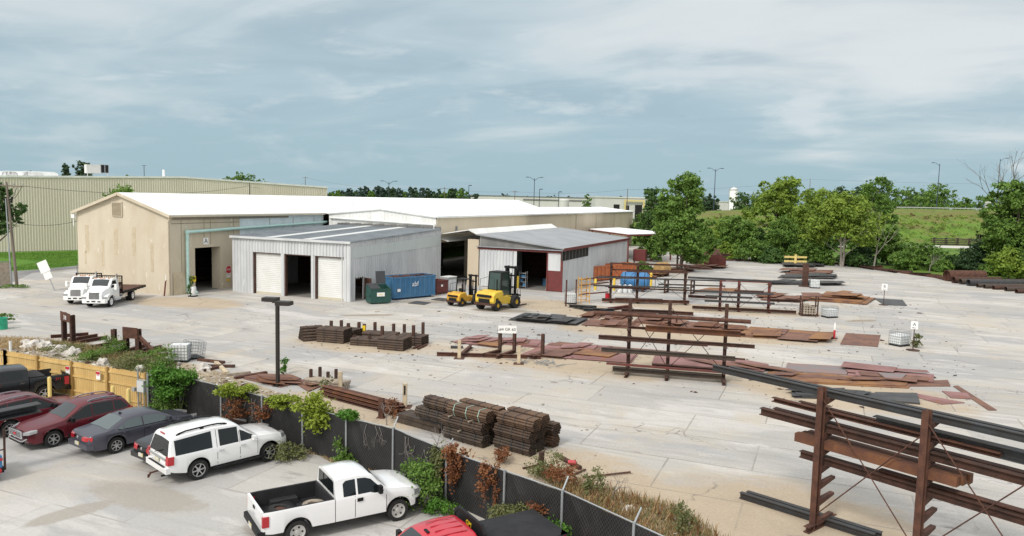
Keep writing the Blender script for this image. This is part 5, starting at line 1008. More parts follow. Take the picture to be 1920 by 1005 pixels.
 mb = MB(); mb.box(-7.4, -2.1, -1.22, 1.22, 1.12, 1.24); dk = mb.build('deck', M['rust'], root); mb = MB(); mb.box(-7.42, -2.08, -1.28, -1.22, 1.02, 1.25); mb.box(-7.42, -2.08, 1.22, 1.28, 1.02, 1.25); mb.box(-7.46, -7.4, -1.28, 1.28, 1.02, 1.25)
 for i in range(6): x = -7 + i * .9; mb.box(x, x + .08, -1.2, 1.2, .95, 1.12)
 mb.build('deck_rail', M['black'], dk)
 mb = MB(); mb.box(-2.12, -2.04, -1.22, 1.22, 1.24, 1.5); mb.box(-2.12, -2.04, -1.22, -1.12, 1.24, 2.78); mb.box(-2.12, -2.04, 1.12, 1.22, 1.24, 2.78); mb.box(-2.12, -2.04, -1.22, 1.22, 2.68, 2.78)
 for i in range(12): y = -1.0 + i * .18; mb.box(-2.1, -2.06, y - .015, y + .015, 1.5, 2.68)
 for i in range(6): z = 1.6 + i * .18; mb.box(-2.1, -2.06, -1.12, 1.12, z - .015, z + .015)
 mb.build('headboard', M['black'], root)
 for x, dual in ((0, False), (rr_, True)):
  for sg in (1, -1):
   wheel(root, x, sg * (.92 if not dual else .86), .5, .3 if not dual else .56, sg, 0, 'white')
 mb = MB(); mb.box(-3.4, -2.3, .6, 1.1, .6, 1.0); mb.build('fuel_tank', M['chrome'], root)
 return root
g1 = G(182, 574.5); gl = G(208, 574.5)
hdT = math.atan2(-.90, -.02)
def aim(px0, py0, px1, py1): a, b = G(px0, py0), G(px1, py1); return math.atan2(b.y - a.y, b.x - a.x)
hT = aim(263, 559, 213, 575)
hTv = Vector((math.cos(hT), math.sin(hT), 0)); nT = Vector((-hTv.y, hTv.x, 0))
tw = G(209.5, 575)                                     # its left front wheel on the ground
t1 = flat_truck('white flatbed truck with a tall chrome grille and long brown deck, nearer of the two', tw - nT * 1.07, hT)
tw2 = G(131, 568.5)                                    # right front wheel of the other truck
hT2 = hT + R(4)
t2 = flat_truck('white flatbed truck with wide grille behind its twin near the leaning white sign', tw2 + Vector((-math.sin(hT2), math.cos(hT2), 0)) * 1.0 + Vector((math.cos(hT2), math.sin(hT2), 0)) * 0, hT2)
def forklift(label, loc, hd, s=1.0, cab=True, paint='yellow'):
 root = thing('forklift', label, 'forklift', loc, hd)           # x forward (forks), origin mid
 T = lambda l: [(x * s, z * s) for x, z in l]
 def ext(name, xz, w, m, parent=root): mb = MB(); mb.side(T(xz), -w * s, w * s); o = mb.build(name, m, parent); bv = o.modifiers.new('bevel', 'BEVEL'); bv.width = .05 * s; bv.segments = 2; bv.limit_method = 'ANGLE'; return o
 ext('counterweight', [(-1.75, .45), (-1.85, .75), (-1.82, 1.15), (-1.6, 1.38), (-.75, 1.48), (-.6, 1.3), (-.6, .6), (-1.1, .6), (-1.2, .95), (-1.5, .95), (-1.6, .45)], .86, M[paint])
 ext('chassis', [(-.7, .45), (-.7, 1.0), (.2, 1.02), (.45, .82), (1.3, .9), (1.35, .55), (1.0, .35)], .72, M[paint])
 mb = MB(); mb.box(-1.9 * s, -1.8 * s, -.5 * s, .5 * s, .62 * s, .9 * s); mb.box(-1.93 * s, -1.80 * s, -.62 * s, .62 * s, 1.02 * s, 1.2 * s); mb.build('grille', M['black'], root)
 mb = MB(); mb.box(-1.92 * s, -1.6 * s, -.9 * s, .9 * s, .42 * s, .6 * s); mb.build('rear_bumper', M['rust_dark'], root)
 mb = MB(); zt = 2.75 * s
 for x, y in ((-.62, -.6), (-.62, .6), (.62, -.6), (.62, .6)): mb.bar((x * s, y * s, 1.0 * s), ((x + (.12 if x < 0 else -.18)) * s, y * s * .92, zt), .09 * s, .09 * s)
 mb.box(-.55 * s, .5 * s, -.6 * s, .6 * s, zt, zt + .07 * s); mb.build('cab_frame', M['black'], root)
 if cab:
  mb = MB()
  for y in (-.585, .585): mb.prism([(-.58 * s, y * s, 1.1 * s), (.6 * s, y * s, 1.05 * s), (.45 * s, y * s * .94, zt), (-.5 * s, y * s * .94, zt)], (0, .01, 0))
  mb.prism([(-.63 * s, -.58 * s, 1.5 * s), (-.63 * s, .58 * s, 1.5 * s), (-.52 * s, .54 * s, zt), (-.52 * s, -.54 * s, zt)], (.012, 0, 0))
  mb.prism([(.62 * s, -.58 * s, 1.0 * s), (.62 * s, .58 * s, 1.0 * s), (.46 * s, .54 * s, zt), (.46 * s, -.54 * s, zt)], (.012, 0, 0))
  mb.build('cab_glass', M['cabglass'], root)
 mb = MB(); mb.obox((-.25 * s, 0, 1.18 * s), (.5 * s, .5 * s, .14 * s)); mb.obox((-.5 * s, 0, 1.5 * s), (.12 * s, .5 * s, .6 * s)); mb.build('seat', M['black'], root)
 mb = MB(); mb.tube((.25 * s, 0, 1.0 * s), (.1 * s, 0, 1.5 * s), .03 * s); mb.lathe([(.16 * s, -.02), (.18 * s, 0), (.16 * s, .02), (.14 * s, 0)], (.1 * s, 0, 1.5 * s), (-.4, 0, 1), 12, closed=True); mb.build('steering_wheel', M['black'], root)
 mb = MB()
 for y in (-.42, .42): mb.chan((1.48 * s, y * s, .15 * s), (1.48 * s, y * s, 3.05 * s), .16 * s, .16 * s, .03, (1, 0, 0)); mb.bar((1.62 * s, y * .78 * s, .2 * s), (1.62 * s, y * .78 * s, 3.15 * s), .1 * s, .1 * s)
 for z in (.6, 1.5, 2.4, 3.0): mb.bar((1.55 * s, -.5 * s, z * s), (1.55 * s, .5 * s, z * s), .08 * s, .12 * s)
 mb.tube((1.5 * s, 0, .3 * s), (1.5 * s, 0, 2.6 * s), .06 * s); mb.box(1.4 * s, 1.62 * s, -.6 * s, .6 * s, 2.95 * s, 3.12 * s); mb.build('mast', M['black'], root)
 mb = MB(); mb.bar((1.78 * s, -.75 * s, .35 * s), (1.78 * s, .75 * s, .35 * s), .08, .12 * s); mb.bar((1.78 * s, -.75 * s, .9 * s), (1.78 * s, .75 * s, .9 * s), .08, .12 * s)
 for i in range(7): y = -.7 + i * .233; mb.bar((1.78 * s, y * s, .35 * s), (1.78 * s, y * s, 1.35 * s), .04, .04)
 mb.build('carriage', M['black'], root)
 for y in (-.4, .4): mb = MB(); mb.box(1.8 * s, 1.88 * s, (y - .08) * s, (y + .08) * s, .06, 1.0 * s); mb.box(1.8 * s, 3.1 * s, (y - .08) * s, (y + .08) * s, .06, .12); mb.build('fork', M['rust_dark'], root)
 for x, r, y, w in ((-1.3, .42, .72, .34), (.95, .5, .78, .42)):
  for sg in (1, -1):
   wheel(root, x * s, sg * y * s, r * s, w * s, sg, 0, paint if x < 0 else paint, rimr=r * s * .36)
 mb = MB(); mb.tube((-.9 * s, -.45 * s, 1.45 * s), (-.9 * s, -.45 * s, 2.3 * s), .05 * s); mb.build('exhaust', M['black'], root)
 mb = MB(); mb.bar((-.7 * s, .62 * s, 1.4 * s), (-1.5 * s, .7 * s, 1.45 * s), .03, .03); mb.bar((-1.5 * s, .7 * s, 1.45 * s), (-1.45 * s, .7 * s, 2.3 * s), .03, .03); mb.bar((-1.45 * s, .7 * s, 2.3 * s), (-.6 * s, .6 * s, 2.4 * s), .03, .03); mb.build('guard_bar', M['black'], root)
 for y in (-.6, .6): mb = MB(); mb.obox((-1.84 * s, y * s, 1.1 * s), (.06, .2 * s, .1 * s)); mb.build('tail_light', M['red_lens'], root)
 return root
M['cabglass'] = mat('cab_glass', (0.02, 0.045, 0.04), .05, 0, spec=.8)
a, b = G(933, 583.5), G(966, 577.5); d = b - a; hF = math.atan2(d.y, d.x); nF = Vector((-math.sin(hF), math.cos(hF), 0)); lf = d.length; sF = lf / 2.25
f1 = forklift('large yellow forklift with glazed green tinted cab, nearer to the camera', a + d * (1.3 / 2.25) + nF * .85 * sF, hF, sF)
M['yellow2'] = mat('worn_yellow', (0.62, 0.36, 0.03), .5, 0, (0.50, 0.27, 0.03), 1.5)
a2 = G(866, 575); s2_ = .98
f2 = forklift('smaller yellow forklift without cab glass in front of the awning doorway', a2 + hv_ * 0 + Vector((math.cos(hF), math.sin(hF), 0)) * 1.3 * s2_ + nF * .8 * s2_, hF, s2_, False, 'yellow2')
p = G(-6, 905); t = thing('service_truck', 'blue truck body with red marker lamp cut off by the left edge of the photo', 'truck', p, HD)
mb = MB(); mb.box(-1.6, .2, .0, 1.9, .55, 1.0); mb.build('body', M['blue_tank'], t); mb = MB(); mb.box(-1.7, .25, -.02, 1.92, .35, .55); mb.build('bumper', M['black'], t)
mb = MB(); mb.lathe([(.13, 0), (.12, .05), (0, .06)], (.05, -.02, .45), (0, -1, 0), 12); mb.build('marker_light', M['red_lens'], t); mb = MB(); mb.box(-.2, .22, -.03, 0, .82, .92); mb.build('side_light', M['red_lens'], t)
mb = MB(); mb.bar((.3, .1, .4), (.32, .1, 2.0), .07, .07); mb.bar((.3, .1, 1.2), (-.2, .1, 1.22), .04, .04); mb.build('stake', M['rust_dark'], t)
mb = MB(); mb.chan((-1.5, 1.0, 2.25), (1.8, 1.2, 2.35), .5, .35, .03); mb.build('ramp', M['mill_grey'], t)
for x in (-1.0,): wheel(t, x, .2, .4, .25, -1, 0, 'steel_wheel')
# ================================================================= yard: racks, beams, plates, pipes, cages, bins
def RL(px, p, d):      # point on the ground line p + t*d seen at picture column px
 r = ray(px, 380); den = r.x * d.y - r.y * d.x; t = (p.x * d.y - p.y * d.x) / den; return Vector((r.x * t, r.y * t, 0))
def rack(label, bases, h, armdir, levels, armlen, m, ps=.2, foot=1.5, both=False, brace=True, topbar=False, group=None):
 root = thing('cantilever_rack', label, 'storage rack', bases[0], 0, group); o = root.location.copy(); ad = Vector(armdir).normalized(); d = (bases[-1] - bases[0]).normalized()
 for b in bases:
  mb = MB(o); mb.ibeam(b + Z3 * .0, b + Z3 * h, ps * .8, ps, ps * .12, ad); p = mb.build('post', m, root)
  mb = MB(o); mb.ibeam(b - ad * (foot * .35 if not both else foot) + Z3 * .12, b + ad * foot + Z3 * .12, ps * .8, .22, .03); mb.build('foot', m, p)
  for z in levels:
   mb = MB(o); mb.prism([b + ad * ps * .4 + Z3 * (z - .24) - d * .08, b + ad * ps * .4 + Z3 * (z) - d * .08, b + ad * armlen + Z3 * (z + .04) - d * .08, b + ad * armlen + Z3 * (z - .05) - d * .08], d * .16); mb.build('arm', m, p)
   if both: mb = MB(o); mb.prism([b - ad * ps * .4 + Z3 * (z - .24) - d * .08, b - ad * ps * .4 + Z3 * (z) - d * .08, b - ad * armlen + Z3 * (z + .04) - d * .08, b - ad * armlen + Z3 * (z - .05) - d * .08], d * .16); mb.build('arm', m, p)
 if brace:
  for a, b in zip(bases[:-1], bases[1:]):
   for z0, z1 in ((h * .93, h * .10), (h * .10, h * .86)):
    mb = MB(o); mb.tube(a + Z3 * z0, b + Z3 * z1, .022, n=5); mb.build('brace', m, root)
 if topbar: mb = MB(o); mb.bar(bases[0] + Z3 * (h - .05), bases[-1] + Z3 * (h - .05), .1, .1); mb.build('top_rail', m, root)
 return root
def beam(label, p, q, kind, m, w=.16, h=.18, cat='steel beam', name='steel_beam', group=None, sag=0.0):
 p = Vector(p); q = Vector(q); root_loc = p; mb = MB(p)
 if kind == 'i': mb.ibeam(p, q, w, h, .025)
 elif kind == 'c': mb.chan(p, q, w, h, .025)
 elif kind == 'o': mb.tube(p, q, w / 2, n=12)
 elif kind == 'b': mb.bar(p, q, w, h)
 o = mb.build(name, m, None, 40 if kind == 'o' else None); o.location = p; return tag(o, label, cat, group)
def stake(label, px, yb, yt, m='rust_dark', w=.2, group=None):
 p = G(px, yb); h = ZT(px, yt, p); t = thing('stake', label, 'stake', p, R(15), group); mb = MB(); mb.ibeam((0, 0, 0), (0, 0, h), w, w * .9, .03, (0, 1, 0)); mb.build('post', M[m], t); mb = MB(); mb.box(-w * .8, w * .8, -w * .8, w * .8, 0, .03); mb.build('base_plate', M[m], t); return t
B2 = [G(1177, 699), G(1356, 713)]; d2 = (B2[1] - B2[0]).normalized(); n2 = Vector((d2.y, -d2.x, 0)); n2 = n2 if n2.y < 0 else -n2
bs = [B2[0], RL(1265, B2[0], d2), B2[1]]; h2 = ZT(1184, 560, B2[0])
rack('tall rusty cantilever rack in the middle of the yard with six loaded arm levels', bs, h2, n2, [.62, 1.45, 2.25, 3.0, 3.78], 1.0, M['rust_dark'], .27)
def onrack(px, off, z, B=B2[0], d=d2, n=n2): p = RL(px, B + n * off, d); p.z = z; return p
beam('thick round brown pipe on the top arms of the middle rack', onrack(1121, .5, 3.93), onrack(1420, .5, 3.93), 'o', M['rust'], .26, name='steel_pipe', cat='pipe')
beam('deep orange brown channel on the second arms of the middle rack', onrack(1220, .6, 3.14), onrack(1402, .6, 3.14), 'c', M['rust_orange'], 0.25, 0.38)
beam('long thin brown angle behind the deep orange brown channel on the middle rack', onrack(1187, .3, 3.07), onrack(1411, .3, 3.07), 'c', M['rust'], 0.15, 0.16)
beam('dark brown beam on the third arms of the middle rack, pointing left', onrack(1131, .6, 2.36), onrack(1340, .6, 2.36), 'i', M['rust_dark'], 0.25, 0.27)
beam('dark brown beam on the third arms of the middle rack, reaching farthest right', onrack(1142, .3, 2.35), onrack(1430, .3, 2.35), 'i', M['rust_dark'], 0.20, 0.22)
beam('grey brown beam on the fourth arms of the middle rack with white tagged end', onrack(1137, .6, 1.56), onrack(1394, .6, 1.56), 'i', M['pipe_dark'], 0.25, 0.27)
beam('thin dark bar beside the grey brown beam on the fourth arms of the middle rack', onrack(1160, .35, 1.52), onrack(1413, .35, 1.52), 'b', M['rust_dark'], .1, .1, 'steel bar', 'steel_bar')
beam('thin maroon flat bar on the lowest arms of the middle rack', onrack(1148, .7, .68), onrack(1379, .7, .68), 'b', M['rust_red'], 0.25, 0.11, 'steel bar', 'steel_bar')
beam('dark brown channel on the lowest arms of the middle rack', onrack(1235, .4, .72), onrack(1402, .4, .72), 'c', M['rust_dark'], 0.20, 0.19)
beam('pair of dark beams resting on the feet of the middle rack', onrack(1160, .7, .36), onrack(1370, .7, .36), 'i', M['pipe_dark'], 0.38, 0.27)
F1 = G(1525, 993); F2 = G(1739, 766, 5.1); F2.z = 0; dF = (F2 - F1).normalized(); nF_ = Vector((-dF.y, dF.x, 0)); nF_ = nF_ if nF_.y > 0 else -nF_
hF_ = ZT(1545, 726, F1); spF = (F2 - F1).length; bs = [F1 + dF * spF * k for k in range(3)]
rack('tall rusty cantilever rack in the right foreground with long dark beams', bs, hF_, nF_, [.32, 1.06, 1.65, 2.22, 2.82, 3.4, 3.97, 4.62], 1.15, M['rust'], .26, 1.4)
def onF(px, off, z): p = RL(px, F1 + nF_ * off, dF); p.z = z; return p
def lenF(px0, off, z, L): p = onF(px0, off, z); return p, p + dF * L
x_ = hF_ - 4.95
for k, (off, px, ln_) in enumerate(((.5, 1352, 15.5), (.85, 1385, 15.0))):
 p, q = lenF(px, off, 4.74 + x_ * 0, ln_); beam(['slate grey beam on the top arms of the foreground rack, nearer of two', 'slate grey beam on the top arms of the foreground rack, farther of two'][k], p, q, 'i', M['mill_grey'], .2, .24, group='slate grey beams on the foreground rack top')
p, q = lenF(1470, .5, 4.07, 7.4); beam('brown flat channel on the second arms of the foreground rack', p, q, 'c', M['rust'], .2, .16)
p, q = lenF(1522, .85, 4.07, 5.4); beam('short brown channel lying behind the brown flat channel of the foreground rack', p, q, 'c', M['rust_dark'], .2, .16)
p, q = lenF(1668, .55, 4.17, 8.0); beam('deep slate blue channel on the second arms of the foreground rack', p, q, 'c', M['mill_grey'], .3, .36)
p, q = lenF(1449, .45, 3.54, 12.5); beam('dark brown I beam on the third arms of the foreground rack, nearer one', p, q, 'i', M['rust_dark'], .26, .26)
p, q = lenF(1474, .85, 3.54, 11.0); beam('dark brown I beam on the third arms of the foreground rack, farther one', p, q, 'i', M['rust_dark'], .26, .26)
for k in range(3):
 p, q = lenF(1520 + k * 12, .35 + .3 * k, 2.99, 5.3); beam('square orange brown tube on the fourth arms of the foreground rack, ' + ('nearest', 'middle', 'farthest')[k] + ' of three', p, q, 'b', M['rust_orange'], .28, .30, 'steel tube', 'steel_tube', 'square orange brown tubes')
p, q = lenF(1530, .5, 2.36, 14); beam('long dark brown I beam on the fifth arms of the foreground rack', p, q, 'i', M['rust_dark'], .24, .24)
p, q = lenF(1685, .7, 2.42, 12); beam('brown I beam beginning near the second post of the foreground rack', p, q, 'i', M['rust'], .3, .3)
p, q = lenF(1577, .95, 2.33, 12); beam('thin brown channel farthest back on the fifth arms of the foreground rack', p, q, 'c', M['rust_dark'], .14, .14)
a, b = G(1388, 934), G(1640, 1014)
for k in range(2): u = Vector((.22 * k, .22 * k, 0)); beam('grey black rail lying on the ground by the foreground rack foot, ' + ('nearer', 'farther')[k] + ' of two', a + u + Z3 * .14, b + u + Z3 * .14, 'i', M['mill_grey'], .2, .22, 'rail', 'steel_rail', 'grey black rails on the ground')
B3 = [G(1144, 565.5), G(1283, 569.5)]; d3 = (B3[1] - B3[0]).normalized(); n3 = Vector((d3.y, -d3.x, 0)); n3 = n3 if n3.y < 0 else -n3
bs = [B3[0], RL(1201, B3[0], d3), B3[1]]; h3 = ZT(1144, 492, B3[0])
rack('dark steel cantilever rack nearest to the lean-to shed, mostly empty', bs, h3, n3, [1.5, 2.6, 3.4, 4.1], .8, M['rust_dark'], .32, 1.3, True, True, True)
def on3(px, off, z): return onrack(px, off, z, B3[0], d3, n3)
beam('black flat beam on the upper arms of the dark steel rack', on3(1122, .5, 2.75), on3(1262, .5, 2.72), 'b', M['mill_grey'], .22, .14)
beam('long black beam just below the upper arms of the dark steel rack', on3(1118, .7, 1.85), on3(1300, .7, 1.85), 'b', M['mill_grey'], .2, .16)
beam('thin brown tube on the lowest arms of the dark steel rack', on3(1146, .5, 1.62), on3(1298, .5, 1.58), 'b', M['rust'], .14, .14)
beam('long brown beam on the ground along the dark steel rack', on3(1135, 1.0, .32), on3(1301, 1.0, .32), 'i', M['rust'], .3, .35)
beam('brown channel lying across the feet of the dark steel rack', on3(1160, .4, .36), on3(1250, .4, .36), 'c', M['rust_dark'], .3, .3)
for k, (x0, x1, of, z, m_) in enumerate(((1128, 1236, -.5, 2.75, 'rust_dark'), (1150, 1290, -.6, 3.55, 'rust'), (1180, 1295, .5, 3.5, 'rust_dark'), (1140, 1225, -.5, 1.65, 'rust_red'), (1170, 1300, -.7, 4.2, 'rust_dark'))): beam(('dark bar on the rear second arms', 'brown bar on the rear third arms', 'dark bar on the front third arms', 'red brown bar on the rear lowest arms', 'dark bar on the rear top arms')[k] + ' of the dark steel rack', on3(x0, of, z), on3(x1, of, z), 'b', M[m_], .22, .15, 'steel bar', 'steel_bar')
B4 = [G(1349, 581.5), G(1440, 585.5)]; d4 = (B4[1] - B4[0]).normalized(); n4 = Vector((d4.y, -d4.x, 0)); n4 = n4 if n4.y < 0 else -n4
bs = [B4[0], RL(1394, B4[0], d4), B4[1]]; h4 = ZT(1349, 525.5, B4[0])
rack('red painted cantilever rack with cross bracing behind the middle rack', bs, h4, n4, [.9, 1.8, 2.9], .9, M['rust_red'], .3, 1.0, False, True, True)
def on4(px, off, z): return onrack(px, off, z, B4[0], d4, n4)
beam('long black beam on the top of the red painted rack', on4(1296, -.3, h4 + .15), on4(1480, -.3, h4 + .05), 'b', M['mill_grey'], .3, .2)
beam('second black beam overlapping the right end of the red painted rack', on4(1420, -.6, h4 + .05), on4(1512, -.6, h4 - .1), 'b', M['mill_grey'], .3, .24)
for k, (za, l0, l1) in enumerate(((1.98, 1331, 1460), (1.5, 1331, 1420), (1.0, 1330, 1463))): beam(('black beam on the upper arms of the red painted rack', 'short black beam between the arm levels of the red painted rack', 'black beam on the lower arms of the red painted rack')[k], on4(l0, .5, za), on4(l1, .5, za), 'b', M['mill_grey'], .25, .2)
beam('dark beam resting near the ground along the red painted rack', on4(1307, .8, .3), on4(1505, .8, .25), 'i', M['rust_dark'], .3, .3)
beam('short brown beam on the middle arms of the red painted rack', on4(1386, .3, 2.1), on4(1441, .3, 2.1), 'b', M['rust_dark'], .25, .3)
for k, (px, yb, yt) in enumerate(((1268, 612, 596), (1392, 604, 603), (1104, 598, 588))[:1]): stake('short brown stake on the plates behind the middle rack', px, yb, yt, 'rust', .16)
for k, (a, b, z, m_) in enumerate((((1150, 590), (1230, 594), .2, 'rust'), ((1165, 586), (1262, 590), .25, 'rust_dark'), ((1235, 588), (1300, 592), .2, 'rust'), ((1290, 560), (1345, 563), .3, 'rust_dark'), ((1440, 571), (1500, 573), .5, 'rust_dark'), ((1140, 583), (1180, 578), .2, 'rust_red'))): beam(('brown', 'dark', 'short brown', 'dark low', 'dark right hand', 'red brown')[k] + ' beam on the ground between the middle rack and rear racks', G(*a) + Z3 * z, G(*b) + Z3 * z, 'i', M[m_], .35, .3)
for k, (px, y0, y1, lab) in enumerate(((1249, 549, 523, 'low dark steel trestle left of its twin by the white tote'), (1298, 551, 525, 'low dark steel trestle right of its twin'))):
 p = G(px, y0); h = ZT(px, y1, p); t = thing('trestle', lab, 'trestle', p, math.atan2(d4.y, d4.x) + R(70), 'low steel trestles'); mb = MB()
 for x in (-.7, .7): mb.bar((x, 0, 0), (x, 0, h), .16, .16)
 mb.build('post', M['rust_dark'], t); mb = MB()
 for z in (.15, h * .5, h - .1): mb.bar((-.9, 0, z), (.9, 0, z), .14, .14)
 mb.build('rail', M['rust_dark'], t)
p, q = G(1249, 549), G(1298, 551)
for k, z in enumerate((.4, 1.05, 1.7)): beam('black bar spanning the two trestles, ' + ('lowest', 'middle', 'topmost')[k] + ' of three', p + Z3 * z - rh * 1, q + Z3 * z + rh * 4, 'b', M['mill_grey'], .3, .16, 'steel bar', 'steel_bar', 'black bars on the trestles')
ALT = {'plate_pink': M['plate_rust'], 'plate_rust': M['rust_orange'], 'plate_orange': M['plate_rust'], 'plate_dark': M['mill_grey']}
def plate(label, pts, h, m, z=0.0, layers=1, cat='steel plate', group=None, seed=0):
 P3 = [G(x, y, z) for x, y in pts]; c = sum(P3, Vector()) / len(P3); c.z = z; rnd = random.Random(int(pts[0][0] * 7 + pts[0][1])); mb = MB(c)
 for i in range(layers):
  j = Vector((rnd.uniform(-.4, .4), rnd.uniform(-.3, .3), 0)) if i else Vector(); t = h * .7 / layers; f = 1 - .05 * i; mr = Matrix.Rotation(rnd.uniform(-.06, .06) if i else 0, 3, 'Z')
  mb.prism([c + mr @ (p - c) * f + j + Z3 * (i * t + .012) for p in P3], (0, 0, t * .86 if layers > 1 else t))
 if layers > 1:
  big = max((p - c).length for p in P3); u = (P3[1] - P3[0]).normalized() if len(P3) > 3 else rh; v = (P3[2] - P3[1]).normalized()
  for i in range(5):
   q = c + v * big * rnd.uniform(-.6, .6) + u * rnd.uniform(-.5, .5) * (P3[1] - P3[0]).length * .6; q.z = z + h * .72 + .03 * i; a = v * big * rnd.uniform(.12, .32); b = u * rnd.uniform(.2, .45) * (P3[1] - P3[0]).length; r_ = Matrix.Rotation(rnd.uniform(-.25, .25), 3, 'Z'); k = Z3 * rnd.uniform(-.04, .08)
   mb.prism([q + r_ @ (-a - b), q + r_ @ (a - b * .9) + k, q + r_ @ (a + b) + k, q + r_ @ (-a * .9 + b)], (0, 0, .025), rnd.choice((0, 1, 1)))
 o = mb.build('steel_plate', [m, ALT.get(m.name, M['rust'])]); o.location = c; return tag(o, label, cat, group)
PL = [
 ('wide black steel plate stack in front of the large forklift', [(953, 601), (982, 589), (1103, 600), (1081, 611)], .34, 'plate_dark', 0, 3),
 ('brown steel plate lying right of the black plate stack', [(1095, 610), (1112, 599), (1203, 606), (1192, 617)], .14, 'plate_rust', 0, 2),
 ('small rust red plates stacked behind the middle rack post', [(1130, 601), (1143, 592), (1187, 597), (1180, 606)], .3, 'plate_rust', 0, 3),
 ('dark brown sheets leaning together left of the trestles', [(1088, 596), (1100, 587), (1132, 589), (1122, 598)], .16, 'plate_rust', 0, 2),
 ('rust brown plates seen between the middle rack posts', [(1192, 606), (1205, 596), (1284, 602), (1274, 614)], .4, 'plate_rust', 0, 4),
 ('long rust brown plate behind the right post of the middle rack', [(1274, 617), (1284, 605), (1402, 613), (1386, 631)], .16, 'plate_rust', 0, 2),
 ('long orange brown plate stack ending at the orange marker post', [(1386, 632), (1408, 615), (1563, 626), (1549, 641)], .22, 'plate_orange', 0, 2),
 ('grey brown square plate lying alone on the pale concrete', [(1586, 625), (1651, 629), (1646, 651), (1575, 646)], .03, 'plate_rust', 0, 1),
 ('dark framed grating lying under the letter B sign', [(1639, 560), (1692, 563), (1701, 574), (1657, 572)], .08, 'plate_dark', 0, 1),
 ('orange steel plate stack left of the letter B sign', [(1496, 563), (1509, 553), (1636, 560), (1625, 572)], .42, 'plate_orange', 0, 3),
 ('brown plates left of the small wood rack on the far concrete', [(1425, 563), (1440, 553), (1500, 557), (1490, 566)], .22, 'plate_rust', 0, 2),
 ('orange sheet behind the trestles and red rack', [(1300, 548), (1330, 541), (1388, 543), (1380, 549)], .2, 'plate_orange', 0, 1),
 ('pink steel sheet pile at the left end behind the white number sign', [(850, 642), (876, 632), (950, 636), (930, 651)], .12, 'plate_pink', 0, 2),
 ('pinkish sheets right of the white number sign posts', [(942, 646), (955, 637), (1016, 640), (1006, 653)], .2, 'plate_pink', 0, 3),
 ('long pink plate nearest to the rusty floor beam frame', [(975, 666), (1008, 652), (1196, 666), (1184, 681)], .12, 'plate_pink', 0, 2),
 ('long pink plate farther back behind the white number sign', [(1017, 655), (1038, 645), (1160, 653), (1150, 662)], .16, 'plate_pink', 0, 2),
 ('long pink plate row under the middle rack reaching right', [(1230, 662), (1404, 677), (1441, 684), (1434, 697), (1222, 682)], .14, 'plate_pink', 0, 2),
 ('grey lilac plate at the left of the right hand pink plates', [(1476, 683), (1598, 690), (1587, 704), (1472, 697)], .12, 'plate_grey', 0, 1),
 ('large pink plate in the middle of the right hand plates', [(1598, 691), (1746, 705), (1743, 719), (1588, 705)], .22, 'plate_pink', 0, 2),
 ('long brown stained pink plate in front of the grey lilac plate', [(1431, 705), (1441, 698), (1541, 703), (1709, 723), (1703, 729), (1430, 715)], .16, 'plate_orange', 0, 2),
 ('short brown plate at the right end of the large pink plate', [(1698, 717), (1777, 714), (1782, 725), (1698, 725)], .08, 'plate_rust', 0, 1),
 ('dark scrap sheets behind the top beams of the foreground rack', [(1486, 736), (1502, 728), (1640, 738), (1635, 750), (1489, 747)], .24, 'plate_dark', 0, 4),
 ('black sheet at the right end of the dark scrap sheets', [(1640, 738), (1719, 740), (1725, 759), (1636, 751)], .14, 'plate_dark', 0, 1),
 ('pointed pink offcut near the right edge of the plates', [(1719, 739), (1809, 756), (1766, 759), (1720, 746)], .05, 'plate_pink', 0, 1),
 ('narrow brown strip lying farthest right of the plates', [(1787, 725), (1796, 724), (1869, 770), (1853, 770)], .05, 'plate_rust', 0, 1),
 ('pink offcut crossed by the narrow brown strip', [(1766, 734), (1813, 738), (1822, 749), (1783, 747)], .06, 'plate_pink', 0, 1),
 ('broad rusty sheet at the foot of the street lamp by the fence', [(468, 704), (552, 708), (569, 716), (525, 727), (456, 711)], .14, 'plate_rust', 0, 2),
 ('narrow rusty sheet right of the lamp by the stakes', [(548, 716), (572, 712), (602, 722), (575, 733)], .1, 'plate_rust', 0, 2),
 ('flat dark sheet on the ground below the blue skip', [(765, 569), (780, 565), (808, 568), (795, 572)], .06, 'plate_dark', 0, 1),
 ('flat dark sheet on the ground between the skip and smaller forklift', [(808, 562), (822, 559), (845, 561), (832, 565)], .06, 'plate_dark', 0, 1)]
for lab, pts, h, mk, z, ly in PL: plate(lab, pts, h, M[mk], z, ly)
plate('thin brown orange plate on top of the long pink plate', [(1071, 663), (1097, 656), (1166, 660), (1142, 670)], .05, M['plate_orange'], .14)
plate('dark channel stack on top of the black plate stack', [(964, 596), (981, 590), (1034, 594), (1022, 601)], .2, M['plate_dark'], .36, 2)
plate('upper orange plate pile on the orange stack', [(1543, 556), (1552, 549), (1610, 553), (1602, 559)], .25, M['plate_orange'], .44, 2)
plate('smaller pink sheet on the large pink plate', [(1645, 699), (1700, 702), (1690, 711), (1660, 709)], .04, M['plate_grey'], .24)
plate('wide open pink sheet with holes at the left sheet pile', [(893, 645), (918, 636), (950, 638), (933, 650)], .04, M['plate_orange'], .14)
for k, (a, b, y, hh, mk, lab) in enumerate(((1468, 1534, 500, .5, 'plate_dark', 'far dark plate stack behind the thick brown post, farthest of four'), (1472, 1562, 514, .5, 'plate_rust', 'far brown plate stack behind the thick brown post, second farthest'), (1458, 1570, 522, .45, 'plate_dark', 'far dark plate stack beside the white tote by the thick brown post'), (1440, 1580, 534, .4, 'plate_dark', 'far dark plate stack at the foot of the thick brown post, nearest of four'))):
 plate(lab, [(a, y), (a + 8, y - 6), (b, y - 4), (b - 8, y + 2)], hh, M[mk], 0, 3)
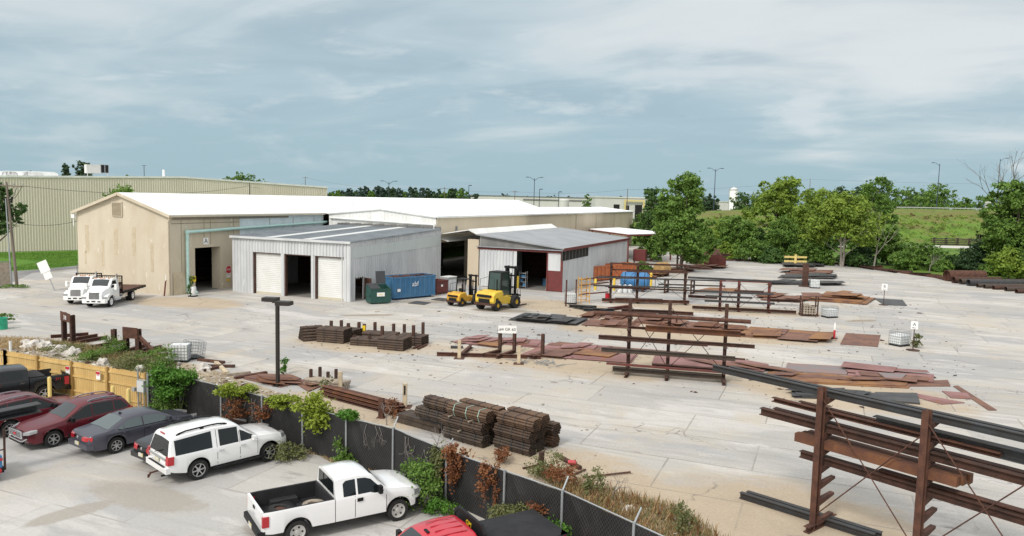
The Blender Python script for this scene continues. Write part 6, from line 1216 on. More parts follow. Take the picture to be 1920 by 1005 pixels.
p = G(1509, 537); h = ZT(1509, 495, p); t = thing('steel_post', 'thick brown steel post standing among the far plate stacks', 'post', p); mb = MB(); mb.ibeam((0, 0, .05), (0, 0, h), .8, .5, .06, (0, 1, 0)); mb.build('post', M['rust_dark'], t); mb = MB(); mb.box(-.8, .8, -.8, .8, 0, .08); mb.build('base_plate', M['rust_dark'], t)
p = G(1491, 497); h = ZT(1491, 477, p); t = thing('yellow_stand', 'yellow cross armed stand at the far end of the concrete', 'stand', p); mb = MB(); mb.bar((0, 0, 0), (0, 0, h), .4, .4); mb.build('post', M['yellow_pale'], t)
for z in (h * .35, h * .75): mb = MB(); mb.bar(rh * -2.1 + Z3 * z, rh * 2.1 + Z3 * z, .2, .35); mb.build('arm', M['yellow_pale'], t)
def tote(label, px, yb, rz, bottle=True, wood=False, half=False, s=1.0):
 p = G(px, yb); t = thing('tote_tank', label, 'tote', p, rz); mb = MB(); a, b, h = .6 * s, .5 * s, 1.16 * s; n = 6
 mb.box(-a, a, -b, b, .08, .14)
 for x in (-a + .06, 0, a - .06): mb.box(x - .06, x + .06, -b, b, 0, .08)
 mb.build('pallet', M['black'] if not wood else M['timber'], t)
 if bottle:
  mb = MB(); mb.box(-a + .03, a - .03, -b + .03, b - .03, .15, h - .04 if not half else h * .75)
  if not half: mb.lathe([(.11, 0), (.11, .06)], (0, 0, h - .04), n=12)
  o = mb.build('bottle', M['plastic_white'], t); bv = o.modifiers.new('bevel', 'BEVEL'); bv.width = .06; bv.segments = 2
 mb = MB(); r = .012
 for i in range(n + 1):
  f = -1 + 2 * i / n
  for q in (-b, b): mb.tube((a * f, q, .14), (a * f, q, h), r, n=4)
  for q in (-a, a): mb.tube((q, b * f, .14), (q, b * f, h), r, n=4)
 for i in range(6):
  z = .14 + (h - .14) * i / 5
  for q in (-b, b): mb.tube((-a, q, z), (a, q, z), r, n=4)
  for q in (-a, a): mb.tube((q, -b, z), (q, b, z), r, n=4)
 mb.build('cage', M['cage'], t); return t
tote('white caged tote with cut open top beside the letter A sign', 1686, 647.5, R(52), True, False, True, 1.05)
tote('white caged tote right of the small wood rack', 1555, 595, R(40), True, False, True)
tote('white caged tote among the far plate stacks by the thick brown post', 1527, 540, R(10))
tote('white caged tote behind the dark steel rack near the blue tank', 1237, 539, R(15))
tote('white caged tote between two brown stakes left of the yellow frame', 1069, 569, R(20))
tote('white caged tote near the weeds, left of the tilted empty cage', 338, 677, R(30))
t = tote('empty tilted wire cage right of the white tote by the weeds', 362, 671, R(-20), False); t.rotation_euler = (R(-8), 0, R(-20))
def yard_sign(label, px, yb, yt, letter, w=.42, h=.55):
 p = G(px, yb); H_ = ZT(px, yt, p); t = thing('yard_sign', label, 'sign', p); mb = MB(); mb.tube((0, 0, 0), (0, 0, H_ - .02), .035, n=8); mb.build('post', M['rust_dark'], t); mb = MB(); mb.lathe([(.5, .005), (.5, .05), (.05, .07)], (0, 0, 0), n=18); mb.build('base', M['rust_dark'], t)
 d = -(Vector((p.x, p.y, 0)).normalized()); d = Vector((d.x * .9 - .2, d.y, 0)).normalized(); rg = Z3.cross(d); c = Vector((0, 0, H_ - h / 2)) + d * .05
 mb = MB(); mb.sect(c - d * .01, c + d * .01, [(-w / 2, -h / 2), (w / 2, -h / 2), (w / 2, h / 2), (-w / 2, h / 2)]); pn = mb.build('panel', M['white'], t)
 text_mesh('lettering', letter, h * .62, M['letter'], pn, c + d * .016 + Z3 * h * .08, rg, Z3)
 ar = MB(); z = -h * .34; ar.prism([c + d * .013 + rg * x + Z3 * (z + y) for x, y in ((-w * .32, 0), (-w * .12, .05), (-w * .12, .018), (w * .3, .018), (w * .3, -.018), (-w * .12, -.018), (-w * .12, -.05))], d * .004); ar.build('arrow', M['letter'], pn)
yard_sign('white sign lettered A with arrow on a brown post with round base', 1711.5, 657, 602, 'A', .50, .62)
yard_sign('white sign lettered B with arrow on a brown post, farther away', 1656.5, 572, 532, 'B', .60, .72)
def UV(px, y, z=0): return G(px, y, z)
f0 = UV(819, 666); st_ = thing('floor_rack', 'low rusty floor rack of beams with upright posts carrying the white number sign', 'rack', f0); o = f0.copy()
mb = MB(o); mb.ibeam(UV(819, 667) + Z3 * .13, UV(1014, 673) + Z3 * .13, .22, .26, .03); mb.build('base_beam', M['rust'], st_)
for (a, b) in (((884, 652), (866, 668)), ((937, 661), (905, 670)), ((964, 662), (932, 673)), ((1016, 668), (1000, 674))):
 mb = MB(o); mb.ibeam(UV(*a) + Z3 * .14, UV(*b) + Z3 * .14, .22, .24, .03); mb.build('cross_beam', M['rust'], st_)
for px, yb, yt in ((937, 661, 622), (964, 662, 621), (1017, 669, 626)):
 p = UV(px, yb); mb = MB(o); mb.ibeam(p, Vector((p.x, p.y, ZT(px, yt, p))), .22, .2, .03, (0, 1, 0)); mb.build('post', M['rust_dark'], st_)
a, b = UV(937, 661), UV(964, 662); c = (a + b) / 2; zt = ZT(950, 610, c); zb = ZT(950, 624, c); nrm = -Vector((c.x, c.y, 0)).normalized(); c.z = (zt + zb) / 2; c += nrm * .16
wall_sign('number_sign', 'white plate reading #4 GR 60 on two rusty posts', 'sign', c, nrm, 1.32, zt - zb, M['white'], [('#4 GR 60', .30, 0, 0, M['letter'])])
for px, yb, yt, lab in ((861, 672, 638, 'pale timber post at the left of the rusty floor rack'), (972.5, 682, 648, 'pale timber post in front of the rusty floor rack, right one'), (759, 763, 719, 'pale timber post left of the strapped pipe bundles'), (638, 732, 697, 'pale timber post beside the grey pipes by the fence')):
 p = G(px, yb); h = ZT(px, yt, p); t = thing('timber_post', lab, 'post', p, R(20)); mb = MB(); mb.box(-.11, .11, -.09, .09, 0, h); mb.build('post', M['timber'], t); mb = MB(); mb.box(-.35, .35, -.35, .35, 0, .03); mb.build('base_plate', M['rust'], t)
 if px == 759: mb = MB(); mb.box(-.05, .05, -.1, -.092, h - .6, h - .1); mb.build('dark_strip', M['letter'], t)
beam('short black and orange offcut beside the left pale timber post', UV(845, 653) + Z3 * .1, UV(868, 653) + Z3 * .1, 'b', M['mill_grey'], .3, .15, 'offcut', 'steel_offcut')
def bundle(label, e0, e1, rows, r, m, strap='strap', nst=3, group=None, flat=False, cat='pipe bundle', squash=1.0):
 """hexagonally packed hollow pipes from e0 to e1 (bundle axis); rows = pipes per layer from the bottom"""
 e0 = Vector(e0); e1 = Vector(e1); d = (e1 - e0).normalized(); sx = d.cross(Z3).normalized(); sy = sx.cross(d); root = thing('pipe_bundle', label, cat, e0, 0, group); o = e0.copy(); mb = MB(o); rnd = random.Random(int(abs(e0.x * 91 + e0.y * 37 + e0.z * 11) * 10)); n = len(rows); wmax = max(rows) * r
 for j, k in enumerate(rows):
  for i in range(k):
   c = sx * ((i - (k - 1) / 2) * 2 * r) + sy * ((j - (n - 1) / 2) * r * 1.74); s = d * rnd.uniform(-.014, .014); mb.pipe(e0 + c + s, e1 + c + s, r * .97, r * .17, 10)
 mb.build('pipes', m, root, 40)
 hh = (n - 1) / 2 * r * 1.74 + r
 for t in range(nst):
  f = (t + .6) / (nst + .2); c = e0.lerp(e1, f); out = []
  for j in (0, n // 2, n - 1): out.append((rows[j] * r, (j - (n - 1) / 2) * r * 1.74))
  poly = [(out[0][0], -hh), (out[1][0], out[1][1]), (out[2][0], hh), (-out[2][0], hh), (-out[1][0], out[1][1]), (-out[0][0], -hh)]
  mb = MB(o); pts = [c + sx * (x * 1.02) + sy * (y * 1.02) for x, y in poly]
  for a, b in zip(pts, pts[1:] + pts[:1]): mb.bar(a, b, .035, .008, (c - (a + b) / 2))
  mb.build('strap', M[strap], root)
 return root
hexr = [4, 5, 6, 5, 4]
rB = .06; TZ = .57
GP = 'strapped bundles of brown pipes near the fence'
dB = G(923, 840) - G(990, 859); dB.normalize(); sB = Vector((-dB.y, dB.x, 0)); sB = sB if sB.dot(fh) > 0 else -sB
e_ = G(901.5, 843) + sB * .37 + Z3 * .28; LB = (G(821, 824) - G(901.5, 843)).length
S = lambda k, j, t, L, lab, **kw: bundle(lab, e_ + dB * t + sB * (.72 * k) + Z3 * (TZ * j), e_ + dB * (t + L) + sB * (.72 * k) + Z3 * (TZ * j), kw.pop('rows', hexr), rB, kw.pop('m', M['pipe_mid']), group=GP, **kw)
S(0, 0, 0, LB, 'brown pipe bundle at the bottom of the left stack facing the fence', m=M['pipe_dark'])
S(1, 0, .1, LB, 'brown pipe bundle at the bottom rear of the left stack', m=M['pipe_dark'])
S(0, 1, .05, LB, 'brown pipe bundle in the middle tier of the left stack facing the fence')
S(1, 1, .0, LB, 'brown pipe bundle in the middle tier at the rear of the left stack')
S(0.1, 2, -.15, LB * .98, 'brown pipe bundle with pale green straps on top of the left stack', strap='strap_green', m=M['pipe_brown'])
S(1.2, 2, -.2, LB, 'brown pipe bundle on top at the rear of the left stack', m=M['pipe_brown'])
S(.25, 2, LB * .9, LB * .7, 'brown pipe bundle on top at the far left end of the left stack', strap='strap')
S(.15, 1, LB * 1.05, LB * .75, 'dark pipe bundle under the far left top bundle', m=M['pipe_dark'])
eL = e_; e_ = G(990, 859) + sB * .37 + Z3 * .28; LC = (G(923, 840) - G(990, 859)).length
S(0, 0, 0, LC, 'brown pipe bundle at the bottom of the right stack facing the fence', m=M['pipe_dark'])
S(1.08, 0, .1, LC, 'brown pipe bundle at the bottom centre of the right stack', m=M['pipe_dark'])
S(2.25, 0, -.1, LC, 'brown pipe bundle at the bottom far right of the right stack', m=M['pipe_brown'])
S(0, 1, 0, LC, 'brown pipe bundle in the middle tier of the right stack facing the fence')
S(1.08, 1, .1, LC, 'brown pipe bundle in the middle tier centre of the right stack')
S(2.25, 1, -.15, LC, 'brown pipe bundle in the middle tier far right of the right stack')
S(-.05, 2, -.2, LC, 'reddish brown pipe bundle on top of the right stack facing the fence', m=M['pipe_brown'])
S(1.05, 2, -.1, LC, 'reddish brown pipe bundle on top at the rear of the right stack', m=M['pipe_brown'])
for k, (t, kk_) in enumerate(((.3, 1), (.8, 1), (.55, 0))):
 c = eL + dB * (LB * t) + Z3 * (TZ * (kk_ + .5)); beam('timber spacer block under the ' + ('strapped top bundle near its open end', 'strapped top bundle near its far end', 'middle bundle of the left stack')[k], c - sB * .42, c + sB * 1.0, 'b', M['wood_dirty'], .09, .05, 'timber block', 'timber_block')
c0, c1 = G(828, 812, .0), G(748, 790, .0)
for k in range(9):
 row, i = divmod(k, 5); u = sB * (.24 * i - .1 + .1 * row); beam('dark square tube in the low stack left of the pipe bundles, number ' + str(k + 1), c0 + u + Z3 * (.12 + .22 * row), c1 + u + Z3 * (.12 + .22 * row), 'b', M['pipe_dark'], .2, .2, 'steel tube', 'steel_tube', 'dark square tubes left of the pipe bundles')['label'] = 'dark square tube in the low stack left of the strapped pipe bundles'
c0, c1 = G(603, 742), G(733, 777); dd = (c1 - c0).normalized(); ns = Vector((-dd.y, dd.x, 0)); ns = ns if ns.dot(fh) > 0 else -ns
for k in range(10):
 row, i = divmod(k, 4); u = ns * (.28 * i + .1 * row); s = dd * random.Random(k).uniform(-.4, .4); o = beam('long rusty channel in the pile lying along the black fence', c0 + u + s + Z3 * (.1 + .17 * row), c1 + u + s + Z3 * (.1 + .17 * row), 'c', M['rust_orange'] if k % 3 else M['rust'], .26, .15, 'steel channel', 'steel_channel', 'rusty channels piled along the fence')
stake('short rusty stake holding the near end of the channel pile', 715, 783, 747, 'rust', .26)
for px, yb, yt, lab in ((583, 720, 692, 'leftmost rusty stake beside the grey pipes by the street lamp'), (600, 712, 688, 'rear rusty stake behind the grey pipes, left one'), (615, 719, 697, 'short rusty stake in front of the grey pipes'), (630, 717, 692, 'rear rusty stake behind the grey pipes, right one')): stake(lab, px, yb, yt, 'rust_dark', .16, 'stakes round the grey pipes')
for k in range(6):
 row, i = divmod(k, 3); a, b = G(571, 722), G(646, 731); u = (b - a).normalized(); v = Vector((-u.y, u.x, 0)); v = v if v.dot(fh) > 0 else -v
 beam('weathered grey pipe in the short pile right of the street lamp', a + v * (.24 * i + .1 * row) + Z3 * (.12 + .2 * row), b + v * (.24 * i + .1 * row) + Z3 * (.12 + .2 * row), 'o', M['wood_dirty'], .22, name='steel_pipe', cat='pipe', group='weathered grey pipes by the street lamp')
MG = 'dark pipe bundles in the stake racks'
def mbund(label, x0, y0, x1, y1, rows, r, z=None): zz = len(rows) * r * .9 if z is None else z; return bundle(label, G(x0, y0, zz), G(x1, y1, zz), rows, r, M['pipe_mid'], nst=2, group=MG)
mbund('dark pipe bundle lying leftmost outside the stakes', 564, 625, 604, 622, [6, 5, 4, 3, 2], .12)
mbund('tall brown pipe stack held in the leftmost stake frame', 602, 625, 652, 629, [7, 7, 7, 7, 7, 7], .10)
mbund('low brown pipe bundle between the left and middle stakes', 662, 638, 712, 641, [6, 6, 6], .10)
mbund('brown pipe bundle in the middle stake frame', 716, 640, 764, 644, [8, 8, 8, 8, 7], .10)
mbund('dark pipe bundle in the rightmost stake frame', 750, 634, 797, 638, [7, 7, 7, 7], .10)
mbund('reddish pipe bundle at the back between the middle stakes', 684, 628, 745, 632, [5, 5, 5], .12)
mbund('dark pipe bundle at the back behind the tall brown stack', 640, 622, 672, 626, [5, 5, 5, 5], .11)
for i, (px, yb, yt) in enumerate(((621, 622, 601.5), (640, 622, 600.5), (653, 637, 606), (673, 632, 604), (683, 632, 607.5), (703, 628, 604), (716.5, 649, 611), (738, 630, 607), (758, 628, 608), (775, 647, 610), (793, 630, 604.5), (603, 637, 616), (632, 641, 617), (664, 644, 628), (693, 648, 630), (745, 652, 629))):
 t = stake('rusty upright stake of the pipe racks, counted ' + ('first first second third fourth fifth sixth seventh eighth ninth tenth'.split()[0]), px, yb, yt, 'rust_dark', .22, 'upright stakes of the pipe racks'); t['label'] = 'rusty upright stake of the pipe bundle racks in the middle of the yard'
 if i == 4: mb = MB(); h = ZT(px, yt, G(px, yb)); mb.box(-.13, .13, -.14, -.125, h - .75, h - .1); mb.build('yellow_tag', M['sign_yellow'], t); t['label'] = 'rusty stake with a yellow tag among the pipe racks'
for k, (a, b) in enumerate((((775, 655), (790, 648)), ((783, 656), (800, 648)))): beam(('loose pipe on the concrete right of the stake racks, left of two', 'loose pipe on the concrete right of the stake racks, right of two')[k], G(*a) + Z3 * .09, G(*b) + Z3 * .09, 'o', M['rust'], .16, name='steel_pipe', cat='pipe')
def goal(label, pa, pb_, top, plate_z, slant=None, text=None):
 a, b = G(*pa), G(*pb_); c = (a + b) / 2; h = ZT(top[0], top[1], c); u = (b - a).normalized(); v = Vector((u.y, -u.x, 0)); root = thing('steel_gantry', label, 'steel frame', a); o = a.copy()
 for p in (a, b): mb = MB(o); mb.ibeam(p, p + Z3 * h, .3, .3, .04, v); mb.build('post', M['rust_dark'], root)
 mb = MB(o); q = a + v * .17; mb.prism([q - u * .1 + Z3 * (h - plate_z), b + v * .17 + u * .1 + Z3 * (h - plate_z), b + v * .17 + u * .1 + Z3 * (h + .1), q - u * .1 + Z3 * (h + .12)], v * .03); mb.build('head_plate', M['rust'], root)
 if text: n_ = v if v.y < 0 else -v; text_mesh('lettering', text, .42, M['white'], root, c - o + Z3 * (h - plate_z / 2) + n_ * .21 if v.y < 0 else c - o + Z3 * (h - plate_z / 2) + v * .21, u, Z3)
 if slant: mb = MB(o); e = G(*slant); mb.ibeam(b + Z3 * h * .72, e + Z3 * .1, .22, .22, .03); mb.build('slant_brace', M['rust'], root)
 return root
goal('tall rusty two post frame with a lettered head plate by the rubble', (121, 640), (137, 646), (129, 588), .55, None, '3/8')
goal('rusty two post frame with slanting brace beside the weeds', (237, 662), (260, 664), (248, 616), .65, (299, 673))
stake('single thick rusty post standing between the two rusty frames', 214, 646, 617, 'rust_dark', .3)
for k, (a, b) in enumerate((((95, 634), (166, 629)), ((128, 641), (183, 631.5)), ((139, 646), (201, 635)), ((170, 654), (233, 643)), ((237, 661), (281, 648)), ((250, 664), (303, 653)), ((262, 667), (313, 658)), ((280, 672), (315, 667)))):
 beam('rusty floor beam ' + ('at the tall two post frame, farthest left', 'at the tall two post frame, middle one', 'at the tall two post frame, nearest one', 'behind the single thick rusty post', 'at the slant braced frame, farthest one', 'at the slant braced frame, second farthest', 'at the slant braced frame, third farthest', 'at the foot of the slanting brace')[k], G(*a) + Z3 * .12, G(*b) + Z3 * .12, 'i', M['rust'], .24, .24)
for k, (a, b, m_) in enumerate((((383, 688), (440, 689), 'rust_dark'), ((405, 681), (425, 702), 'timber'), ((372, 676), (420, 682), 'rust'), ((380, 697), (412, 690), 'rust'), ((425, 705), (470, 701), 'wood_dirty'), ((440, 711), (500, 701), 'rust'))):
 beam(('dark flat bar', 'pale plank', 'thin rusty angle', 'short rusty offcut', 'weathered plank', 'thin rusty flat')[k] + ' lying loose between the cages and the street lamp', G(*a) + Z3 * .08, G(*b) + Z3 * .1, 'b', M[m_], .25, .14, 'offcut', 'steel_offcut')
p = G(695, 571); q = G(733, 569); u = (q - p).normalized(); w_ = (q - p).length; an = math.atan2(u.y, u.x)
t = thing('dumpster', 'dark green wheeled dumpster with one lid propped open against the shed', 'dumpster', p, an); h = 1.55
mb = MB(); mb.side([(0, .12), (w_, .12), (w_, h), (0, h)], 0, .05); mb.side([(0, .12), (w_, .12), (w_, h + .35), (0, h + .35)], 1.5, 1.55); mb.prism([(0, .05, .12), (0, 1.5, .12), (0, 1.5, h + .35), (0, .05, h)], (.05, 0, 0)); mb.prism([(w_ - .05, .05, .12), (w_ - .05, 1.5, .12), (w_ - .05, 1.5, h + .35), (w_ - .05, .05, h)], (.05, 0, 0)); mb.box(.05, w_ - .05, .05, 1.5, .12, .17)
mb.box(-.1, 0, .1, 1.4, .8, 1.0); mb.box(w_, w_ + .1, .1, 1.4, .8, 1.0); mb.box(-.03, w_ + .03, -.04, 0, h - .12, h); mb.build('body', M['green_bin'], t)
mb = MB(); mb.prism([(.03, .0, h + .02), (w_ / 2, .0, h + .02), (w_ / 2, 1.5, h + .40), (.03, 1.5, h + .40)], (0, 0, .06))
for i in range(5): x = .1 + i * (w_ / 2 - .15) / 5; mb.prism([(x, .02, h + .08), (x + .1, .02, h + .08), (x + .1, 1.48, h + .46), (x, 1.48, h + .46)], (0, 0, .03))
mb.build('lid', M['lid'], t)
mb = MB(); mb.prism([(w_ / 2 + .03, 1.52, h + .38), (w_ - .03, 1.52, h + .38), (w_ - .03, 1.75, h + 1.7), (w_ / 2 + .03, 1.75, h + 1.7)], (0, .05, 0)); o = mb.build('lid', M['lid'], t); o['label'] = 'raised dark lid leaning back'
mb = MB(); mb.prism([(w_ * .3, -.045, .8), (w_ * .68, -.045, .8), (w_ * .68, -.045, 1.2), (w_ * .3, -.045, 1.2)], (0, -.01, 0)); mb.build('label_plate', M['white'], t); text_mesh('lettering', 'trash', .26, M['sign_yellow'], t, (w_ * .49, -.06, 1.0), (1, 0, 0), Z3)
p = G(737, 563.5); q = G(816, 556); u = (q - p).normalized(); L_ = (q - p).length; an = math.atan2(u.y, u.x); h = ZT(737, 521, p)
t = thing('roll_off_skip', 'faded blue roll off skip heaped beside the galvanised shed wall', 'skip', p, an); D_ = 2.3
mb = MB(); mb.box(0, L_, 0, .08, .25, h); mb.box(0, L_, D_ - .08, D_, .25, h); mb.box(0, .08, .08, D_ - .08, .25, h); mb.box(L_ - .08, L_, .08, D_ - .08, .25, h); mb.box(.08, L_ - .08, .08, D_ - .08, .25, .33)
mb.box(-.05, L_ + .05, -.06, 0, h - .14, h + .03); mb.box(-.05, L_ + .05, D_, D_ + .06, h - .14, h + .03); mb.box(-.06, 0, -.06, D_ + .06, h - .14, h + .03); mb.box(L_, L_ + .06, -.06, D_ + .06, h - .14, h + .03); mb.box(0, L_, -.05, 0, .2, .4)
for i in range(9): x = .2 + (L_ - .5) * i / 8; mb.box(x, x + .13, -.09, 0, .3, h - .14)
mb.box(.2, L_ - .2, .5, .7, .02, .25); mb.box(.2, L_ - .2, 1.6, 1.8, .02, .25); mb.build('body', M['blue'], t)
mb = MB(); rnd = random.Random(9)
for i in range(60): mb.obox((rnd.uniform(.4, L_ - .4), rnd.uniform(.4, 1.9), h - .12 + rnd.uniform(-.15, .12)), (rnd.uniform(.3, 1.2), rnd.uniform(.1, .5), .06), rnd.uniform(0, 3), 0, rnd.uniform(-.3, .3))
mb.build('scrap', M['rust'], t); text_mesh('lettering', 'abf', .75, M['white'], t, (L_ * .5, -.10, h * .66), (1, 0, 0), Z3)
mb = MB(); mb.box(.5, .9, -.1, -.09, .9, 1.2); mb.build('placard', M['white'], t)
p = G(818, 553); q = G(840, 550); an = math.atan2((q - p).y, (q - p).x); w_ = (q - p).length; h = ZT(818, 527, p)
t = thing('scrap_bin', 'brown steel scrap bin between the blue skip and the grey cabinet', 'bin', p, an); mb = MB(); mb.box(0, w_, 0, .06, .12, h); mb.box(0, w_, 1.6, 1.66, .12, h); mb.box(0, .06, .06, 1.6, .12, h); mb.box(w_ - .06, w_, .06, 1.6, .12, h); mb.box(.06, w_ - .06, .06, 1.6, .12, .2); mb.box(-.04, w_ + .04, -.04, 0, h - .12, h); mb.box(-.03, w_ + .03, -.03, 0, .12, .24); mb.box(.1, .25, 0, 1.6, 0, .12); mb.box(w_ - .25, w_ - .1, 0, 1.6, 0, .12); mb.build('body', M['rust_red'], t); mb = MB(); mb.box(w_ * .4, w_ * .55, -.012, 0, h * .55, h * .7); mb.build('placard', M['white'], t)
p = G(840, 548); q = G(857, 546); w_ = (q - p).length; h = ZT(840, 521, p); t = thing('machine_cabinet', 'pale grey machine cabinet beside the awning doorway', 'cabinet', p, an); mb = MB(); mb.box(0, w_, 0, 1.2, .1, h); o = mb.build('body', M['grey_box'], t); mb = MB(); mb.box(.1, w_ * .48, -.03, 0, .2, h - .25); mb.box(w_ * .52, w_ - .1, -.03, 0, .2, h - .25); mb.build('door', M['galv'], t); mb = MB(); mb.box(-.04, w_ + .04, -.04, 1.24, h, h + .08); mb.build('top', M['far_white'], t)
for px, yb, yt, lab in ((970, 541, 517, 'yellow bollard left of the lean-to doorway'), (1026, 543, 519, 'yellow bollard right of the lean-to doorway'), (1151, 546, 520, 'yellow bollard between the dark steel rack and the blue tank'), (1220, 539, 511, 'yellow bollard right of the blue tank'), (1116, 545, 522, 'orange yellow bollard at the corner behind the yellow frame')):
 p = G(px, yb); h = ZT(px, yt, p); t = thing('bollard', lab, 'bollard', p, 0, 'yellow bollards by the lean-to'); mb = MB(); mb.lathe([(.17, 0), (.17, h - .1), (.12, h - .03), (0, h)], (0, 0, 0), n=14); mb.build('tube', M['yellow'], t, 40); mb = MB(); mb.lathe([(.26, 0), (.24, .06), (.17, .07)], (0, 0, .002), n=14); mb.build('footing', M['far_white'], t)
p = G(1109, 529); q = G(1192, 520); u = (q - p).normalized(); L_ = (q - p).length; an = math.atan2(u.y, u.x); h = ZT(1109, 500, p)
t = thing('orange_skip', 'faded orange roll off skip along the lean-to wall', 'skip', p, an); mb = MB(); mb.box(0, L_, 0, .1, .2, h); mb.box(0, L_, 1.9, 2.0, .2, h); mb.box(0, .1, .1, 1.9, .2, h); mb.box(L_ - .1, L_, .1, 1.9, .2, h); mb.box(.1, L_ - .1, .1, 1.9, .2, .3); mb.box(-.06, L_ + .06, -.08, 0, h - .16, h + .04); mb.box(-.08, 0, -.08, 2, h - .16, h + .04)
for i in range(12): x = .3 + (L_ - .6) * i / 11; mb.box(x, x + .16, -.1, 0, .3, h - .16)
mb.box(.1, L_ - .1, .3, .5, 0, .2); mb.box(.1, L_ - .1, 1.4, 1.6, 0, .2); mb.build('body', M['orange'], t)
p = G(1190, 545.5); t = thing('blue_tank', 'large round blue tank lying behind the dark steel rack', 'tank', p, math.atan2(rh.y, rh.x) - R(12)); r = 1.12
mb = MB(); mb.lathe([(0, -1.85), (.6, -1.82), (.95, -1.65), (r, -1.45), (r, 1.45), (.95, 1.65), (.6, 1.82), (0, 1.85)], (0, 0, r + .15), (1, 0, 0), 26); mb.build('shell', M['blue_tank'], t, 35)
for x in (-1.0, 1.0): mb = MB(); mb.side([(-.0 + x - .12, 0), (x + .12, 0), (x + .12, .5), (x - .12, .5)], -.95, .95); mb.build('cradle', M['rust_dark'], t)
for x in (-1.2, 0, 1.2): mb = MB(); mb.lathe([(r + .012, -.04), (r + .012, .04)], (x, 0, r + .15), (1, 0, 0), 26); mb.build('band', M['black'], t)
mb = MB(); mb.tube((.4, 0, 2.3), (.4, 0, 2.65), .3); mb.build('hatch', M['blue_tank'], t)
for k, px in enumerate((1162, 1172, 1181)):
 p = G(px, 549); t = thing('white_drum', 'white plastic drum in front of the blue tank, ' + ('left', 'middle', 'right')[k] + ' of three', 'drum', p, 0, 'white drums by the blue tank'); mb = MB(); mb.lathe([(.27, 0), (.3, .08), (.3, .85), (.24, .95), (.08, .97), (.08, 1.03)], (0, 0, 0), n=14); mb.build('drum', M['plastic_white'], t, 40)
p = G(1241, 518); t = thing('tan_tank', 'tan yellow round ended tank under the tall cottonwood', 'tank', p, an); mb = MB(); mb.lathe([(0, -1.3), (.7, -1.25), (.95, -1.0), (.95, 1.0), (.7, 1.25), (0, 1.3)], (0, 0, 1.2), (1, 0, 0), 20); mb.build('shell', M['tan_tank'], t, 35); mb = MB()
for x in (-.8, 0, .8): mb.lathe([(.97, -.06), (.97, .06)], (x, 0, 1.2), (1, 0, 0), 20)
mb.build('band', M['tan_tank'], t)
for x in (-.8, .8): mb = MB(); mb.side([(x - .12, 0), (x + .12, 0), (x + .12, .5), (x - .12, .5)], -.7, .7); mb.build('leg', M['rust'], t)
p = G(1139, 565); t = thing('red_drum', 'red drum at the left post of the dark steel rack', 'drum', p); mb = MB(); mb.lathe([(.29, 0), (.3, .04), (.28, .06), (.28, .3), (.3, .32), (.28, .34), (.28, .58), (.3, .6), (.28, .62), (.28, .86), (.3, .9)], (0, 0, 0), n=16); mb.build('drum', M['stop_red'], t, 30)
a, b = G(1089, 569), G(1105, 569); h = ZT(1089, 520, a); t = thing('scaffold_tower', 'orange yellow ladder like scaffold frame left of the dark steel rack', 'scaffold frame', a); o = a.copy(); v = Vector((-(b - a).y, (b - a).x, 0)).normalized() * 1.3
mb = MB(o)
for p in (a, b, a + v, b + v): mb.tube(p, p + Z3 * h, .05, n=8)
mb.build('upright', M['scaffold'], t); mb = MB(o)
for k in range(6):
 z = h * (k + .6) / 6.2; mb.tube(a + Z3 * z, b + Z3 * z, .035, n=6); mb.tube(a + v + Z3 * z, b + v + Z3 * z, .035, n=6)
 if k % 2: mb.tube(a + Z3 * z, a + v + Z3 * z, .035, n=6); mb.tube(b + Z3 * z, b + v + Z3 * z, .035, n=6)
mb.build('rung', M['scaffold'], t)
for k, (z0, z1, m_) in enumerate(((h * .88, h * .98, 'rust'), (h * .66, h * .74, 'rust_orange'), (h * .32, h * .36, 'rust_red'))): p = a + v * .5 + Z3 * z0; beam(('brown tube laid across the top of the yellow frame', 'orange brown tube laid across the middle of the yellow frame', 'red brown tube laid low across the yellow frame')[k], p, G(1143, 566) + Z3 * z1 + v * .5, 'b', M[m_], .14, .12, 'steel tube', 'steel_tube')
for px, yb, yt, lab in ((1061, 574, 525, 'tall brown stake left of the white tote by the lean-to'), (1079.5, 569, 524, 'tall brown stake right of the white tote by the lean-to')): stake(lab, px, yb, yt, 'rust', .16)
rnd = random.Random(3)
for k in range(7):
 a = G(1066 + k * 9, 576 + k * 2.2); an2 = rnd.uniform(-.3, .5); q = a + Vector((math.cos(an2), math.sin(an2), 0)) * rnd.uniform(1.6, 3.0); o = beam('black steel angle in the loose heap beside the large forklift plates', a + Z3 * (.15 + .1 * (k % 3)), q + Z3 * (.2 + .12 * (k % 2)), 'c', M['plate_dark'], .35, .3, 'steel angle', 'steel_angle', 'black angles in a loose heap')
p = G(1516, 592); t = thing('wood_rack', 'small rusty stake rack holding dirty round timber offcuts', 'rack', p, math.atan2(d4.y, d4.x)); mb = MB()
for x, y in ((-.75, -.4), (.75, -.4), (-.75, .5), (.75, .5)): mb.bar((x, y, 0), (x, y, 2.0 if x > 0 or y > 0 else 1.7), .12, .12)
mb.build('post', M['rust_dark'], t); mb = MB(); mb.box(-.9, .9, -.5, .6, .1, .2); mb.bar((-.75, -.4, 1.1), (.75, -.4, 1.1), .1, .1); mb.bar((-.75, .5, 1.6), (.75, .5, 1.6), .1, .1); mb.build('base', M['rust_dark'], t); mb = MB()
for i in range(5):
 for j in range(4 - i // 3): mb.tube((-.55 + i * .26, -.55, .33 + j * .25), (-.55 + i * .26, .65, .33 + j * .25), .12, n=10)
mb.build('timber_offcut', M['wood_dirty'], t, 40)
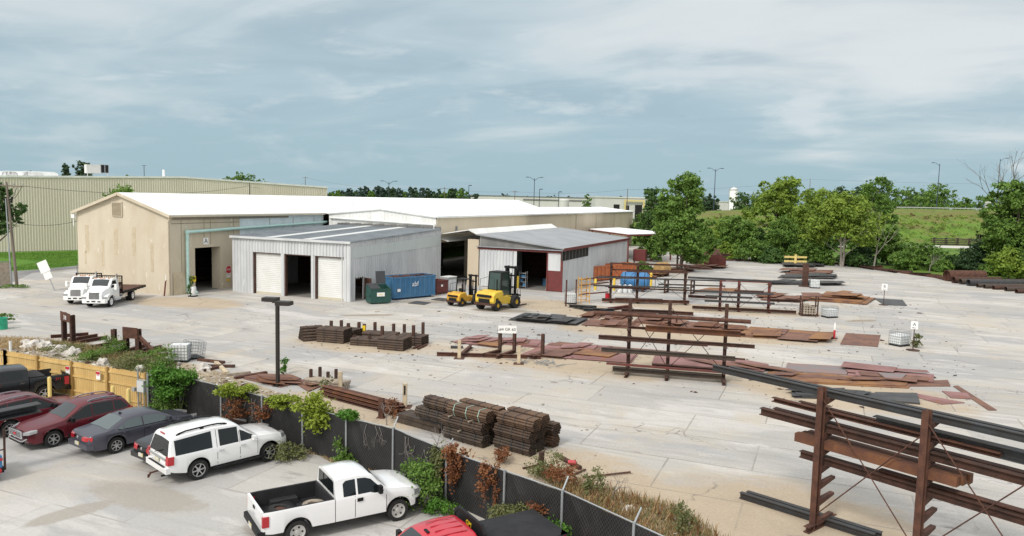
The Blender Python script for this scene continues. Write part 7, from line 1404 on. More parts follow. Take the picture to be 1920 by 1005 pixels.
p = G(1564, 635); h = ZT(1564, 605, p); t = thing('marker_post', 'orange and white marker post at the end of the orange brown plates', 'marker post', p); mb = MB(); mb.lathe([(.09, .05), (.09, h * .55)], (0, 0, 0), n=10); mb.build('tube', M['car_red'], t); mb = MB(); mb.lathe([(.092, h * .55), (.092, h * .75), (.05, h)], (0, 0, 0), n=10); mb.build('sleeve', M['white'], t); mb = MB(); mb.lathe([(.3, 0), (.28, .05), (.1, .06)], (0, 0, 0), n=12); mb.build('base', M['rust_dark'], t)
for k, (x0, y0, L_, r, m_, lab) in enumerate(((1774, 527, 6.5, .85, 'rust', 'largest rusty pipe at the edge of the concrete under the trees'), (1787, 531, 8, .5, 'rust_dark', 'dark brown pipe beside the largest rusty pipe'), (1800, 533, 11, .42, 'pipe_dark', 'black pipe right of the dark brown pipe'), (1815, 536, 14, .48, 'mill_grey', 'slate pipe with a pale cut end at the concrete edge'), (1832, 539, 14, 0.29, 'pipe_dark', 'thin black pipe at the concrete edge, left of three'), (1845, 541, 14, 0.30, 'pipe_dark', 'thin black pipe at the concrete edge, middle of three'), (1862, 543, 14, 0.29, 'rust_dark', 'thin black pipe at the concrete edge, right of three'), (1885, 546, 12, 0.32, 'pipe_dark', 'black pipe near the right edge of the photo'), (1905, 550, 12, 0.29, 'rust_dark', 'rusty pipe nearest the right edge of the photo'))):
 p = G(x0, y0) + Z3 * r; dd = (rh * .985 + fh * .17); root = thing('large_pipe', lab, 'pipe', p, 0, 'large pipes at the concrete edge'); mb = MB(p); mb.pipe(p, p + dd * L_, r, r * .08, 18); mb.build('pipe', M[m_], root, 40)
rnd = random.Random(12)
for k in range(16):
 px = 1530 + k * 16; y = 492 + (px - 1530) * .134; p = G(px, y - 1); q = G(px + rnd.uniform(18, 40), y + 1 + rnd.uniform(0, 3)); o = beam('long rusty scrap bar in the row along the tree edge', p + Z3 * .15, q + Z3 * rnd.uniform(.1, .6), rnd.choice('cib'), M[rnd.choice(['rust', 'rust_dark', 'rust_dark'])], .5, .45, 'scrap bar', 'scrap_bar', 'scrap bars along the tree edge')
for k in range(9):
 px = 1352 + k * 16; p = G(px, 488.5); q = G(px + 22, 489.2); o = beam('dark rusty scrap bar in the row along the far tree edge', p + Z3 * .1, q + Z3 * .2, 'b', M['rust_dark'], .5, .3, 'scrap bar', 'scrap_bar', 'scrap bars along the far tree edge')
p = G(1339, 501); t = thing('scrap_hopper', 'rusty red open scrap hopper under the trees at the concrete end', 'hopper', p, math.atan2(rh.y, rh.x)); mb = MB(); mb.box(-2, 2, -.05, 0, .3, 1.7); mb.box(-2, 2, 2, 2.05, .3, 2); mb.box(-2.05, -2, 0, 2, .3, 2); mb.box(2, 2.05, 0, 2, .3, 1.7); mb.box(-2, 2, 0, 2, .3, .38)
for x in (-1.9, -.6, .7, 1.9): mb.box(x - .08, x + .08, -.12, -.05, 0, 1.7)
mb.build('body', M['rust_red'], t)
t = thing('scrap_heap', 'leaning heap of rusty sheet scrap beside the red hopper', 'scrap heap', G(1316, 497)); mb = MB(); rnd = random.Random(8)
for i in range(34): mb.obox((rnd.gauss(0, 1.6), rnd.gauss(0, 1.0) + 1.5, rnd.uniform(.2, 2.4)), (rnd.uniform(1, 3), rnd.uniform(.3, 1.6), .06), rnd.uniform(0, 3), 0, rnd.uniform(-.9, .9), rnd.uniform(-.9, .9))
mb.build('scrap', M['rust'], t)
for k, (a, b, y) in enumerate(((1195, 1250, 514), (1245, 1300, 511), (1290, 1345, 505), (1180, 1240, 521))): plate(('brown scrap plates left of the tan yellow tank', 'brown scrap plates in front of the tan yellow tank', 'brown scrap plates at the foot of the red hopper', 'brown scrap plates behind the blue tank')[k], [(a, y), (a + 14, y - 5), (b, y - 5), (b - 10, y + 1)], .5, M['plate_rust'], 0, 4)
beam('dark rusty pipe with a red end lying in front of the pipe bundles', G(1051, 857, .1), G(1088, 877, .1), 'o', M['rust_dark'], .2, name='steel_pipe', cat='pipe')
t = thing('red_cloth', 'scrap of red cloth on the dark rusty pipe', 'cloth', G(1071, 868, .2)); mb = MB(); mb.obox((0, 0, .03), (.28, .22, .08), .4, 0, .2); mb.obox((.1, .05, .02), (.2, .2, .06), 1.0, 0, .5); mb.build('cloth', M['car_red'], t)
for k, (a, b) in enumerate((((1072, 893), (1098, 883)), ((1094, 897), (1182, 888)), ((1058, 880), (1075, 895)), ((980, 880), (1020, 872)))): beam('thin rusty rod on the dust in front of the pipe bundles, ' + ('short one at left', 'longest one', 'short steep one', 'one nearest the fence')[k], G(*a) + Z3 * .05, G(*b) + Z3 * .07, 'b', M['rust'], .07, .05, 'rod', 'steel_rod')
rnd = random.Random(31)
mb = MB(); c = G(1010, 681);
for i in range(26): q = c + Vector((rnd.gauss(0, .9), rnd.gauss(0, .35), 0)); a = rnd.uniform(0, 3.1); mb.tube(q + Z3 * .03 - Vector((math.cos(a), math.sin(a), 0)) * .4, q + Z3 * rnd.uniform(.05, .25) + Vector((math.cos(a), math.sin(a), 0)) * .4, .018, n=4)
mb.o = c; mb.v = [tuple(Vector(p) - c) for p in mb.v]; o = mb.build('wire_heap', M['cage']); o.location = c; tag(o, 'tangled heap of grey wire at the right pale timber post', 'wire heap')
# ================================================================= fences
def picket_fence():
 hF2 = 1.9; A = G(12, 658, hF2); A.z = 0; B = G(276, 769); d = (B - A).normalized(); L = (B - A).length; n = Vector((d.y, -d.x, 0)); n = n if n.dot(fh) < 0 else -n
 t = thing('wooden_fence', 'new yellow brown wooden picket fence behind the dark pickup and red SUVs', 'fence', A); o = A.copy(); rnd = random.Random(2)
 def run(A, d, L, n):
  mb = MB(o); k = int(L / .145)
  for i in range(k):
   p = A + d * (i + .5) * L / k; h = hF2 + rnd.uniform(-.02, .02) - .0; mb.sect(p + Z3 * .03, p + Z3 * h, [(-.066, -.011 + rnd.uniform(-.004, .004)), (.066, -.011), (.066, .011), (-.066, .011)], n)
  mb.build('pickets', M['wood'], t)
  for z in (.35, 1.15, 1.7): mb = MB(o); mb.bar(A + n * .04 + Z3 * z, A + d * L + n * .04 + Z3 * z, .05, .1); mb.build('rail', M['wood'], t)
  np_ = int(L / 2.4)
  for i in range(np_ + 1): p = A + d * (L * i / np_) + n * .1; mb = MB(o); mb.box(p.x - .06, p.x + .06, p.y - .06, p.y + .06, 0, hF2 + .06); mb.build('post', M['wood_post'], t)
 run(A, d, L, n); d2_ = (G(-80, 655, hF2) - G(12, 658, hF2)).normalized(); run(A, d2_, 7, n)
 for px, lab in ((117, 'left'), (175, 'right')):
  p = RL(px, A + n * .2, d); p.z = 1.45; wall_sign('fence_sign', 'small red and white sign on the wooden fence, ' + lab + ' of two', 'sign', p, n, .3, .42, M['white'], [('NO', .12, 0, .02, M['stop_red'])]).children
  mb = MB(p); mb.obox(p + n * .025 + Z3 * .14, (.28, .012, .12), math.atan2(d.y, d.x)); mb.build('header', M['stop_red'], bpy.data.objects[[q.name for q in col.objects if q.name.startswith('fence_sign')][-1]])
 for k, px in enumerate((34, 57, 81, 202, 232)):
  p = RL(px, A + n * (.9 if px > 100 else 1.2), d); q = thing('bollard', 'pale yellow bollard at the wooden fence, ' + ('first', 'second', 'third', 'fourth', 'fifth')[k] + ' from the left', 'bollard', p, 0, 'pale yellow bollards along the wooden fence'); mb = MB(); mb.lathe([(.095, 0), (.095, 1.22), (.07, 1.29), (0, 1.31)], (0, 0, 0), n=14); mb.build('tube', M['yellow_pale'], q, 40); mb = MB(); mb.lathe([(.17, 0), (.16, .04), (.09, .05)], (0, 0, .01), n=14); mb.build('footing', M['far_white'], q)
 p = RL(259, A + n * .25, d); e = thing('electrical_cabinet', 'grey electrical box on steel posts at the end of the wooden fence', 'electrical box', p, math.atan2(d.y, d.x)); mb = MB(); mb.box(-.25, .25, -.12, .12, 1.0, 1.62); mb.build('cabinet', M['grey_box'], e); mb = MB(); mb.box(-.23, .23, -.14, -.121, 1.03, 1.59); mb.build('door', M['galv'], e)
 for x in (-.42, .48): mb = MB(); mb.tube((x, .1, 0), (x, .1, 2.15), .045, n=8); mb.build('post', M['galv_post'], e)
 for x in (-.12, .1): mb = MB(); mb.tube((x, 0, 0), (x, 0, 1.0), .025, n=6); mb.build('conduit', M['galv_post'], e)
 mb = MB(); mb.box(-.75, -.55, -.02, .12, .95, 1.15); mb.build('meter', M['grey_box'], e)
 return A, d, L, n
FA, FD, FL, FN = picket_fence()
def slat_mat():
 m, nt, p = nodes_of('slatted_mesh'); N = nt.nodes.new; L = nt.links.new; tc = N('ShaderNodeTexCoord'); acc = []
 for sgn in (1, -1):
  mp = N('ShaderNodeMapping'); L(tc.outputs['UV'], mp.inputs[0]); mp.inputs['Rotation'].default_value = (0, 0, sgn * R(38)); w = N('ShaderNodeTexWave'); L(mp.outputs[0], w.inputs[0]); w.inputs['Scale'].default_value = 3.2; w.inputs['Distortion'].default_value = .25; acc.append(w.outputs['Fac'])
 mx = N('ShaderNodeMath'); mx.operation = 'MAXIMUM'; L(acc[0], mx.inputs[0]); L(acc[1], mx.inputs[1]); r = N('ShaderNodeMapRange'); L(mx.outputs[0], r.inputs[0]); r.inputs[1].default_value = .86; r.inputs[2].default_value = 1.0
 n = N('ShaderNodeTexNoise'); L(tc.outputs['Object'], n.inputs[0]); n.inputs['Scale'].default_value = 1.6; n.inputs['Detail'].default_value = 8; r2 = N('ShaderNodeMapRange'); L(n.outputs[0], r2.inputs[0]); r2.inputs[1].default_value = .45; r2.inputs[2].default_value = .75
 a = N('ShaderNodeMix'); a.data_type = 'RGBA'; L(r2.outputs[0], a.inputs[0]); a.inputs[6].default_value = (.006, .006, .0065, 1); a.inputs[7].default_value = (.020, .018, .016, 1); b = N('ShaderNodeMix'); b.data_type = 'RGBA'; mu = N('ShaderNodeMath'); mu.operation = 'MULTIPLY'; L(r.outputs[0], mu.inputs[0]); mu.inputs[1].default_value = .7; L(mu.outputs[0], b.inputs[0]); L(a.outputs[2], b.inputs[6]); b.inputs[7].default_value = (.042, .042, .045, 1); L(b.outputs[2], p.inputs['Base Color']); p.inputs['Roughness'].default_value = .6
 bp_ = N('ShaderNodeBump'); bp_.inputs['Strength'].default_value = .5; bp_.inputs['Distance'].default_value = .02; L(r.outputs[0], bp_.inputs['Height']); L(bp_.outputs[0], p.inputs['Normal']); return m
M['mesh'] = slat_mat()
HC = 2.0
cpx = [(279, 703), (340, 706), (416, 724), (493, 743), (569, 762), (651, 783), (739, 803), (839, 845), (948, 883), (1056, 920), (1190, 981), (1330, 1045), (1480, 1110)]
CP_ = []
for x, y in cpx: p = G(x, y, HC); p.z = 0; CP_.append(p)
cf = thing('chain_link_fence', 'black slatted chain link fence with galvanised posts crossing the foreground', 'fence', CP_[1]); o = CP_[1].copy()
for i, (a, b) in enumerate(zip(CP_[:-1], CP_[1:])):
 d = (b - a).normalized(); n = Vector((d.y, -d.x, 0)); L_ = (b - a).length
 mb = MB(o); k = 8; vs = []
 nb = n * .0
 rnd = random.Random(i)
 for j in range(k + 1):
  for z in (.05, .7, 1.4, HC - .03): vs.append(a + d * L_ * j / k + n * (rnd.uniform(-.03, .03) if 0 < j < k else 0) + Z3 * z)
 m4 = len(vs); vs += [v + n * .02 for v in vs]; fs = []
 for j in range(k):
  for r in range(3): q = (j * 4 + r, (j + 1) * 4 + r, (j + 1) * 4 + r + 1, j * 4 + r + 1); fs += [q, tuple(m4 + t for t in q[::-1])]
 mb.add(vs, fs); ob = mb.build('slat_panel', M['mesh'], cf); me = ob.data; uv = me.uv_layers.new(name='UVMap')
 for lp in me.loops: v = me.vertices[lp.vertex_index].co + o; uv.data[lp.index].uv = ((Vector((v.x, v.y, 0)) - a).dot(d), v.z)
 mb = MB(o); mb.tube(a + Z3 * HC, b + Z3 * HC, .025, n=6); mb.build('top_rail', M['galv_post'], cf)
for i, p in enumerate(CP_):
 p = p - fh * .06 - rh * .03; mb = MB(o); mb.tube(p, p + Z3 * (HC + .06), .045 if i not in (0, 1) else .055, n=8); q = mb.build('post', M['galv_post'], cf)
 if i in (6, 7, 9, 10, 11): d = (CP_[i] - CP_[i - 1]).normalized(); n = Vector((-d.y, d.x, 0)); n = n if n.dot(fh) > 0 else -n; mb = MB(o); mb.bar(p + Z3 * HC, p + n * .3 + d * -.0 + Z3 * (HC + .42), .05, .03); mb.build('barb_arm', M['galv_post'], q)
mb = MB(o); mb.tube(CP_[0] + Z3 * 1.45, CP_[1] + Z3 * 1.25, .022, n=6); mb.build('mid_rail', M['galv_post'], cf)
a, b = G(-60, 541), G(21, 537); t = thing('screen_fence', 'brown screened chain link fence panel left of the wooden utility pole', 'fence', a); o = a.copy(); h = ZT(18, 490, b); mb = MB(o); mb.prism([a + Z3 * .15, b + Z3 * .15, b + Z3 * (h - .1), a + Z3 * (h - .1)], (0, .03, 0)); mb.build('screen', M['wood_dirty'], t)
for p in (a, b): mb = MB(o); mb.tube(p, p + Z3 * h, .06, n=8); mb.build('post', M['galv_dark'], t)
mb = MB(o); mb.tube(a + Z3 * h, b + Z3 * h, .04, n=6); mb.build('rail', M['galv_dark'], t)
a, b = G(145, 522), G(183, 520); t = thing('chain_gate', 'thin chain link gate panel between the beige wall and the white trucks', 'gate', a); o = a.copy(); h = ZT(145, 496, a); mb = MB(o)
for z in (.1, h * .5, h): mb.tube(a + Z3 * z, b + Z3 * z, .03, n=6)
for k in range(3): p = a.lerp(b, k / 2); mb.tube(p, p + Z3 * h, .035, n=6)
mb.build('frame', M['galv_dark'], t); mb = MB(o)
for k in range(14): p = a.lerp(b, k / 14); q = a.lerp(b, (k + 1) / 14); mb.tube(p + Z3 * .1, q + Z3 * h, .006, n=3); mb.tube(q + Z3 * .1, p + Z3 * h, .006, n=3)
mb.build('mesh', M['galv_dark'], t)
p = G(103, 545); t = thing('leaning_sign', 'white road sign leaning on its post beside the white trucks', 'sign', p); u = (rh * .97 + fh * -.1).normalized(); upv_ = (Z3 + rh * -.42).normalized(); mb = MB(); mb.tube((0, 0, 0), upv_ * 3.4, .05, n=8); mb.build('post', M['galv_post'], t); c = upv_ * 2.7; rg = upv_.cross(-fh).normalized(); rg = -rg if rg.dot(rh) < 0 else rg; nn = rg.cross(upv_).normalized(); nn = nn if nn.dot(fh) < 0 else -nn
mb = MB(); q = c + nn * .08; mb.prism([q + rg * x + upv_ * y for x, y in ((-.55, -.5), (.55, -.5), (.55, .75), (-.55, .75))], nn * .03); mb.prism([q + rg * x + upv_ * y for x, y in ((-.4, -1.3), (.45, -1.3), (.45, -.55), (-.4, -.55))], nn * .03); pn = mb.build('panel', M['white'], t)
p = G(3, 617); t = thing('green_barrel', 'bright green barrel at the left edge of the yard', 'barrel', p); mb = MB(); mb.lathe([(.42, 0), (.44, .04), (.42, .07), (.42, .42), (.44, .45), (.42, .48), (.42, .85), (.44, .9), (.36, .9), (.36, .8), (0, .78)], (0, 0, 0), n=20); mb.build('drum', M['green_bright'], t, 30)
mb = MB(); mb.box(.2, .36, -.44, -.425, .5, .75); mb.build('label_plate', M['white'], t)
# ================================================================= poles, lamps and wires
def lamp_post():
 p = G(521, 724); h = ZT(517, 566, p); t = thing('street_lamp', 'dark bronze street lamp with two box heads behind the black fence', 'street lamp', p); mb = MB(); mb.bar((0, 0, 0), (0, 0, h), .17, .17); mb.build('pole', M['bronze'], t); mb = MB(); mb.box(-.22, .22, -.22, .22, 0, .06); mb.build('base_plate', M['bronze'], t)
 for s, dz_ in ((1, -.02), (-1, .1)): u = rh * s * .48; mb = MB(); mb.obox(u + Z3 * (h + dz_) + fh * (-.3 if s > 0 else .3), (.86, .6, .22), YAW + R(-8)); hd = mb.build('lamp_head', M['bronze'], t); mb = MB(); mb.obox(u + Z3 * (h + dz_ - .125) + fh * (-.3 if s > 0 else .3), (.6, .4, .03), YAW + R(-8)); mb.build('lens', M['grey_box'], hd)
 mb = MB(); mb.bar(rh * -.3 + Z3 * (h - .03), rh * .3 + Z3 * (h - .03), .08, .08); mb.build('arm', M['bronze'], t)
lamp_post()
def util_pole(label, px, dep, ytop, arm=True, m='pole_wood', r=.16, xf=None, nz=0):
 p = K(px, dep); h = ZT(px, ytop, p); t = thing('utility_pole', label, 'utility pole', p); mb = MB(); mb.tube((0, 0, 0), (0, 0, h), r, r * .65, n=8); mb.build('pole', M[m], t)
 if arm:
  mb = MB(); mb.bar(rh * -1.2 + Z3 * (h - .5), rh * 1.2 + Z3 * (h - .5), .12, .14); ca = mb.build('crossarm', M[m], t); mb = MB()
  for x in (-1.1, -.5, .5, 1.1): mb.lathe([(.05, 0), (.07, .08), (.03, .2)], rh * x + Z3 * (h - .43), n=6)
  mb.build('insulator', M['grey_box'], ca)
 if xf: mb = MB(); mb.lathe([(.25, 0), (.27, .1), (.27, .8), (.15, .9)], rh * .35 + Z3 * (h - 2.4), n=12); mb.build('transformer', M['grey_box'], t)
 return Vector((p.x, p.y, h))
P0 = G(32, 537); h0 = ZT(22, 341, P0)
t = thing('utility_pole', 'weathered leaning wooden utility pole with crossarm at the left edge', 'utility pole', P0); tp = rh * -.75 + Z3 * h0; mb = MB(); mb.tube((0, 0, 0), tp, .17, .11, n=10); mb.build('pole', M['pole_wood'], t)
mb = MB(); c = tp * .965; mb.bar(c - rh * 1.3 + fh * .3 + Z3 * .03, c + rh * 1.9 - fh * .3 - Z3 * .1, .13, .15); ca = mb.build('crossarm', M['pole_wood'], t); mb = MB()
for s in (-1.2, -.4, .8, 1.8): mb.lathe([(.05, 0), (.08, .1), (.03, .22)], c + rh * s + Z3 * .08, n=6)
mb.build('insulator', M['grey_box'], ca)
mb = MB()
for (a, b) in ((c + rh * 1.7 - Z3 * .1, tp * .86 + rh * .9), (tp * .86 + rh * .9, tp * .80), (c + rh * .9, tp * .9 + rh * .3), (tp * .78 + rh * .5, tp * .74), (c + rh * 1.2, tp * .82 + rh * .4)): mb.tube(a, b, .025, n=4)
mb.tube(tp * .80 + rh * .35, tp * .86 + rh * .45, .1, n=8); mb.build('hardware', M['black'], t)
p = G(22, 537); t = thing('steel_mast', 'slim pale steel mast beside the leaning utility pole', 'mast', p); h = ZT(17, 372, p); mb = MB(); mb.tube((0, 0, 0), (-.3, -.1, h), .1, .06, n=8); mb.build('mast', M['galv_post'], t); mb = MB(); mb.box(-.2, .2, -.2, .2, 0, .05); mb.build('base_plate', M['galv_post'], t)
tops = {}
tops['a'] = P0 + tp * .965 + rh * 1.5
for key, lab, px, dep, yt, arm in (('b', 'brown utility pole rising behind the white roof in front of the cream building', 467, 140, 342, False), ('c', 'thin utility pole with double crossarm beyond the right end of the cream building', 571, 330, 331, True), ('d', 'utility pole with crossarm above the dark tree line left of centre', 831, 260, 351, True), ('e', 'utility pole with wide crossarm above the white roof end', 962, 260, 357, True), ('f', 'plain brown utility pole in front of the far white warehouse', 1172, 240, 354, False), ('g', 'pale utility pole behind the bushy trees on the right', 1511, 330, 335, False)): tops[key] = util_pole(lab, px, dep, yt, arm)
def wire(label, p, q, sag):
 p = Vector(p); q = Vector(q); mb = MB(p); n = 14; pr = p
 for i in range(1, n + 1): t_ = i / n; c = p.lerp(q, t_) - Z3 * sag * 4 * t_ * (1 - t_); mb.tube(pr, c, .03, n=4, cap=False); pr = c
 o = mb.build('power_line', M['wire']); o.location = p; tag(o, label, 'power line')
wire('power line from the leaning pole to the brown pole over the white roof', tops['a'], tops['b'] - Z3 * .6, 1.2)
wire('lower service cable from the leaning pole to the warehouse corner light', P0 + tp * .62, Vector((XL, YA + .4, zE - 1)), .5)
wire('power line from the brown pole to the double crossarm pole', tops['b'] - Z3 * .8, tops['c'] - Z3 * 2.5, 1.5)
wire('power line from the double crossarm pole to the tree line pole', tops['c'] - Z3 * .4, tops['d'] - Z3 * .4, 2.0)
wire('power line between the tree line pole and the wide crossarm pole', tops['d'] - Z3 * .4, tops['e'] - Z3 * .4, .6)
wire('power line between the wide crossarm pole and the plain brown pole', tops['e'] - Z3 * .4, tops['f'] - Z3 * .2, .9)
wire('power line from the plain brown pole past the big tree', tops['f'] - Z3 * .2, tops['g'] - Z3 * .2, 1.5)
wire('power line from the pale pole to the right edge', tops['g'] - Z3 * .2, K(2100, 330, 24), 1.0)
def road_lamp(label, px, dep, ytop, z0=0.0, style='twin', m='wire'):
 p = K(px, dep); p.z = z0; h = ZT(px, ytop, p) - z0; t = thing('road_lamp', label, 'street lamp', p); mb = MB(); mb.tube((0, 0, 0), (0, 0, h), .17, .1, n=8); mb.build('pole', M['navy'], t); s = h * .5
 for sg in ((-1, 1) if style == 'twin' else (-1,) if style == 'left' else (1,)):
  mb = MB()
  if style == 'box': mb.bar((0, 0, h), rh * 1.0 + Z3 * h, .1, .1)
  else: mb.tube(Z3 * (h - .8), rh * sg * 1.4 + Z3 * (h + .25), .08, .06, n=6); mb.tube(rh * sg * 1.4 + Z3 * (h + .25), rh * sg * 2.2 + Z3 * (h + .3), .06, n=6)
  a = mb.build('arm', M['navy'], t); mb = MB(); mb.obox(rh * sg * (2.4 if style != 'box' else .5) + Z3 * (h + (.3 if style != 'box' else .1)), (1.0, .45, .2), YAW); mb.build('lamp_head', M['navy'], a)
M['navy'] = mat('navy_pole', (0.035, 0.045, 0.075), .5)
road_lamp('dark twin arm road lamp standing left of the tall silo', 1334, 268, 317, 8.5)
road_lamp('dark tall road lamp on the embankment right of centre', 1749.5, 276, 307, 10.9, 'left')
road_lamp('dark tall road lamp on the embankment nearest the right edge', 1861, 276, 298, 10.9, 'right')
road_lamp('grey twin arm road lamp above the end of the white roofs', 998, 250, 334, 0)
road_lamp('grey twin arm road lamp above the tree line left of centre', 727, 260, 341, 0)
road_lamp('small grey box lamp above the white roof left of the others', 876, 250, 348, 0, 'box')
road_lamp('small grey box lamp right of the tall twin arm lamp', 1008, 240, 355, 0, 'box')
road_lamp('small grey box lamp beside the round white roof tank', 1044, 240, 360, 0, 'box')
# ================================================================= far buildings
def far_box(name, label, cat, x0, x1, dep, ytop, ybot, depth, wall, roof, doors_=(), frames=()):
 a, b = K(x0, dep), K(x1, dep); h = ZT((x0 + x1) / 2, ytop, (a + b) / 2); u = (b - a).normalized(); L_ = (b - a).length; t = thing(name, label, cat, a, math.atan2(u.y, u.x)); mb = MB(); mb.box(0, L_, 0, depth, 0, h); mb.build('wall', M[wall], t); mb = MB(); mb.box(-.3, L_ + .3, -.3, depth + .3, h, h + .5); mb.build('roof', M[roof], t)
 for da, db, yt in doors_: xa, xb = L_ * (da - x0) / (x1 - x0), L_ * (db - x0) / (x1 - x0); zt = ZT(da, yt, (a + b) / 2); mb = MB(); mb.box(xa, xb, -.12, -.001, 0, zt); mb.build('dock_door', M['dark'], t)
 for fa_, fb_ in frames:
  mb = MB(); xa, xb = L_ * (fa_ - x0) / (x1 - x0), L_ * (fb_ - x0) / (x1 - x0)
  mb.box(xa, xb, -1.2, -.7, h - 1.2, h - .6); mb.box(xa, xa + .6, -1.2, -.7, 0, h - 1.2); mb.box(xb - .6, xb, -1.2, -.7, 0, h - 1.2); mb.build('frame', M['yellow_frame'], t)
 return t
far_box('far_warehouse', 'long white far warehouse with dark dock doors and yellow frames', 'warehouse', 1112, 1225, 290, 371.5, 395, 30, 'far_white', 'far_white', ((1147, 1158, 383), (1187, 1200, 384), (1168, 1176, 385)), ((1166, 1204),))
far_box('far_warehouse', 'long low white far warehouse left of the round roof tank', 'warehouse', 980, 1114, 330, 376.5, 390, 30, 'far_white', 'far_dark')
far_box('far_warehouse', 'dark roofed far warehouse on the horizon behind the other white warehouses', 'warehouse', 880, 1160, 470, 370, 380, 50, 'far_white', 'far_dark')
far_box('far_warehouse', 'small white far building at the foot of the silo', 'building', 1333, 1396, 420, 379, 392, 20, 'far_white', 'far_white')
far_box('far_warehouse', 'white far building half hidden behind the bushy trees right of the silo', 'building', 1440, 1480, 400, 388, 396, 20, 'far_white', 'far_white')
p = K(1370, 405); h = ZT(1370, 352, p); t = thing('silo', 'tall white cylindrical silo on the horizon', 'silo', p); mb = MB(); mb.lathe([(2.2, 0), (2.2, h - 1.4), (1.9, h - .6), (1.0, h)], (0, 0, 0), n=24); mb.build('shell', M['white'], t, 40); mb = MB(); mb.lathe([(2.3, h - 1.6), (2.3, h - .5)], (0, 0, 0), n=16); mb.lathe([(.5, h), (.5, h + .5)], (0, 0, 0)); mb.build('railing', M['galv'], t); mb = MB(); mb.bar((-2.3, -.5, 0), (-2.3, -.5, h), .25, .25); mb.build('ladder', M['grey_box'], t)
p = K(1054.5, 300); h = ZT(1054, 373, p); t = thing('roof_tank', 'short round white tank beyond the white warehouse roof', 'tank', p); mb = MB(); mb.lathe([(2.0, 0), (2.0, h - .3), (1.6, h)], (0, 0, 0), n=20); mb.build('shell', M['far_white'], t, 40); mb = MB(); mb.lathe([(2.05, h - .9), (2.05, h - .6)], (0, 0, 0), n=20); mb.build('band', M['galv'], t)
M['bankweed'] = leafmat('bank_weed', (0.13, 0.12, 0.04), (0.22, 0.16, 0.07), .5)
# ================================================================= plants
def leaves(blobs, n, size, seed, clump=.26, flat=.55, up=.35):
 """arrays of leaf quads gathered in clumps through the crown's volume; blobs: (x,y,z,rx,ry,rz)"""
 g = np.random.default_rng(seed); B = np.array(blobs, float); vol = B[:, 3] * B[:, 4] * B[:, 5]; vol = vol ** .8 / (vol ** .8).sum(); out = []
 for b, f in zip(B, vol):
  k = max(6, int(n * f)); nc = max(5, int(k / (40 if k > 900 else 22))); u = g.normal(size=(nc, 3)); u /= np.linalg.norm(u, axis=1)[:, None]; rad = g.uniform(.3, 1.12, nc) ** .6; cc = u * rad[:, None]
  i = g.integers(0, nc, k); w = g.gamma(2, .5, nc)[i]; p = cc[i] + g.normal(size=(k, 3)) * clump * (.5 + .5 * w)[:, None] * np.array([1, 1, flat + .2]); out.append(np.concatenate([p * b[3:6] + b[:3], u[i]], 1))
 A = np.concatenate(out); p = A[:, :3]; k = len(p); nn = g.normal(size=(k, 3)) * .7 + A[:, 3:] * .6 + np.array([0, 0, up]); nn /= np.linalg.norm(nn, axis=1)[:, None]
 t = g.normal(size=(k, 3)); t -= (t * nn).sum(1)[:, None] * nn; t /= np.linalg.norm(t, axis=1)[:, None]; s = np.cross(nn, t); sz = size * g.uniform(.6, 1.35, k)[:, None]
 v = np.stack([p - t * sz * .62, p + s * sz * .36 - t * sz * .05, p + t * sz * .62, p - s * sz * .36 + t * sz * .05], 1).reshape(-1, 3); return v
def leaf_obj(name, v, m, parent=None, zmin=.02):
 if zmin is not None: v[:, 2] = np.maximum(v[:, 2], zmin)
 k = len(v) // 4; me = bpy.data.meshes.new(name); me.vertices.add(len(v)); me.vertices.foreach_set('co', v.astype(np.float32).ravel()); me.loops.add(4 * k); me.loops.foreach_set('vertex_index', np.arange(4 * k, dtype=np.int32)); me.polygons.add(k); me.polygons.foreach_set('loop_start', np.arange(0, 4 * k, 4, dtype=np.int32)); me.polygons.foreach_set('loop_total', np.full(k, 4, dtype=np.int32)); me.materials.append(m); me.update(); me.validate()
 o = bpy.data.objects.new(name, me); col.objects.link(o); o.parent = parent; return o
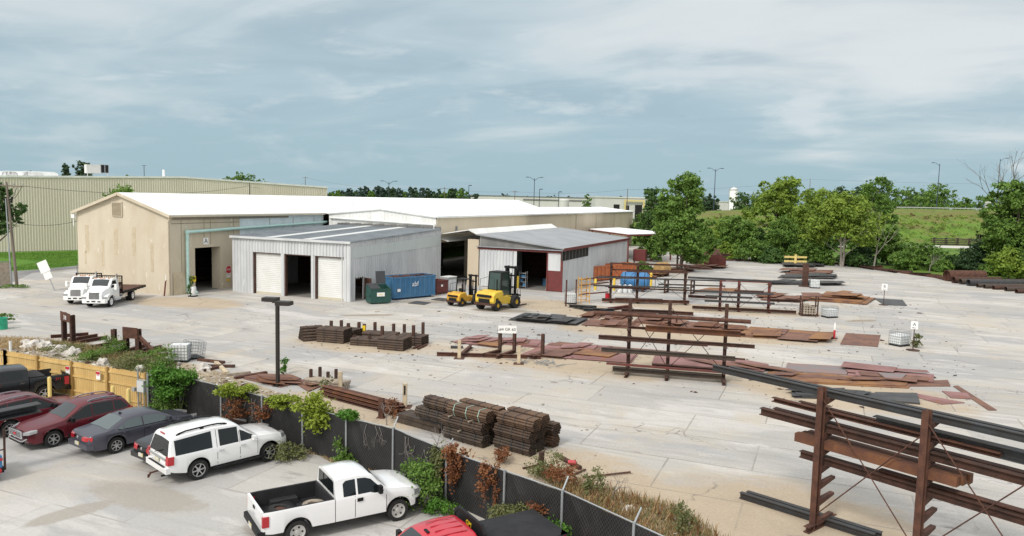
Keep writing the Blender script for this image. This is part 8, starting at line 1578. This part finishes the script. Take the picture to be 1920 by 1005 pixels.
def tree(label, p, h, w, m, n, leaf, seed, trunk=.3, tr='bark', cat='tree', name='tree', base=.25, style='round', lean=(0, 0), multi=1, flat=.55, group=None, clump=.17):
 p = Vector(p); t = thing(name, label, cat, p, 0, group); rnd = random.Random(seed); bl = []; k = {'round': 16, 'tall': 22, 'loose': 20, 'cone': 9, 'wide': 20}[style]; mb = MB()
 if style == 'cone':
  for i in range(k): f = i / (k - 1); bl.append((rnd.uniform(-.1, .1) * w, rnd.uniform(-.1, .1) * w, h * (.06 + .9 * f), w * .5 * (1.02 - f) + .1, w * .5 * (1.02 - f) + .1, h * .09))
  mb.tube((0, 0, 0), (0, 0, h * .95), trunk, trunk * .2, n=8)
 else:
  z0 = h * base
  for i in range(k):
   f = (i + .5) / k; a = i * 2.4 + rnd.uniform(-.4, .4); prof = {'round': math.sin(math.pi * min(1, .18 + .8 * f)) ** .7, 'tall': (1 - f * .75) ** .6 * (.6 + .4 * min(1, f * 5)), 'loose': math.sin(math.pi * min(1, .25 + .7 * f)) ** .6, 'wide': math.sin(math.pi * min(1, .3 + .65 * f)) ** .5}[style]
   rr = w * .5 * prof * rnd.uniform(.3, .9); br = w * rnd.uniform(.09, .2) * (1 if style != 'loose' else .85); zc = z0 + (h - z0) * (.08 + .84 * f); bl.append((rr * math.cos(a) + lean[0] * f, rr * math.sin(a) + lean[1] * f, zc, br, br, br * rnd.uniform(.7, 1.0)))
  if style in ('round', 'wide', 'tall'): bl.append((lean[0] * .5, lean[1] * .5, z0 + (h - z0) * .45, w * .22, w * .22, (h - z0) * .3))
  for q in range(multi):
   bx, by = (rnd.uniform(-.25, .25) * (multi > 1) * w * .2, rnd.uniform(-.25, .25) * (multi > 1) * w * .2); pr = Vector((bx, by, 0)); r0_ = trunk / multi ** .5; pts = [pr]
   for s in range(1, 6): pts.append(Vector((bx + lean[0] * .5 * (s / 5) ** 2 + rnd.uniform(-.1, .1) * w * .1 + bx * s * .5, by + lean[1] * .5 * (s / 5) ** 2 + rnd.uniform(-.1, .1) * w * .1 + by * s * .5, h * .78 * s / 5)))
   for s in range(5): mb.tube(pts[s], pts[s + 1], r0_ * (1 - s * .16), r0_ * (1 - (s + 1) * .16), n=8)
   for b in bl[q::multi]:
    c = Vector(b[:3]); s = max(1, min(4, int(4.5 * (c.z - h * .12) / (h * .8)))); a = pts[s]; mid_ = a.lerp(c, .5) + Vector((0, 0, -.02 * h)); mb.tube(a, mid_, r0_ * .34, r0_ * .22, n=6); mb.tube(mid_, c, r0_ * .22, r0_ * .06, n=5)
 mb.build('trunk', M[tr], t, 50)
 leaf_obj('crown', leaves(bl, n, leaf, seed, clump, flat), M[m], t); return t
def bare_tree(label, p, h, seed, r=.16, spread=.55, levels=5, m='bare'):
 t = thing('bare_tree', label, 'tree', p); rnd = random.Random(seed); mb = MB()
 def br(a, d, L, r, lv):
  b = a + d * L; mb.tube(a, b, r, r * .65, n=5, cap=False)
  if lv == 0: return
  for _ in range(2 if lv < levels else 3):
   e = (d + Vector((rnd.gauss(0, spread), rnd.gauss(0, spread), rnd.gauss(.12, .25)))).normalized(); br(a.lerp(b, rnd.uniform(.6, 1)), e, L * rnd.uniform(.62, .85), r * .6, lv - 1)
 br(Vector(), Vector((rnd.uniform(-.1, .1), 0, 1)).normalized(), h * .3, r, levels); mb.build('branches', M[m], t); return t
def at(px, dep, ytop, z=0.0): p = K(px, dep); p.z = z; return p, ZT(px, ytop, p) - z
def wpx(px, dep): return px * dep / F
p, h = at(1272, 121, 326); tree('tall dense cottonwood tree standing beside the canopy and tan tank', p, h, wpx(124, 121), 'leaf', 24000, .42, 5, .35, multi=3, base=.12, style='tall')
p, h = at(1217, 165, 345); tree('narrow upright poplar at the left of the tall cottonwood', p, h, wpx(52, 165), 'leaf_dark', 7000, .42, 6, .25, base=.15, style='tall')
p, h = at(1452, 172, 330); tree('tall loose crowned tree with open top behind the yellow stand', p, h, wpx(118, 172), 'leaf_yel', 12000, .45, 7, .4, base=.3, style='loose')
p, h = at(1385, 168, 405); tree('rounded mid green tree left of the tall loose crowned tree', p, h, wpx(95, 168), 'leaf', 9000, .42, 8, .25, base=.1)
p, h = at(1467, 150, 415); tree('mid green bush tree under the tall loose crowned tree', p, h, wpx(110, 150), 'leaf', 9000, .4, 9, .25, base=.05)
p = G(1578, 500); h = ZT(1565, 357, p); tree('broad yellow green tree with forked pale trunk by the concrete edge', p, h, wpx(150, 142), 'leaf_yel', 20000, .42, 10, .35, 'bark_pale', base=.34, style='wide', multi=2, lean=(-1.0, .3))
p, h = at(1505, 155, 392); tree('yellow green tree left of the forked pale trunk tree', p, h, wpx(90, 155), 'leaf_yel', 9000, .42, 11, .25, base=.15)
p, h = at(1637, 215, 328); tree('slender tall tree poking above the embankment guardrail', p, h, wpx(95, 215), 'leaf', 9000, .5, 12, .3, base=.3, style='loose')
p, h = at(1665, 146, 432); tree('large dark rounded shrub tree in front of the grassy embankment', p, h, wpx(92, 146), 'leaf', 10000, .4, 13, .25, base=.03)
p, h = at(1620, 140, 440); tree('dark cedar shrub right of the forked pale trunk', p, h * .9, wpx(50, 140), 'leaf_cedar', 5000, .35, 14, .15, base=.05, style='cone', name='cedar_tree')
p, h = at(1730, 140, 463); tree('low green shrub tree below the rail stack', p, h, wpx(95, 140), 'leaf', 7000, .38, 15, .2, base=.02)
p, h = at(1834, 132, 434); tree('dark conical cedar tree by the large rusty pipes', p, h, wpx(70, 132), 'leaf_cedar', 9000, .34, 16, .2, style='cone', name='cedar_tree')
p, h = at(1790, 138, 480); tree('small bushy shrub left of the conical cedar', p, h, wpx(55, 138), 'leaf_dark', 5000, .36, 17, .12, base=.02)
p, h = at(1898, 128, 335); tree('big leafy tree at the right edge behind the pipes', p, h, wpx(140, 128), 'leaf', 26000, .42, 18, .4, base=.16, style='tall', multi=2)
p, h = at(1895, 120, 470); tree('light green sapling in front of the tree at the right edge', p, h, wpx(80, 120), 'leaf_yel', 8000, .36, 19, .15, base=.1)
p, h = at(1960, 118, 400); tree('dense tree cut off by the right edge of the photo', p, h, wpx(110, 118), 'leaf', 9000, .42, 20, .3, base=.1)
p, h = at(1893, 140, 292); bare_tree('leafless grey tree rising above the tree at the right edge', p, h * 1.35, 21, .32, .42, 6)
p, h = at(1640, 137, 392); bare_tree('leaning bare pale tree in front of the grassy embankment', p, h * 1.2, 22, .15, .35, 5, 'bark_pale')
p, h = at(1745, 131, 462); bare_tree('low bare grey shrub by the row of scrap bars', p, h, 23, .1, .5, 5)
for k, (px, dep, yt, w_, mk, lab) in enumerate(((1330, 160, 445, 70, 'leaf', 'low green bush right of the tall cottonwood'), (1365, 150, 462, 60, 'leaf_yel', 'bright yellow green bush at the end of the concrete'), (1300, 165, 425, 60, 'leaf_dark', 'dark bush behind the red hopper'), (1410, 146, 455, 66, 'leaf', 'bush behind the far plate stacks, left of the yellow stand'), (1445, 144, 466, 70, 'leaf_dark', 'dark bush behind the yellow stand'), (1510, 143, 450, 70, 'leaf', 'green bush right of the yellow stand'), (1545, 141, 468, 60, 'leaf', 'green bush left of the forked trunk'), (1605, 139, 476, 60, 'leaf_dark', 'dark undergrowth bush right of the forked trunk'), (1700, 136, 476, 70, 'leaf', 'undergrowth bush below the large rounded shrub tree'), (1765, 134, 492, 60, 'leaf', 'green undergrowth bush left of the largest rusty pipe'), (1870, 128, 492, 66, 'leaf', 'green undergrowth bush behind the black pipes'), (1225, 140, 440, 60, 'leaf', 'green bush behind the steel canopy'), (1200, 190, 402, 50, 'leaf', 'green bush at the far corner of the beige side wall'), (1170, 122, 487, 26, 'leaf', 'small green shrub at the orange skip end'), (1204, 118, 492, 44, 'leaf', 'green shrub under the steel canopy corner'))):
 p, h = at(px, dep, yt); tree(lab, p, h, wpx(w_, dep), mk, int(3200 + w_ * 25), .36, 40 + k, .1, base=.02, name='bush', cat='bush')
rnd = random.Random(77)
for k in range(10):
 px = 1320 + k * 33; dep = rnd.uniform(175, 205); p, h = at(px, dep, 440 - rnd.uniform(0, 25)); tree('green scrub bush on the lower slope behind the edge trees', p, h, wpx(55, dep), rnd.choice(['leaf', 'leaf_yel', 'leaf_dark']), 2600, .5, 80 + k, .1, base=.02, name='bush', cat='bush', group='scrub bushes on the lower slope')
def far_tree(label, px, dep, ytop, w_, mk, seed, n=1500, group=None, style='round', z=0.0, base=.12): p, h = at(px, dep, ytop, z); return tree(label, p, h, wpx(w_, dep), mk, n, wpx(3.2, dep), seed, .3, base=base, style=style, group=group, cat='tree', name='far_tree')
far_tree('dark far tree rising above the cream building roof, left of the pair', 125, 215, 305, 22, 'leaf_far', 101, 1600, base=.62)
far_tree('dark far tree rising above the cream building roof, right of the pair', 156, 215, 301, 44, 'leaf_far', 102, 3000, base=.62)
far_tree('small far tree top peeking above the cream roof right of the rooftop unit', 239, 215, 326, 18, 'leaf_yel', 103, 700, base=.62)
far_tree('small far tree top beside the roof monitors', 62, 240, 322, 30, 'leaf_far', 104, 1500, base=.7)
far_tree('broad far tree peeking above the cream roof near its middle', 447, 225, 328, 80, 'leaf', 105, 3600, style='wide', base=.62)
far_tree('second far tree peeking above the cream roof right of the broad one', 492, 235, 340, 24, 'leaf_far', 106, 900, base=.62)
p, h = at(225, 100, 350); tree('leafy tree top peeking over the beige gable roof', p, h, wpx(95, 100), 'leaf', 5000, .3, 107, .25, base=.3, style='loose')
p, h = at(-12, 96, 340); tree('dark leafy tree cut off by the left edge beside the utility pole', p, h, wpx(98, 96), 'leaf_dark', 9000, .3, 108, .3, base=.45, style='loose')
rnd = random.Random(55); lb = 'far green tree in the tree line beyond the white roofs'
for k in range(24):
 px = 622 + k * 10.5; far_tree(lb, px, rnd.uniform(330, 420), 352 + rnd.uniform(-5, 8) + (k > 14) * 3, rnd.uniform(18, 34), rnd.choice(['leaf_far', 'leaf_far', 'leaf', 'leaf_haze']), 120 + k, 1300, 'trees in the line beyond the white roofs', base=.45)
for k, (px, yt, lab) in enumerate(((738 - 6, 350, 'rounded far tree by the left twin arm lamp'), (774, 351, 'pointed dark far tree in the tree line left of centre'), (845, 351, 'dark far evergreen right of the tree line pole'), (890, 362, 'small dark far evergreen right of the dark evergreen'))): far_tree(lab, px, 300, yt, 22, 'leaf_far', 160 + k, 1300, None, 'tall', base=.4)
far_tree('lone far tree between the round tank and the white far warehouse', 1098, 265, 361, 30, 'leaf', 170, 1500)
lb = 'hazy far tree in the low band on the horizon'
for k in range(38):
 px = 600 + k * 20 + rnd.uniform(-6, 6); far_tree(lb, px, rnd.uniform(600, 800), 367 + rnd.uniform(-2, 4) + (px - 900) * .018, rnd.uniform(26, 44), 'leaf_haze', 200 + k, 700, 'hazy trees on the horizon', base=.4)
lb = 'far tree in the green band beyond the embankment road'
for k in range(26):
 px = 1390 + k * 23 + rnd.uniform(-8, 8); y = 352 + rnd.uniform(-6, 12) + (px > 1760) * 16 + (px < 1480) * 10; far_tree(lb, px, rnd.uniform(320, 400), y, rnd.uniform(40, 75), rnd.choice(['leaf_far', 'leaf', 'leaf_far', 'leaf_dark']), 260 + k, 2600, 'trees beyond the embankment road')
for k, (px, yt, w_) in enumerate(((1700, 350, 110), (1755, 346, 90), (1330, 360, 50), (1310, 372, 40))): far_tree(('broad far tree left of the middle embankment lamp', 'broad far tree behind the middle embankment lamp', 'dark far tree behind the twin arm lamp by the silo', 'dark far bush left of the twin arm lamp by the silo')[k], px, 315, yt, w_, 'leaf_far' if k > 1 else 'leaf', 300 + k, 3600)
def clump(name, label, cat, px, py, z0, w, h, mk, n, leaf, seed, dep=.35, on=None, flat=.6, stems=True, group=None):
 """leafy clump; px,py = picture point of its base at height z0"""
 p = G(px, py, z0)
 if name in ('vine', 'vine_bush') and 280 < px < 1400 and px != 357:
  for a, b, x0, x1 in zip(CP_[:-1], CP_[1:], cpx[:-1], cpx[1:]):
   if x0[0] <= px <= x1[0]: d = (b - a).normalized(); q = Vector((d.y, -d.x, 0)); q = q if q.dot(fh) < 0 else -q; p = RL(px, a + q * (dep * .5 - .02), d)
 t = thing(name, label, cat, (p.x, p.y, z0), YAW, group); rnd = random.Random(seed); bl = []
 for i in range(8): bl.append((rnd.uniform(-.36, .36) * w, rnd.uniform(-.5, .5) * dep, h * rnd.uniform(.2, .85), w * rnd.uniform(.14, .26), dep * .6, h * rnd.uniform(.12, .24)))
 leaf_obj('foliage', leaves(bl, n, leaf, seed, .32, flat), M[mk], t, None if z0 > .3 else .01)
 if stems and name != 'vine':
  mb = MB()
  for b in bl[:6]: mb.tube((b[0] * .2, 0, -min(z0, 1.2) if z0 > .3 else 0), b[:3], .015, .006, n=4)
  mb.build('stem', M['bark'], t)
 return t
CL = [
 ('vine_bush', 'bright green bush climbing the fence end by the electrical box', 'bush', 325, 745, .75, 2.3, 1.9, 'leaf_bright', 5600, .11, 1, .9),
 ('vine_bush', 'green and brown lower bush beneath the bright green bush', 'bush', 312, 774, .05, 1.6, 1.2, 'leaf', 2000, .09, 2, .6),
 ('vine', 'lime green vine hanging over the fence top, leftmost', 'vine', 442, 735, 1.5, 1.7, .95, 'leaf_lime', 2300, .10, 3, .5),
 ('vine', 'lime green vine on the fence top near the street lamp', 'vine', 528, 742, 1.65, 1.5, .75, 'leaf_lime', 1700, .10, 4, .5),
 ('vine', 'large lime green vine cascading over the middle of the fence', 'vine', 583, 793, .95, 1.9, 1.75, 'leaf_lime', 3400, .11, 5, .5),
 ('vine', 'fresh green vine on the fence top right of the large lime vine', 'vine', 650, 780, 1.7, 1.15, .7, 'leaf_bright', 1500, .10, 6, .45),
 ('vine', 'brown withered vine covering the fence below the leftmost lime vine', 'vine', 455, 795, .35, 2.1, 1.5, 'leaf_brown', 800, .09, 7, .25),
 ('vine', 'thin brown withered vine right of the larger brown vine', 'vine', 497, 790, .8, 1.3, 1.2, 'leaf_brown', 500, .08, 8, .3),
 ('shrub', 'yellow green shrub at the nose of the white SUV', 'shrub', 548, 862, .0, 1.35, .85, 'leaf_olive', 1700, .08, 9, .7),
 ('shrub', 'dark green shrub at the fence foot between the white vehicles', 'shrub', 640, 876, .0, 1.05, 1.05, 'leaf', 1700, .09, 10, .6),
 ('shrub', 'wild green shrub at the nose of the white pickup', 'shrub', 800, 950, .0, 1.7, 1.5, 'leaf', 3200, .09, 11, .8),
 ('shrub', 'bright green low shrub in front of the wild green shrub', 'shrub', 825, 962, .0, 1.2, .6, 'leaf_bright', 1500, .07, 12, .7),
 ('vine', 'yellow green vine climbing the fence beside the red brown vine', 'vine', 828, 920, .4, .65, 1.8, 'leaf_olive', 1500, .08, 13, .35),
 ('vine', 'tall red brown vine draped over the fence top', 'vine', 862, 918, .75, .85, 2.0, 'leaf_brown', 1500, .09, 14, .35),
 ('vine', 'second red brown vine hanging on the fence right of the tall one', 'vine', 930, 952, .4, .75, 1.9, 'leaf_brown', 750, .09, 15, .3),
 ('shrub', 'pale olive shrub in front of the fence behind the red truck', 'shrub', 960, 985, .35, 1.6, .8, 'leaf_olive', 2200, .08, 16, .6),
 ('shrub', 'green shrub at the fence foot right of the black bed cover', 'shrub', 1035, 1020, .2, 1.4, .8, 'leaf_bright', 1700, .08, 17, .6),
 ('vine', 'small brown vine tuft on the fence near the right post', 'vine', 1025, 975, .9, .9, .5, 'leaf_brown', 450, .07, 18, .25),
 ('sapling', 'thin green sapling standing right of the street lamp', 'sapling', 531, 702, .0, .5, 1.15, 'leaf_bright', 350, .11, 19, .4),
 ('weed', 'small green weed beside the letter A sign base', 'weed', 1718, 652, .0, .8, 1.3, 'leaf_olive', 350, .15, 20, .5),
 ('weed', 'green weeds over the green barrel at the left edge', 'weed', 8, 602, .2, 1.5, .8, 'leaf', 700, .12, 21, .6),
 ('weed', 'weeds behind the wooden fence near the tall rusty frame', 'weed', 112, 662, .0, 2.6, .6, 'leaf_olive', 1300, .09, 22, 1.6),
 ('weed', 'weeds behind the wooden fence below the single thick post', 'weed', 175, 675, .0, 2.6, .8, 'leaf', 1500, .09, 23, 1.6),
 ('weed', 'tall green weeds right of the single thick rusty post', 'weed', 217, 665, .0, 1.5, 1.3, 'leaf', 1400, .09, 24, 1.0),
 ('weed', 'olive weeds at the foot of the slant braced frame', 'weed', 250, 690, .0, 2.8, 1.0, 'leaf_olive', 1900, .09, 25, 1.6),
 ('weed', 'brown weeds behind the fence corner by the white tote', 'weed', 290, 690, .0, 2.2, 1.2, 'leaf', 1800, .09, 26, 1.4),
 ('weed', 'reddish dead weed by the short rusty stake of the channel pile', 'weed', 735, 785, .0, .7, 1.1, 'leaf_brown', 350, .08, 27, .5),
 ('weed', 'yellow weed among the stakes by the grey pipes', 'weed', 612, 735, .0, .8, .9, 'leaf_olive', 400, .09, 28, .5),
 ('weed', 'brown weed clump in front of the right pipe stack', 'weed', 945, 868, .0, 1.3, .6, 'leaf_brown', 700, .08, 29, .7),
 ('weed', 'olive weed at the dust edge right of the pipe stacks', 'weed', 1020, 895, .0, 1.6, 1.0, 'leaf_olive', 1100, .08, 30, .9),
 ('weed', 'red brown weed by the fence right of the olive weed', 'weed', 1060, 912, .0, 1.6, 1.0, 'leaf_brown', 1000, .08, 31, .8),
 ('weed', 'yellow green weed in the dry grass behind the fence', 'weed', 1110, 925, .0, 1.0, 1.1, 'leaf_olive', 700, .08, 32, .7),
 ('weed', 'tall green weed near the bottom right of the fence', 'weed', 1275, 1003, .0, 1.2, 1.2, 'leaf_olive', 700, .08, 33, .7),
 ('vine', 'small dark green vine at the foot of the mint drain pipe', 'vine', 357, 556, .0, 1.0, 2.2, 'leaf_dark', 500, .14, 34, .4),
 ('weed', 'green weeds at the foot of the leaning utility pole', 'weed', 28, 540, .0, 3.0, .4, 'leaf', 500, .15, 35, 1.0)]
for c in CL: clump(*c)
def blades(name, m, area, n, h, seed, lean=.35, wd=.012, kind='stuff'):
 g = np.random.default_rng(seed); tri = []; pts = [Vector((p.x, p.y, 0)) for p in area]; c = pts[0]; ar = []
 for i in range(1, len(pts) - 1): ar.append(abs((pts[i] - c).cross(pts[i + 1] - c).z))
 ar = np.array(ar) / sum(ar); idx = g.choice(len(ar), n, p=ar); u = g.random((n, 2)); f = u.sum(1) > 1; u[f] = 1 - u[f]; A = np.array([[*c]] * n); Bq = np.array([pts[i + 1] for i in idx]); Cq = np.array([pts[i + 2] for i in idx]); p = A + (Bq - A) * u[:, :1] + (Cq - A) * u[:, 1:]; p[:, 2] = .01
 a = g.random(n) * 6.283; hh = h * g.uniform(.4, 1.3, n); d = np.stack([np.cos(a), np.sin(a), 0 * a], 1); s = np.stack([-np.sin(a), np.cos(a), 0 * a], 1) * wd; tip = p + d * (hh * lean * g.uniform(.3, 1.6, n))[:, None]; tip[:, 2] += hh; midp = p * .5 + tip * .5; midp[:, 2] += hh * .12
 v = np.stack([p - s, p + s, midp + s * .8, tip + s * .1], 1); v2 = v.reshape(-1, 3); o = leaf_obj(name, v2, m, None, None); return tag(o, kind=kind)
ST = [G(x, y) for x, y in ((990, 882), (1120, 915), (1270, 955), (1420, 1060), (1420, 1180), (1240, 1010), (1056, 985), (900, 925))]
blades('dry_grass', M['dry'], [G(1150, 985)] + ST, 4200, .36, 3, .4, .011)
blades('dry_weeds', M['leaf_brown'], [G(1150, 985)] + ST, 1300, .45, 4, .3, .012)
blades('green_weeds', M['leaf_olive'], [G(1150, 985)] + ST, 1600, .38, 9, .5, .012)
blades('bank_weeds', M['leaf_olive'], [G(x, y) for x, y in ((150, 668), (30, 650), (100, 642), (200, 656), (330, 678), (330, 700), (250, 702))], 5000, .30, 5, .5, .012)
blades('dry_bank_grass', M['dry'], [G(x, y) for x, y in ((100, 660), (0, 655), (-60, 650), (0, 634), (60, 636), (150, 646), (260, 668), (270, 690))], 5000, .28, 6, .5, .012)
blades('fence_foot_weeds', M['dry'], [G(x, y) for x, y in ((600, 855), (520, 848), (560, 838), (650, 868), (740, 890), (760, 905), (650, 885))], 900, .16, 7, .7, .012)
blades('lawn_blades', M['grassblade'], [G(x, y) for x, y in ((80, 490), (-40, 512), (60, 505), (145, 498), (145, 472), (0, 476), (-40, 480))], 9000, .14, 8, .5, .03)
def rock(label, px, py, w, h, seed):
 g = np.random.default_rng(seed); bm = bmesh.new(); bmesh.ops.create_icosphere(bm, subdivisions=3, radius=1)
 for v in bm.verts: n = v.co.normalized(); k = 1 + .22 * math.sin(n.x * 5 + seed) * math.cos(n.y * 6 + seed * 2) + .12 * math.sin(n.z * 11 + n.x * 9 + seed) + g.normal() * .035; v.co = Vector((n.x * w / 2 * k, n.y * w * .38 * k, max(-.1, n.z * h * k)))
 me = bpy.data.meshes.new('rubble'); bm.to_mesh(me); bm.free(); me.materials.append(M['rock']); o = bpy.data.objects.new('rubble', me); col.objects.link(o); o.location = G(px, py); o.rotation_euler = (0, 0, seed); tag(o, label, 'rubble')
for k, (px, py, w, h, lab) in enumerate(((62, 652, 1.5, .55, 'white broken concrete lump at the left end of the rubble'), (85, 654, 1.3, .5, 'white broken concrete lump second from the left'), (50, 647, 1.0, .4, 'small white concrete lump behind the left rubble'), (112, 663, 1.3, .55, 'white broken concrete lump below the tall rusty frame'), (135, 666, 1.2, .5, 'white broken concrete lump right of the tall rusty frame'), (193, 683, .9, .4, 'small white concrete lump behind the wooden fence middle'), (100, 656, .8, .35, 'small white concrete lump between the two rubble groups'), (262, 697, .8, .4, 'grey concrete lump near the fence end'), (382, 694, 1.1, .4, 'grey broken lump behind the fence by the loose planks'), (1180, 958, .5, .2, 'small white lump in the dry grass behind the fence'))): rock(lab, px, py, w, h, k + 1)
p = G(20, 659); t = thing('pipe_stub', 'white upright pipe stub behind the left end of the wooden fence', 'pipe', p); mb = MB(); mb.pipe((0, 0, 0), (0, 0, .7), .09, .015, 12); mb.build('pipe', M['plastic_white'], t, 40)
p = G(1013, 880); t = thing('tree_stump', 'broken dark stump in the weeds right of the pipe stacks', 'stump', p); mb = MB(); mb.tube((0, 0, 0), (.05, 0, .75), .16, .12, n=8); mb.tube((.05, 0, .6), (.2, .05, .9), .06, .02, n=5); mb.build('stump', M['rust_dark'], t)
for k, (px, py, s, lab) in enumerate(((725, 797, .9, 'dead grey branches over the fence top by the short rusty stake'), (820, 850, .8, 'dead grey branches over the fence near the yellow green vine'), (1150, 940, .8, 'dead brown branches in the dry grass behind the fence'))):
 p = G(px, py); bare_tree(lab, p, 2.0 * s, 400 + k, .03, .7, 5, 'bare')
bt = [K(px, 240 + 34 * t) for px, t in ((1650, .5), (1310, .1), (1700, .02), (2050, .02), (2050, .95), (1650, .98), (1310, .95))]
def bank_tufts(name, mk, n, sz, seed, t0, t1):
 g = np.random.default_rng(seed); px = g.uniform(1290, 2040, n); t = g.uniform(t0, t1, n); P3 = []
 pr = [(0, 0), (.12, .04), (.3, .24), (.55, .55), (.8, .86), (.92, .98), (1, 1)]
 for a, b in zip(px, t): p = K(a, 240 + 34 * b); P3.append((p.x, p.y, bankz(a) * pl(pr, b) + .1, sz, sz, sz * .55))
 return tag(leaf_obj(name, leaves(P3, n * 22, .5, seed, .4), M[mk], None, None), kind='stuff')
bank_tufts('bank_grass', 'leaf_yel', 420, .9, 501, .0, .75); bank_tufts('dry_bank_weeds', 'bankweed', 130, .9, 502, .38, .85); bank_tufts('bank_scrub', 'leaf', 120, 1.5, 503, .0, .5)
def litter(name, mk, area, n, size, seed):
 g = np.random.default_rng(seed); P3 = [Vector((p.x, p.y, 0)) for p in area]; lo = np.array(P3).min(0); hi = np.array(P3).max(0); p = g.uniform(lo, hi, (n * 3, 3)); k = len(P3); ins = np.zeros(len(p), bool)
 for i in range(k):
  a, b = P3[i], P3[(i + 1) % k]; c = ((a.y > p[:, 1]) != (b.y > p[:, 1])) & (p[:, 0] < (b.x - a.x) * (p[:, 1] - a.y) / ((b.y - a.y) or 1e-9) + a.x); ins ^= c
 p = p[ins][:n]; n = len(p); a = g.random(n) * 6.28; s = size * g.gamma(1.6, .6, n); t = np.stack([np.cos(a), np.sin(a), 0 * a], 1) * s[:, None]; q = np.stack([-np.sin(a), np.cos(a), 0 * a], 1) * (s * g.uniform(.15, .8, n))[:, None]; up_ = np.zeros((n, 3)); up_[:, 2] = s * g.uniform(.1, .5, n); p[:, 2] = .015
 v = np.stack([p - t, p - q + up_ * .4, p + t, p + q + up_], 1).reshape(-1, 3); return tag(leaf_obj(name, v, M[mk], None, None), kind='stuff')
DS = [G(x, y) for x, y in ((-60, 652), (20, 634), (200, 654), (330, 678), (520, 737), (640, 772), (760, 832), (900, 872), (1120, 928), (1260, 962), (1400, 1062), (1300, 1050), (1056, 950), (840, 870), (651, 800), (493, 755), (340, 715), (280, 706), (12, 662))]
litter('gravel', 'rock', DS, 5000, .06, 601); litter('debris', 'rust', DS, 900, .09, 602); litter('wood_litter', 'wood_dirty', DS, 1100, .10, 603)
RA = [G(x, y) for x, y in ((560, 610), (1700, 545), (1900, 780), (1450, 760), (820, 690), (560, 660))]
litter('scrap_litter', 'rust', RA, 1500, .07, 604); litter('pale_litter', 'rock', RA, 1200, .05, 605)
litter('yard_crumbs', 'wood_dirty', [G(x, y) for x, y in ((440, 560), (1050, 560), (1200, 900), (760, 790), (430, 690))], 900, .05, 606)
for k, (px, z, lab) in enumerate(((700, 1.95, 'dead vine twigs hanging on the fence right of the fresh green vine'), (765, 1.9, 'dead vine twigs hanging on the fence behind the white pickup hood'), (795, 1.7, 'dead vine twigs on the fence left of the yellow green vine'), (470, 1.8, 'dead vine twigs hanging below the leftmost lime vine'))):
 for a, b, x0, x1 in zip(CP_[:-1], CP_[1:], cpx[:-1], cpx[1:]):
  if x0[0] <= px <= x1[0]: d = (b - a).normalized(); q = Vector((d.y, -d.x, 0)); q = q if q.dot(fh) < 0 else -q; p = RL(px, a + q * .06, d)
 t = thing('dead_vine', lab, 'vine', p + Z3 * z); mb = MB(); rnd = random.Random(700 + k)
 def tw(p0, a, L, r, lv):
  e = p0 + (d * math.cos(a) + Z3 * math.sin(a)) * L + q * rnd.uniform(-.01, .02); mb.tube(p0, e, r, r * .7, n=4, cap=False)
  if lv: [tw(e, a + rnd.uniform(-.8, .8), L * rnd.uniform(.55, .9), r * .7, lv - 1) for _ in range(2)]
 for j in range(3): tw(d * rnd.uniform(-.4, .4), -1.57 + rnd.uniform(-.6, .6), rnd.uniform(.2, .4), .012, 4)
 mb.build('twigs', M['bare'], t)
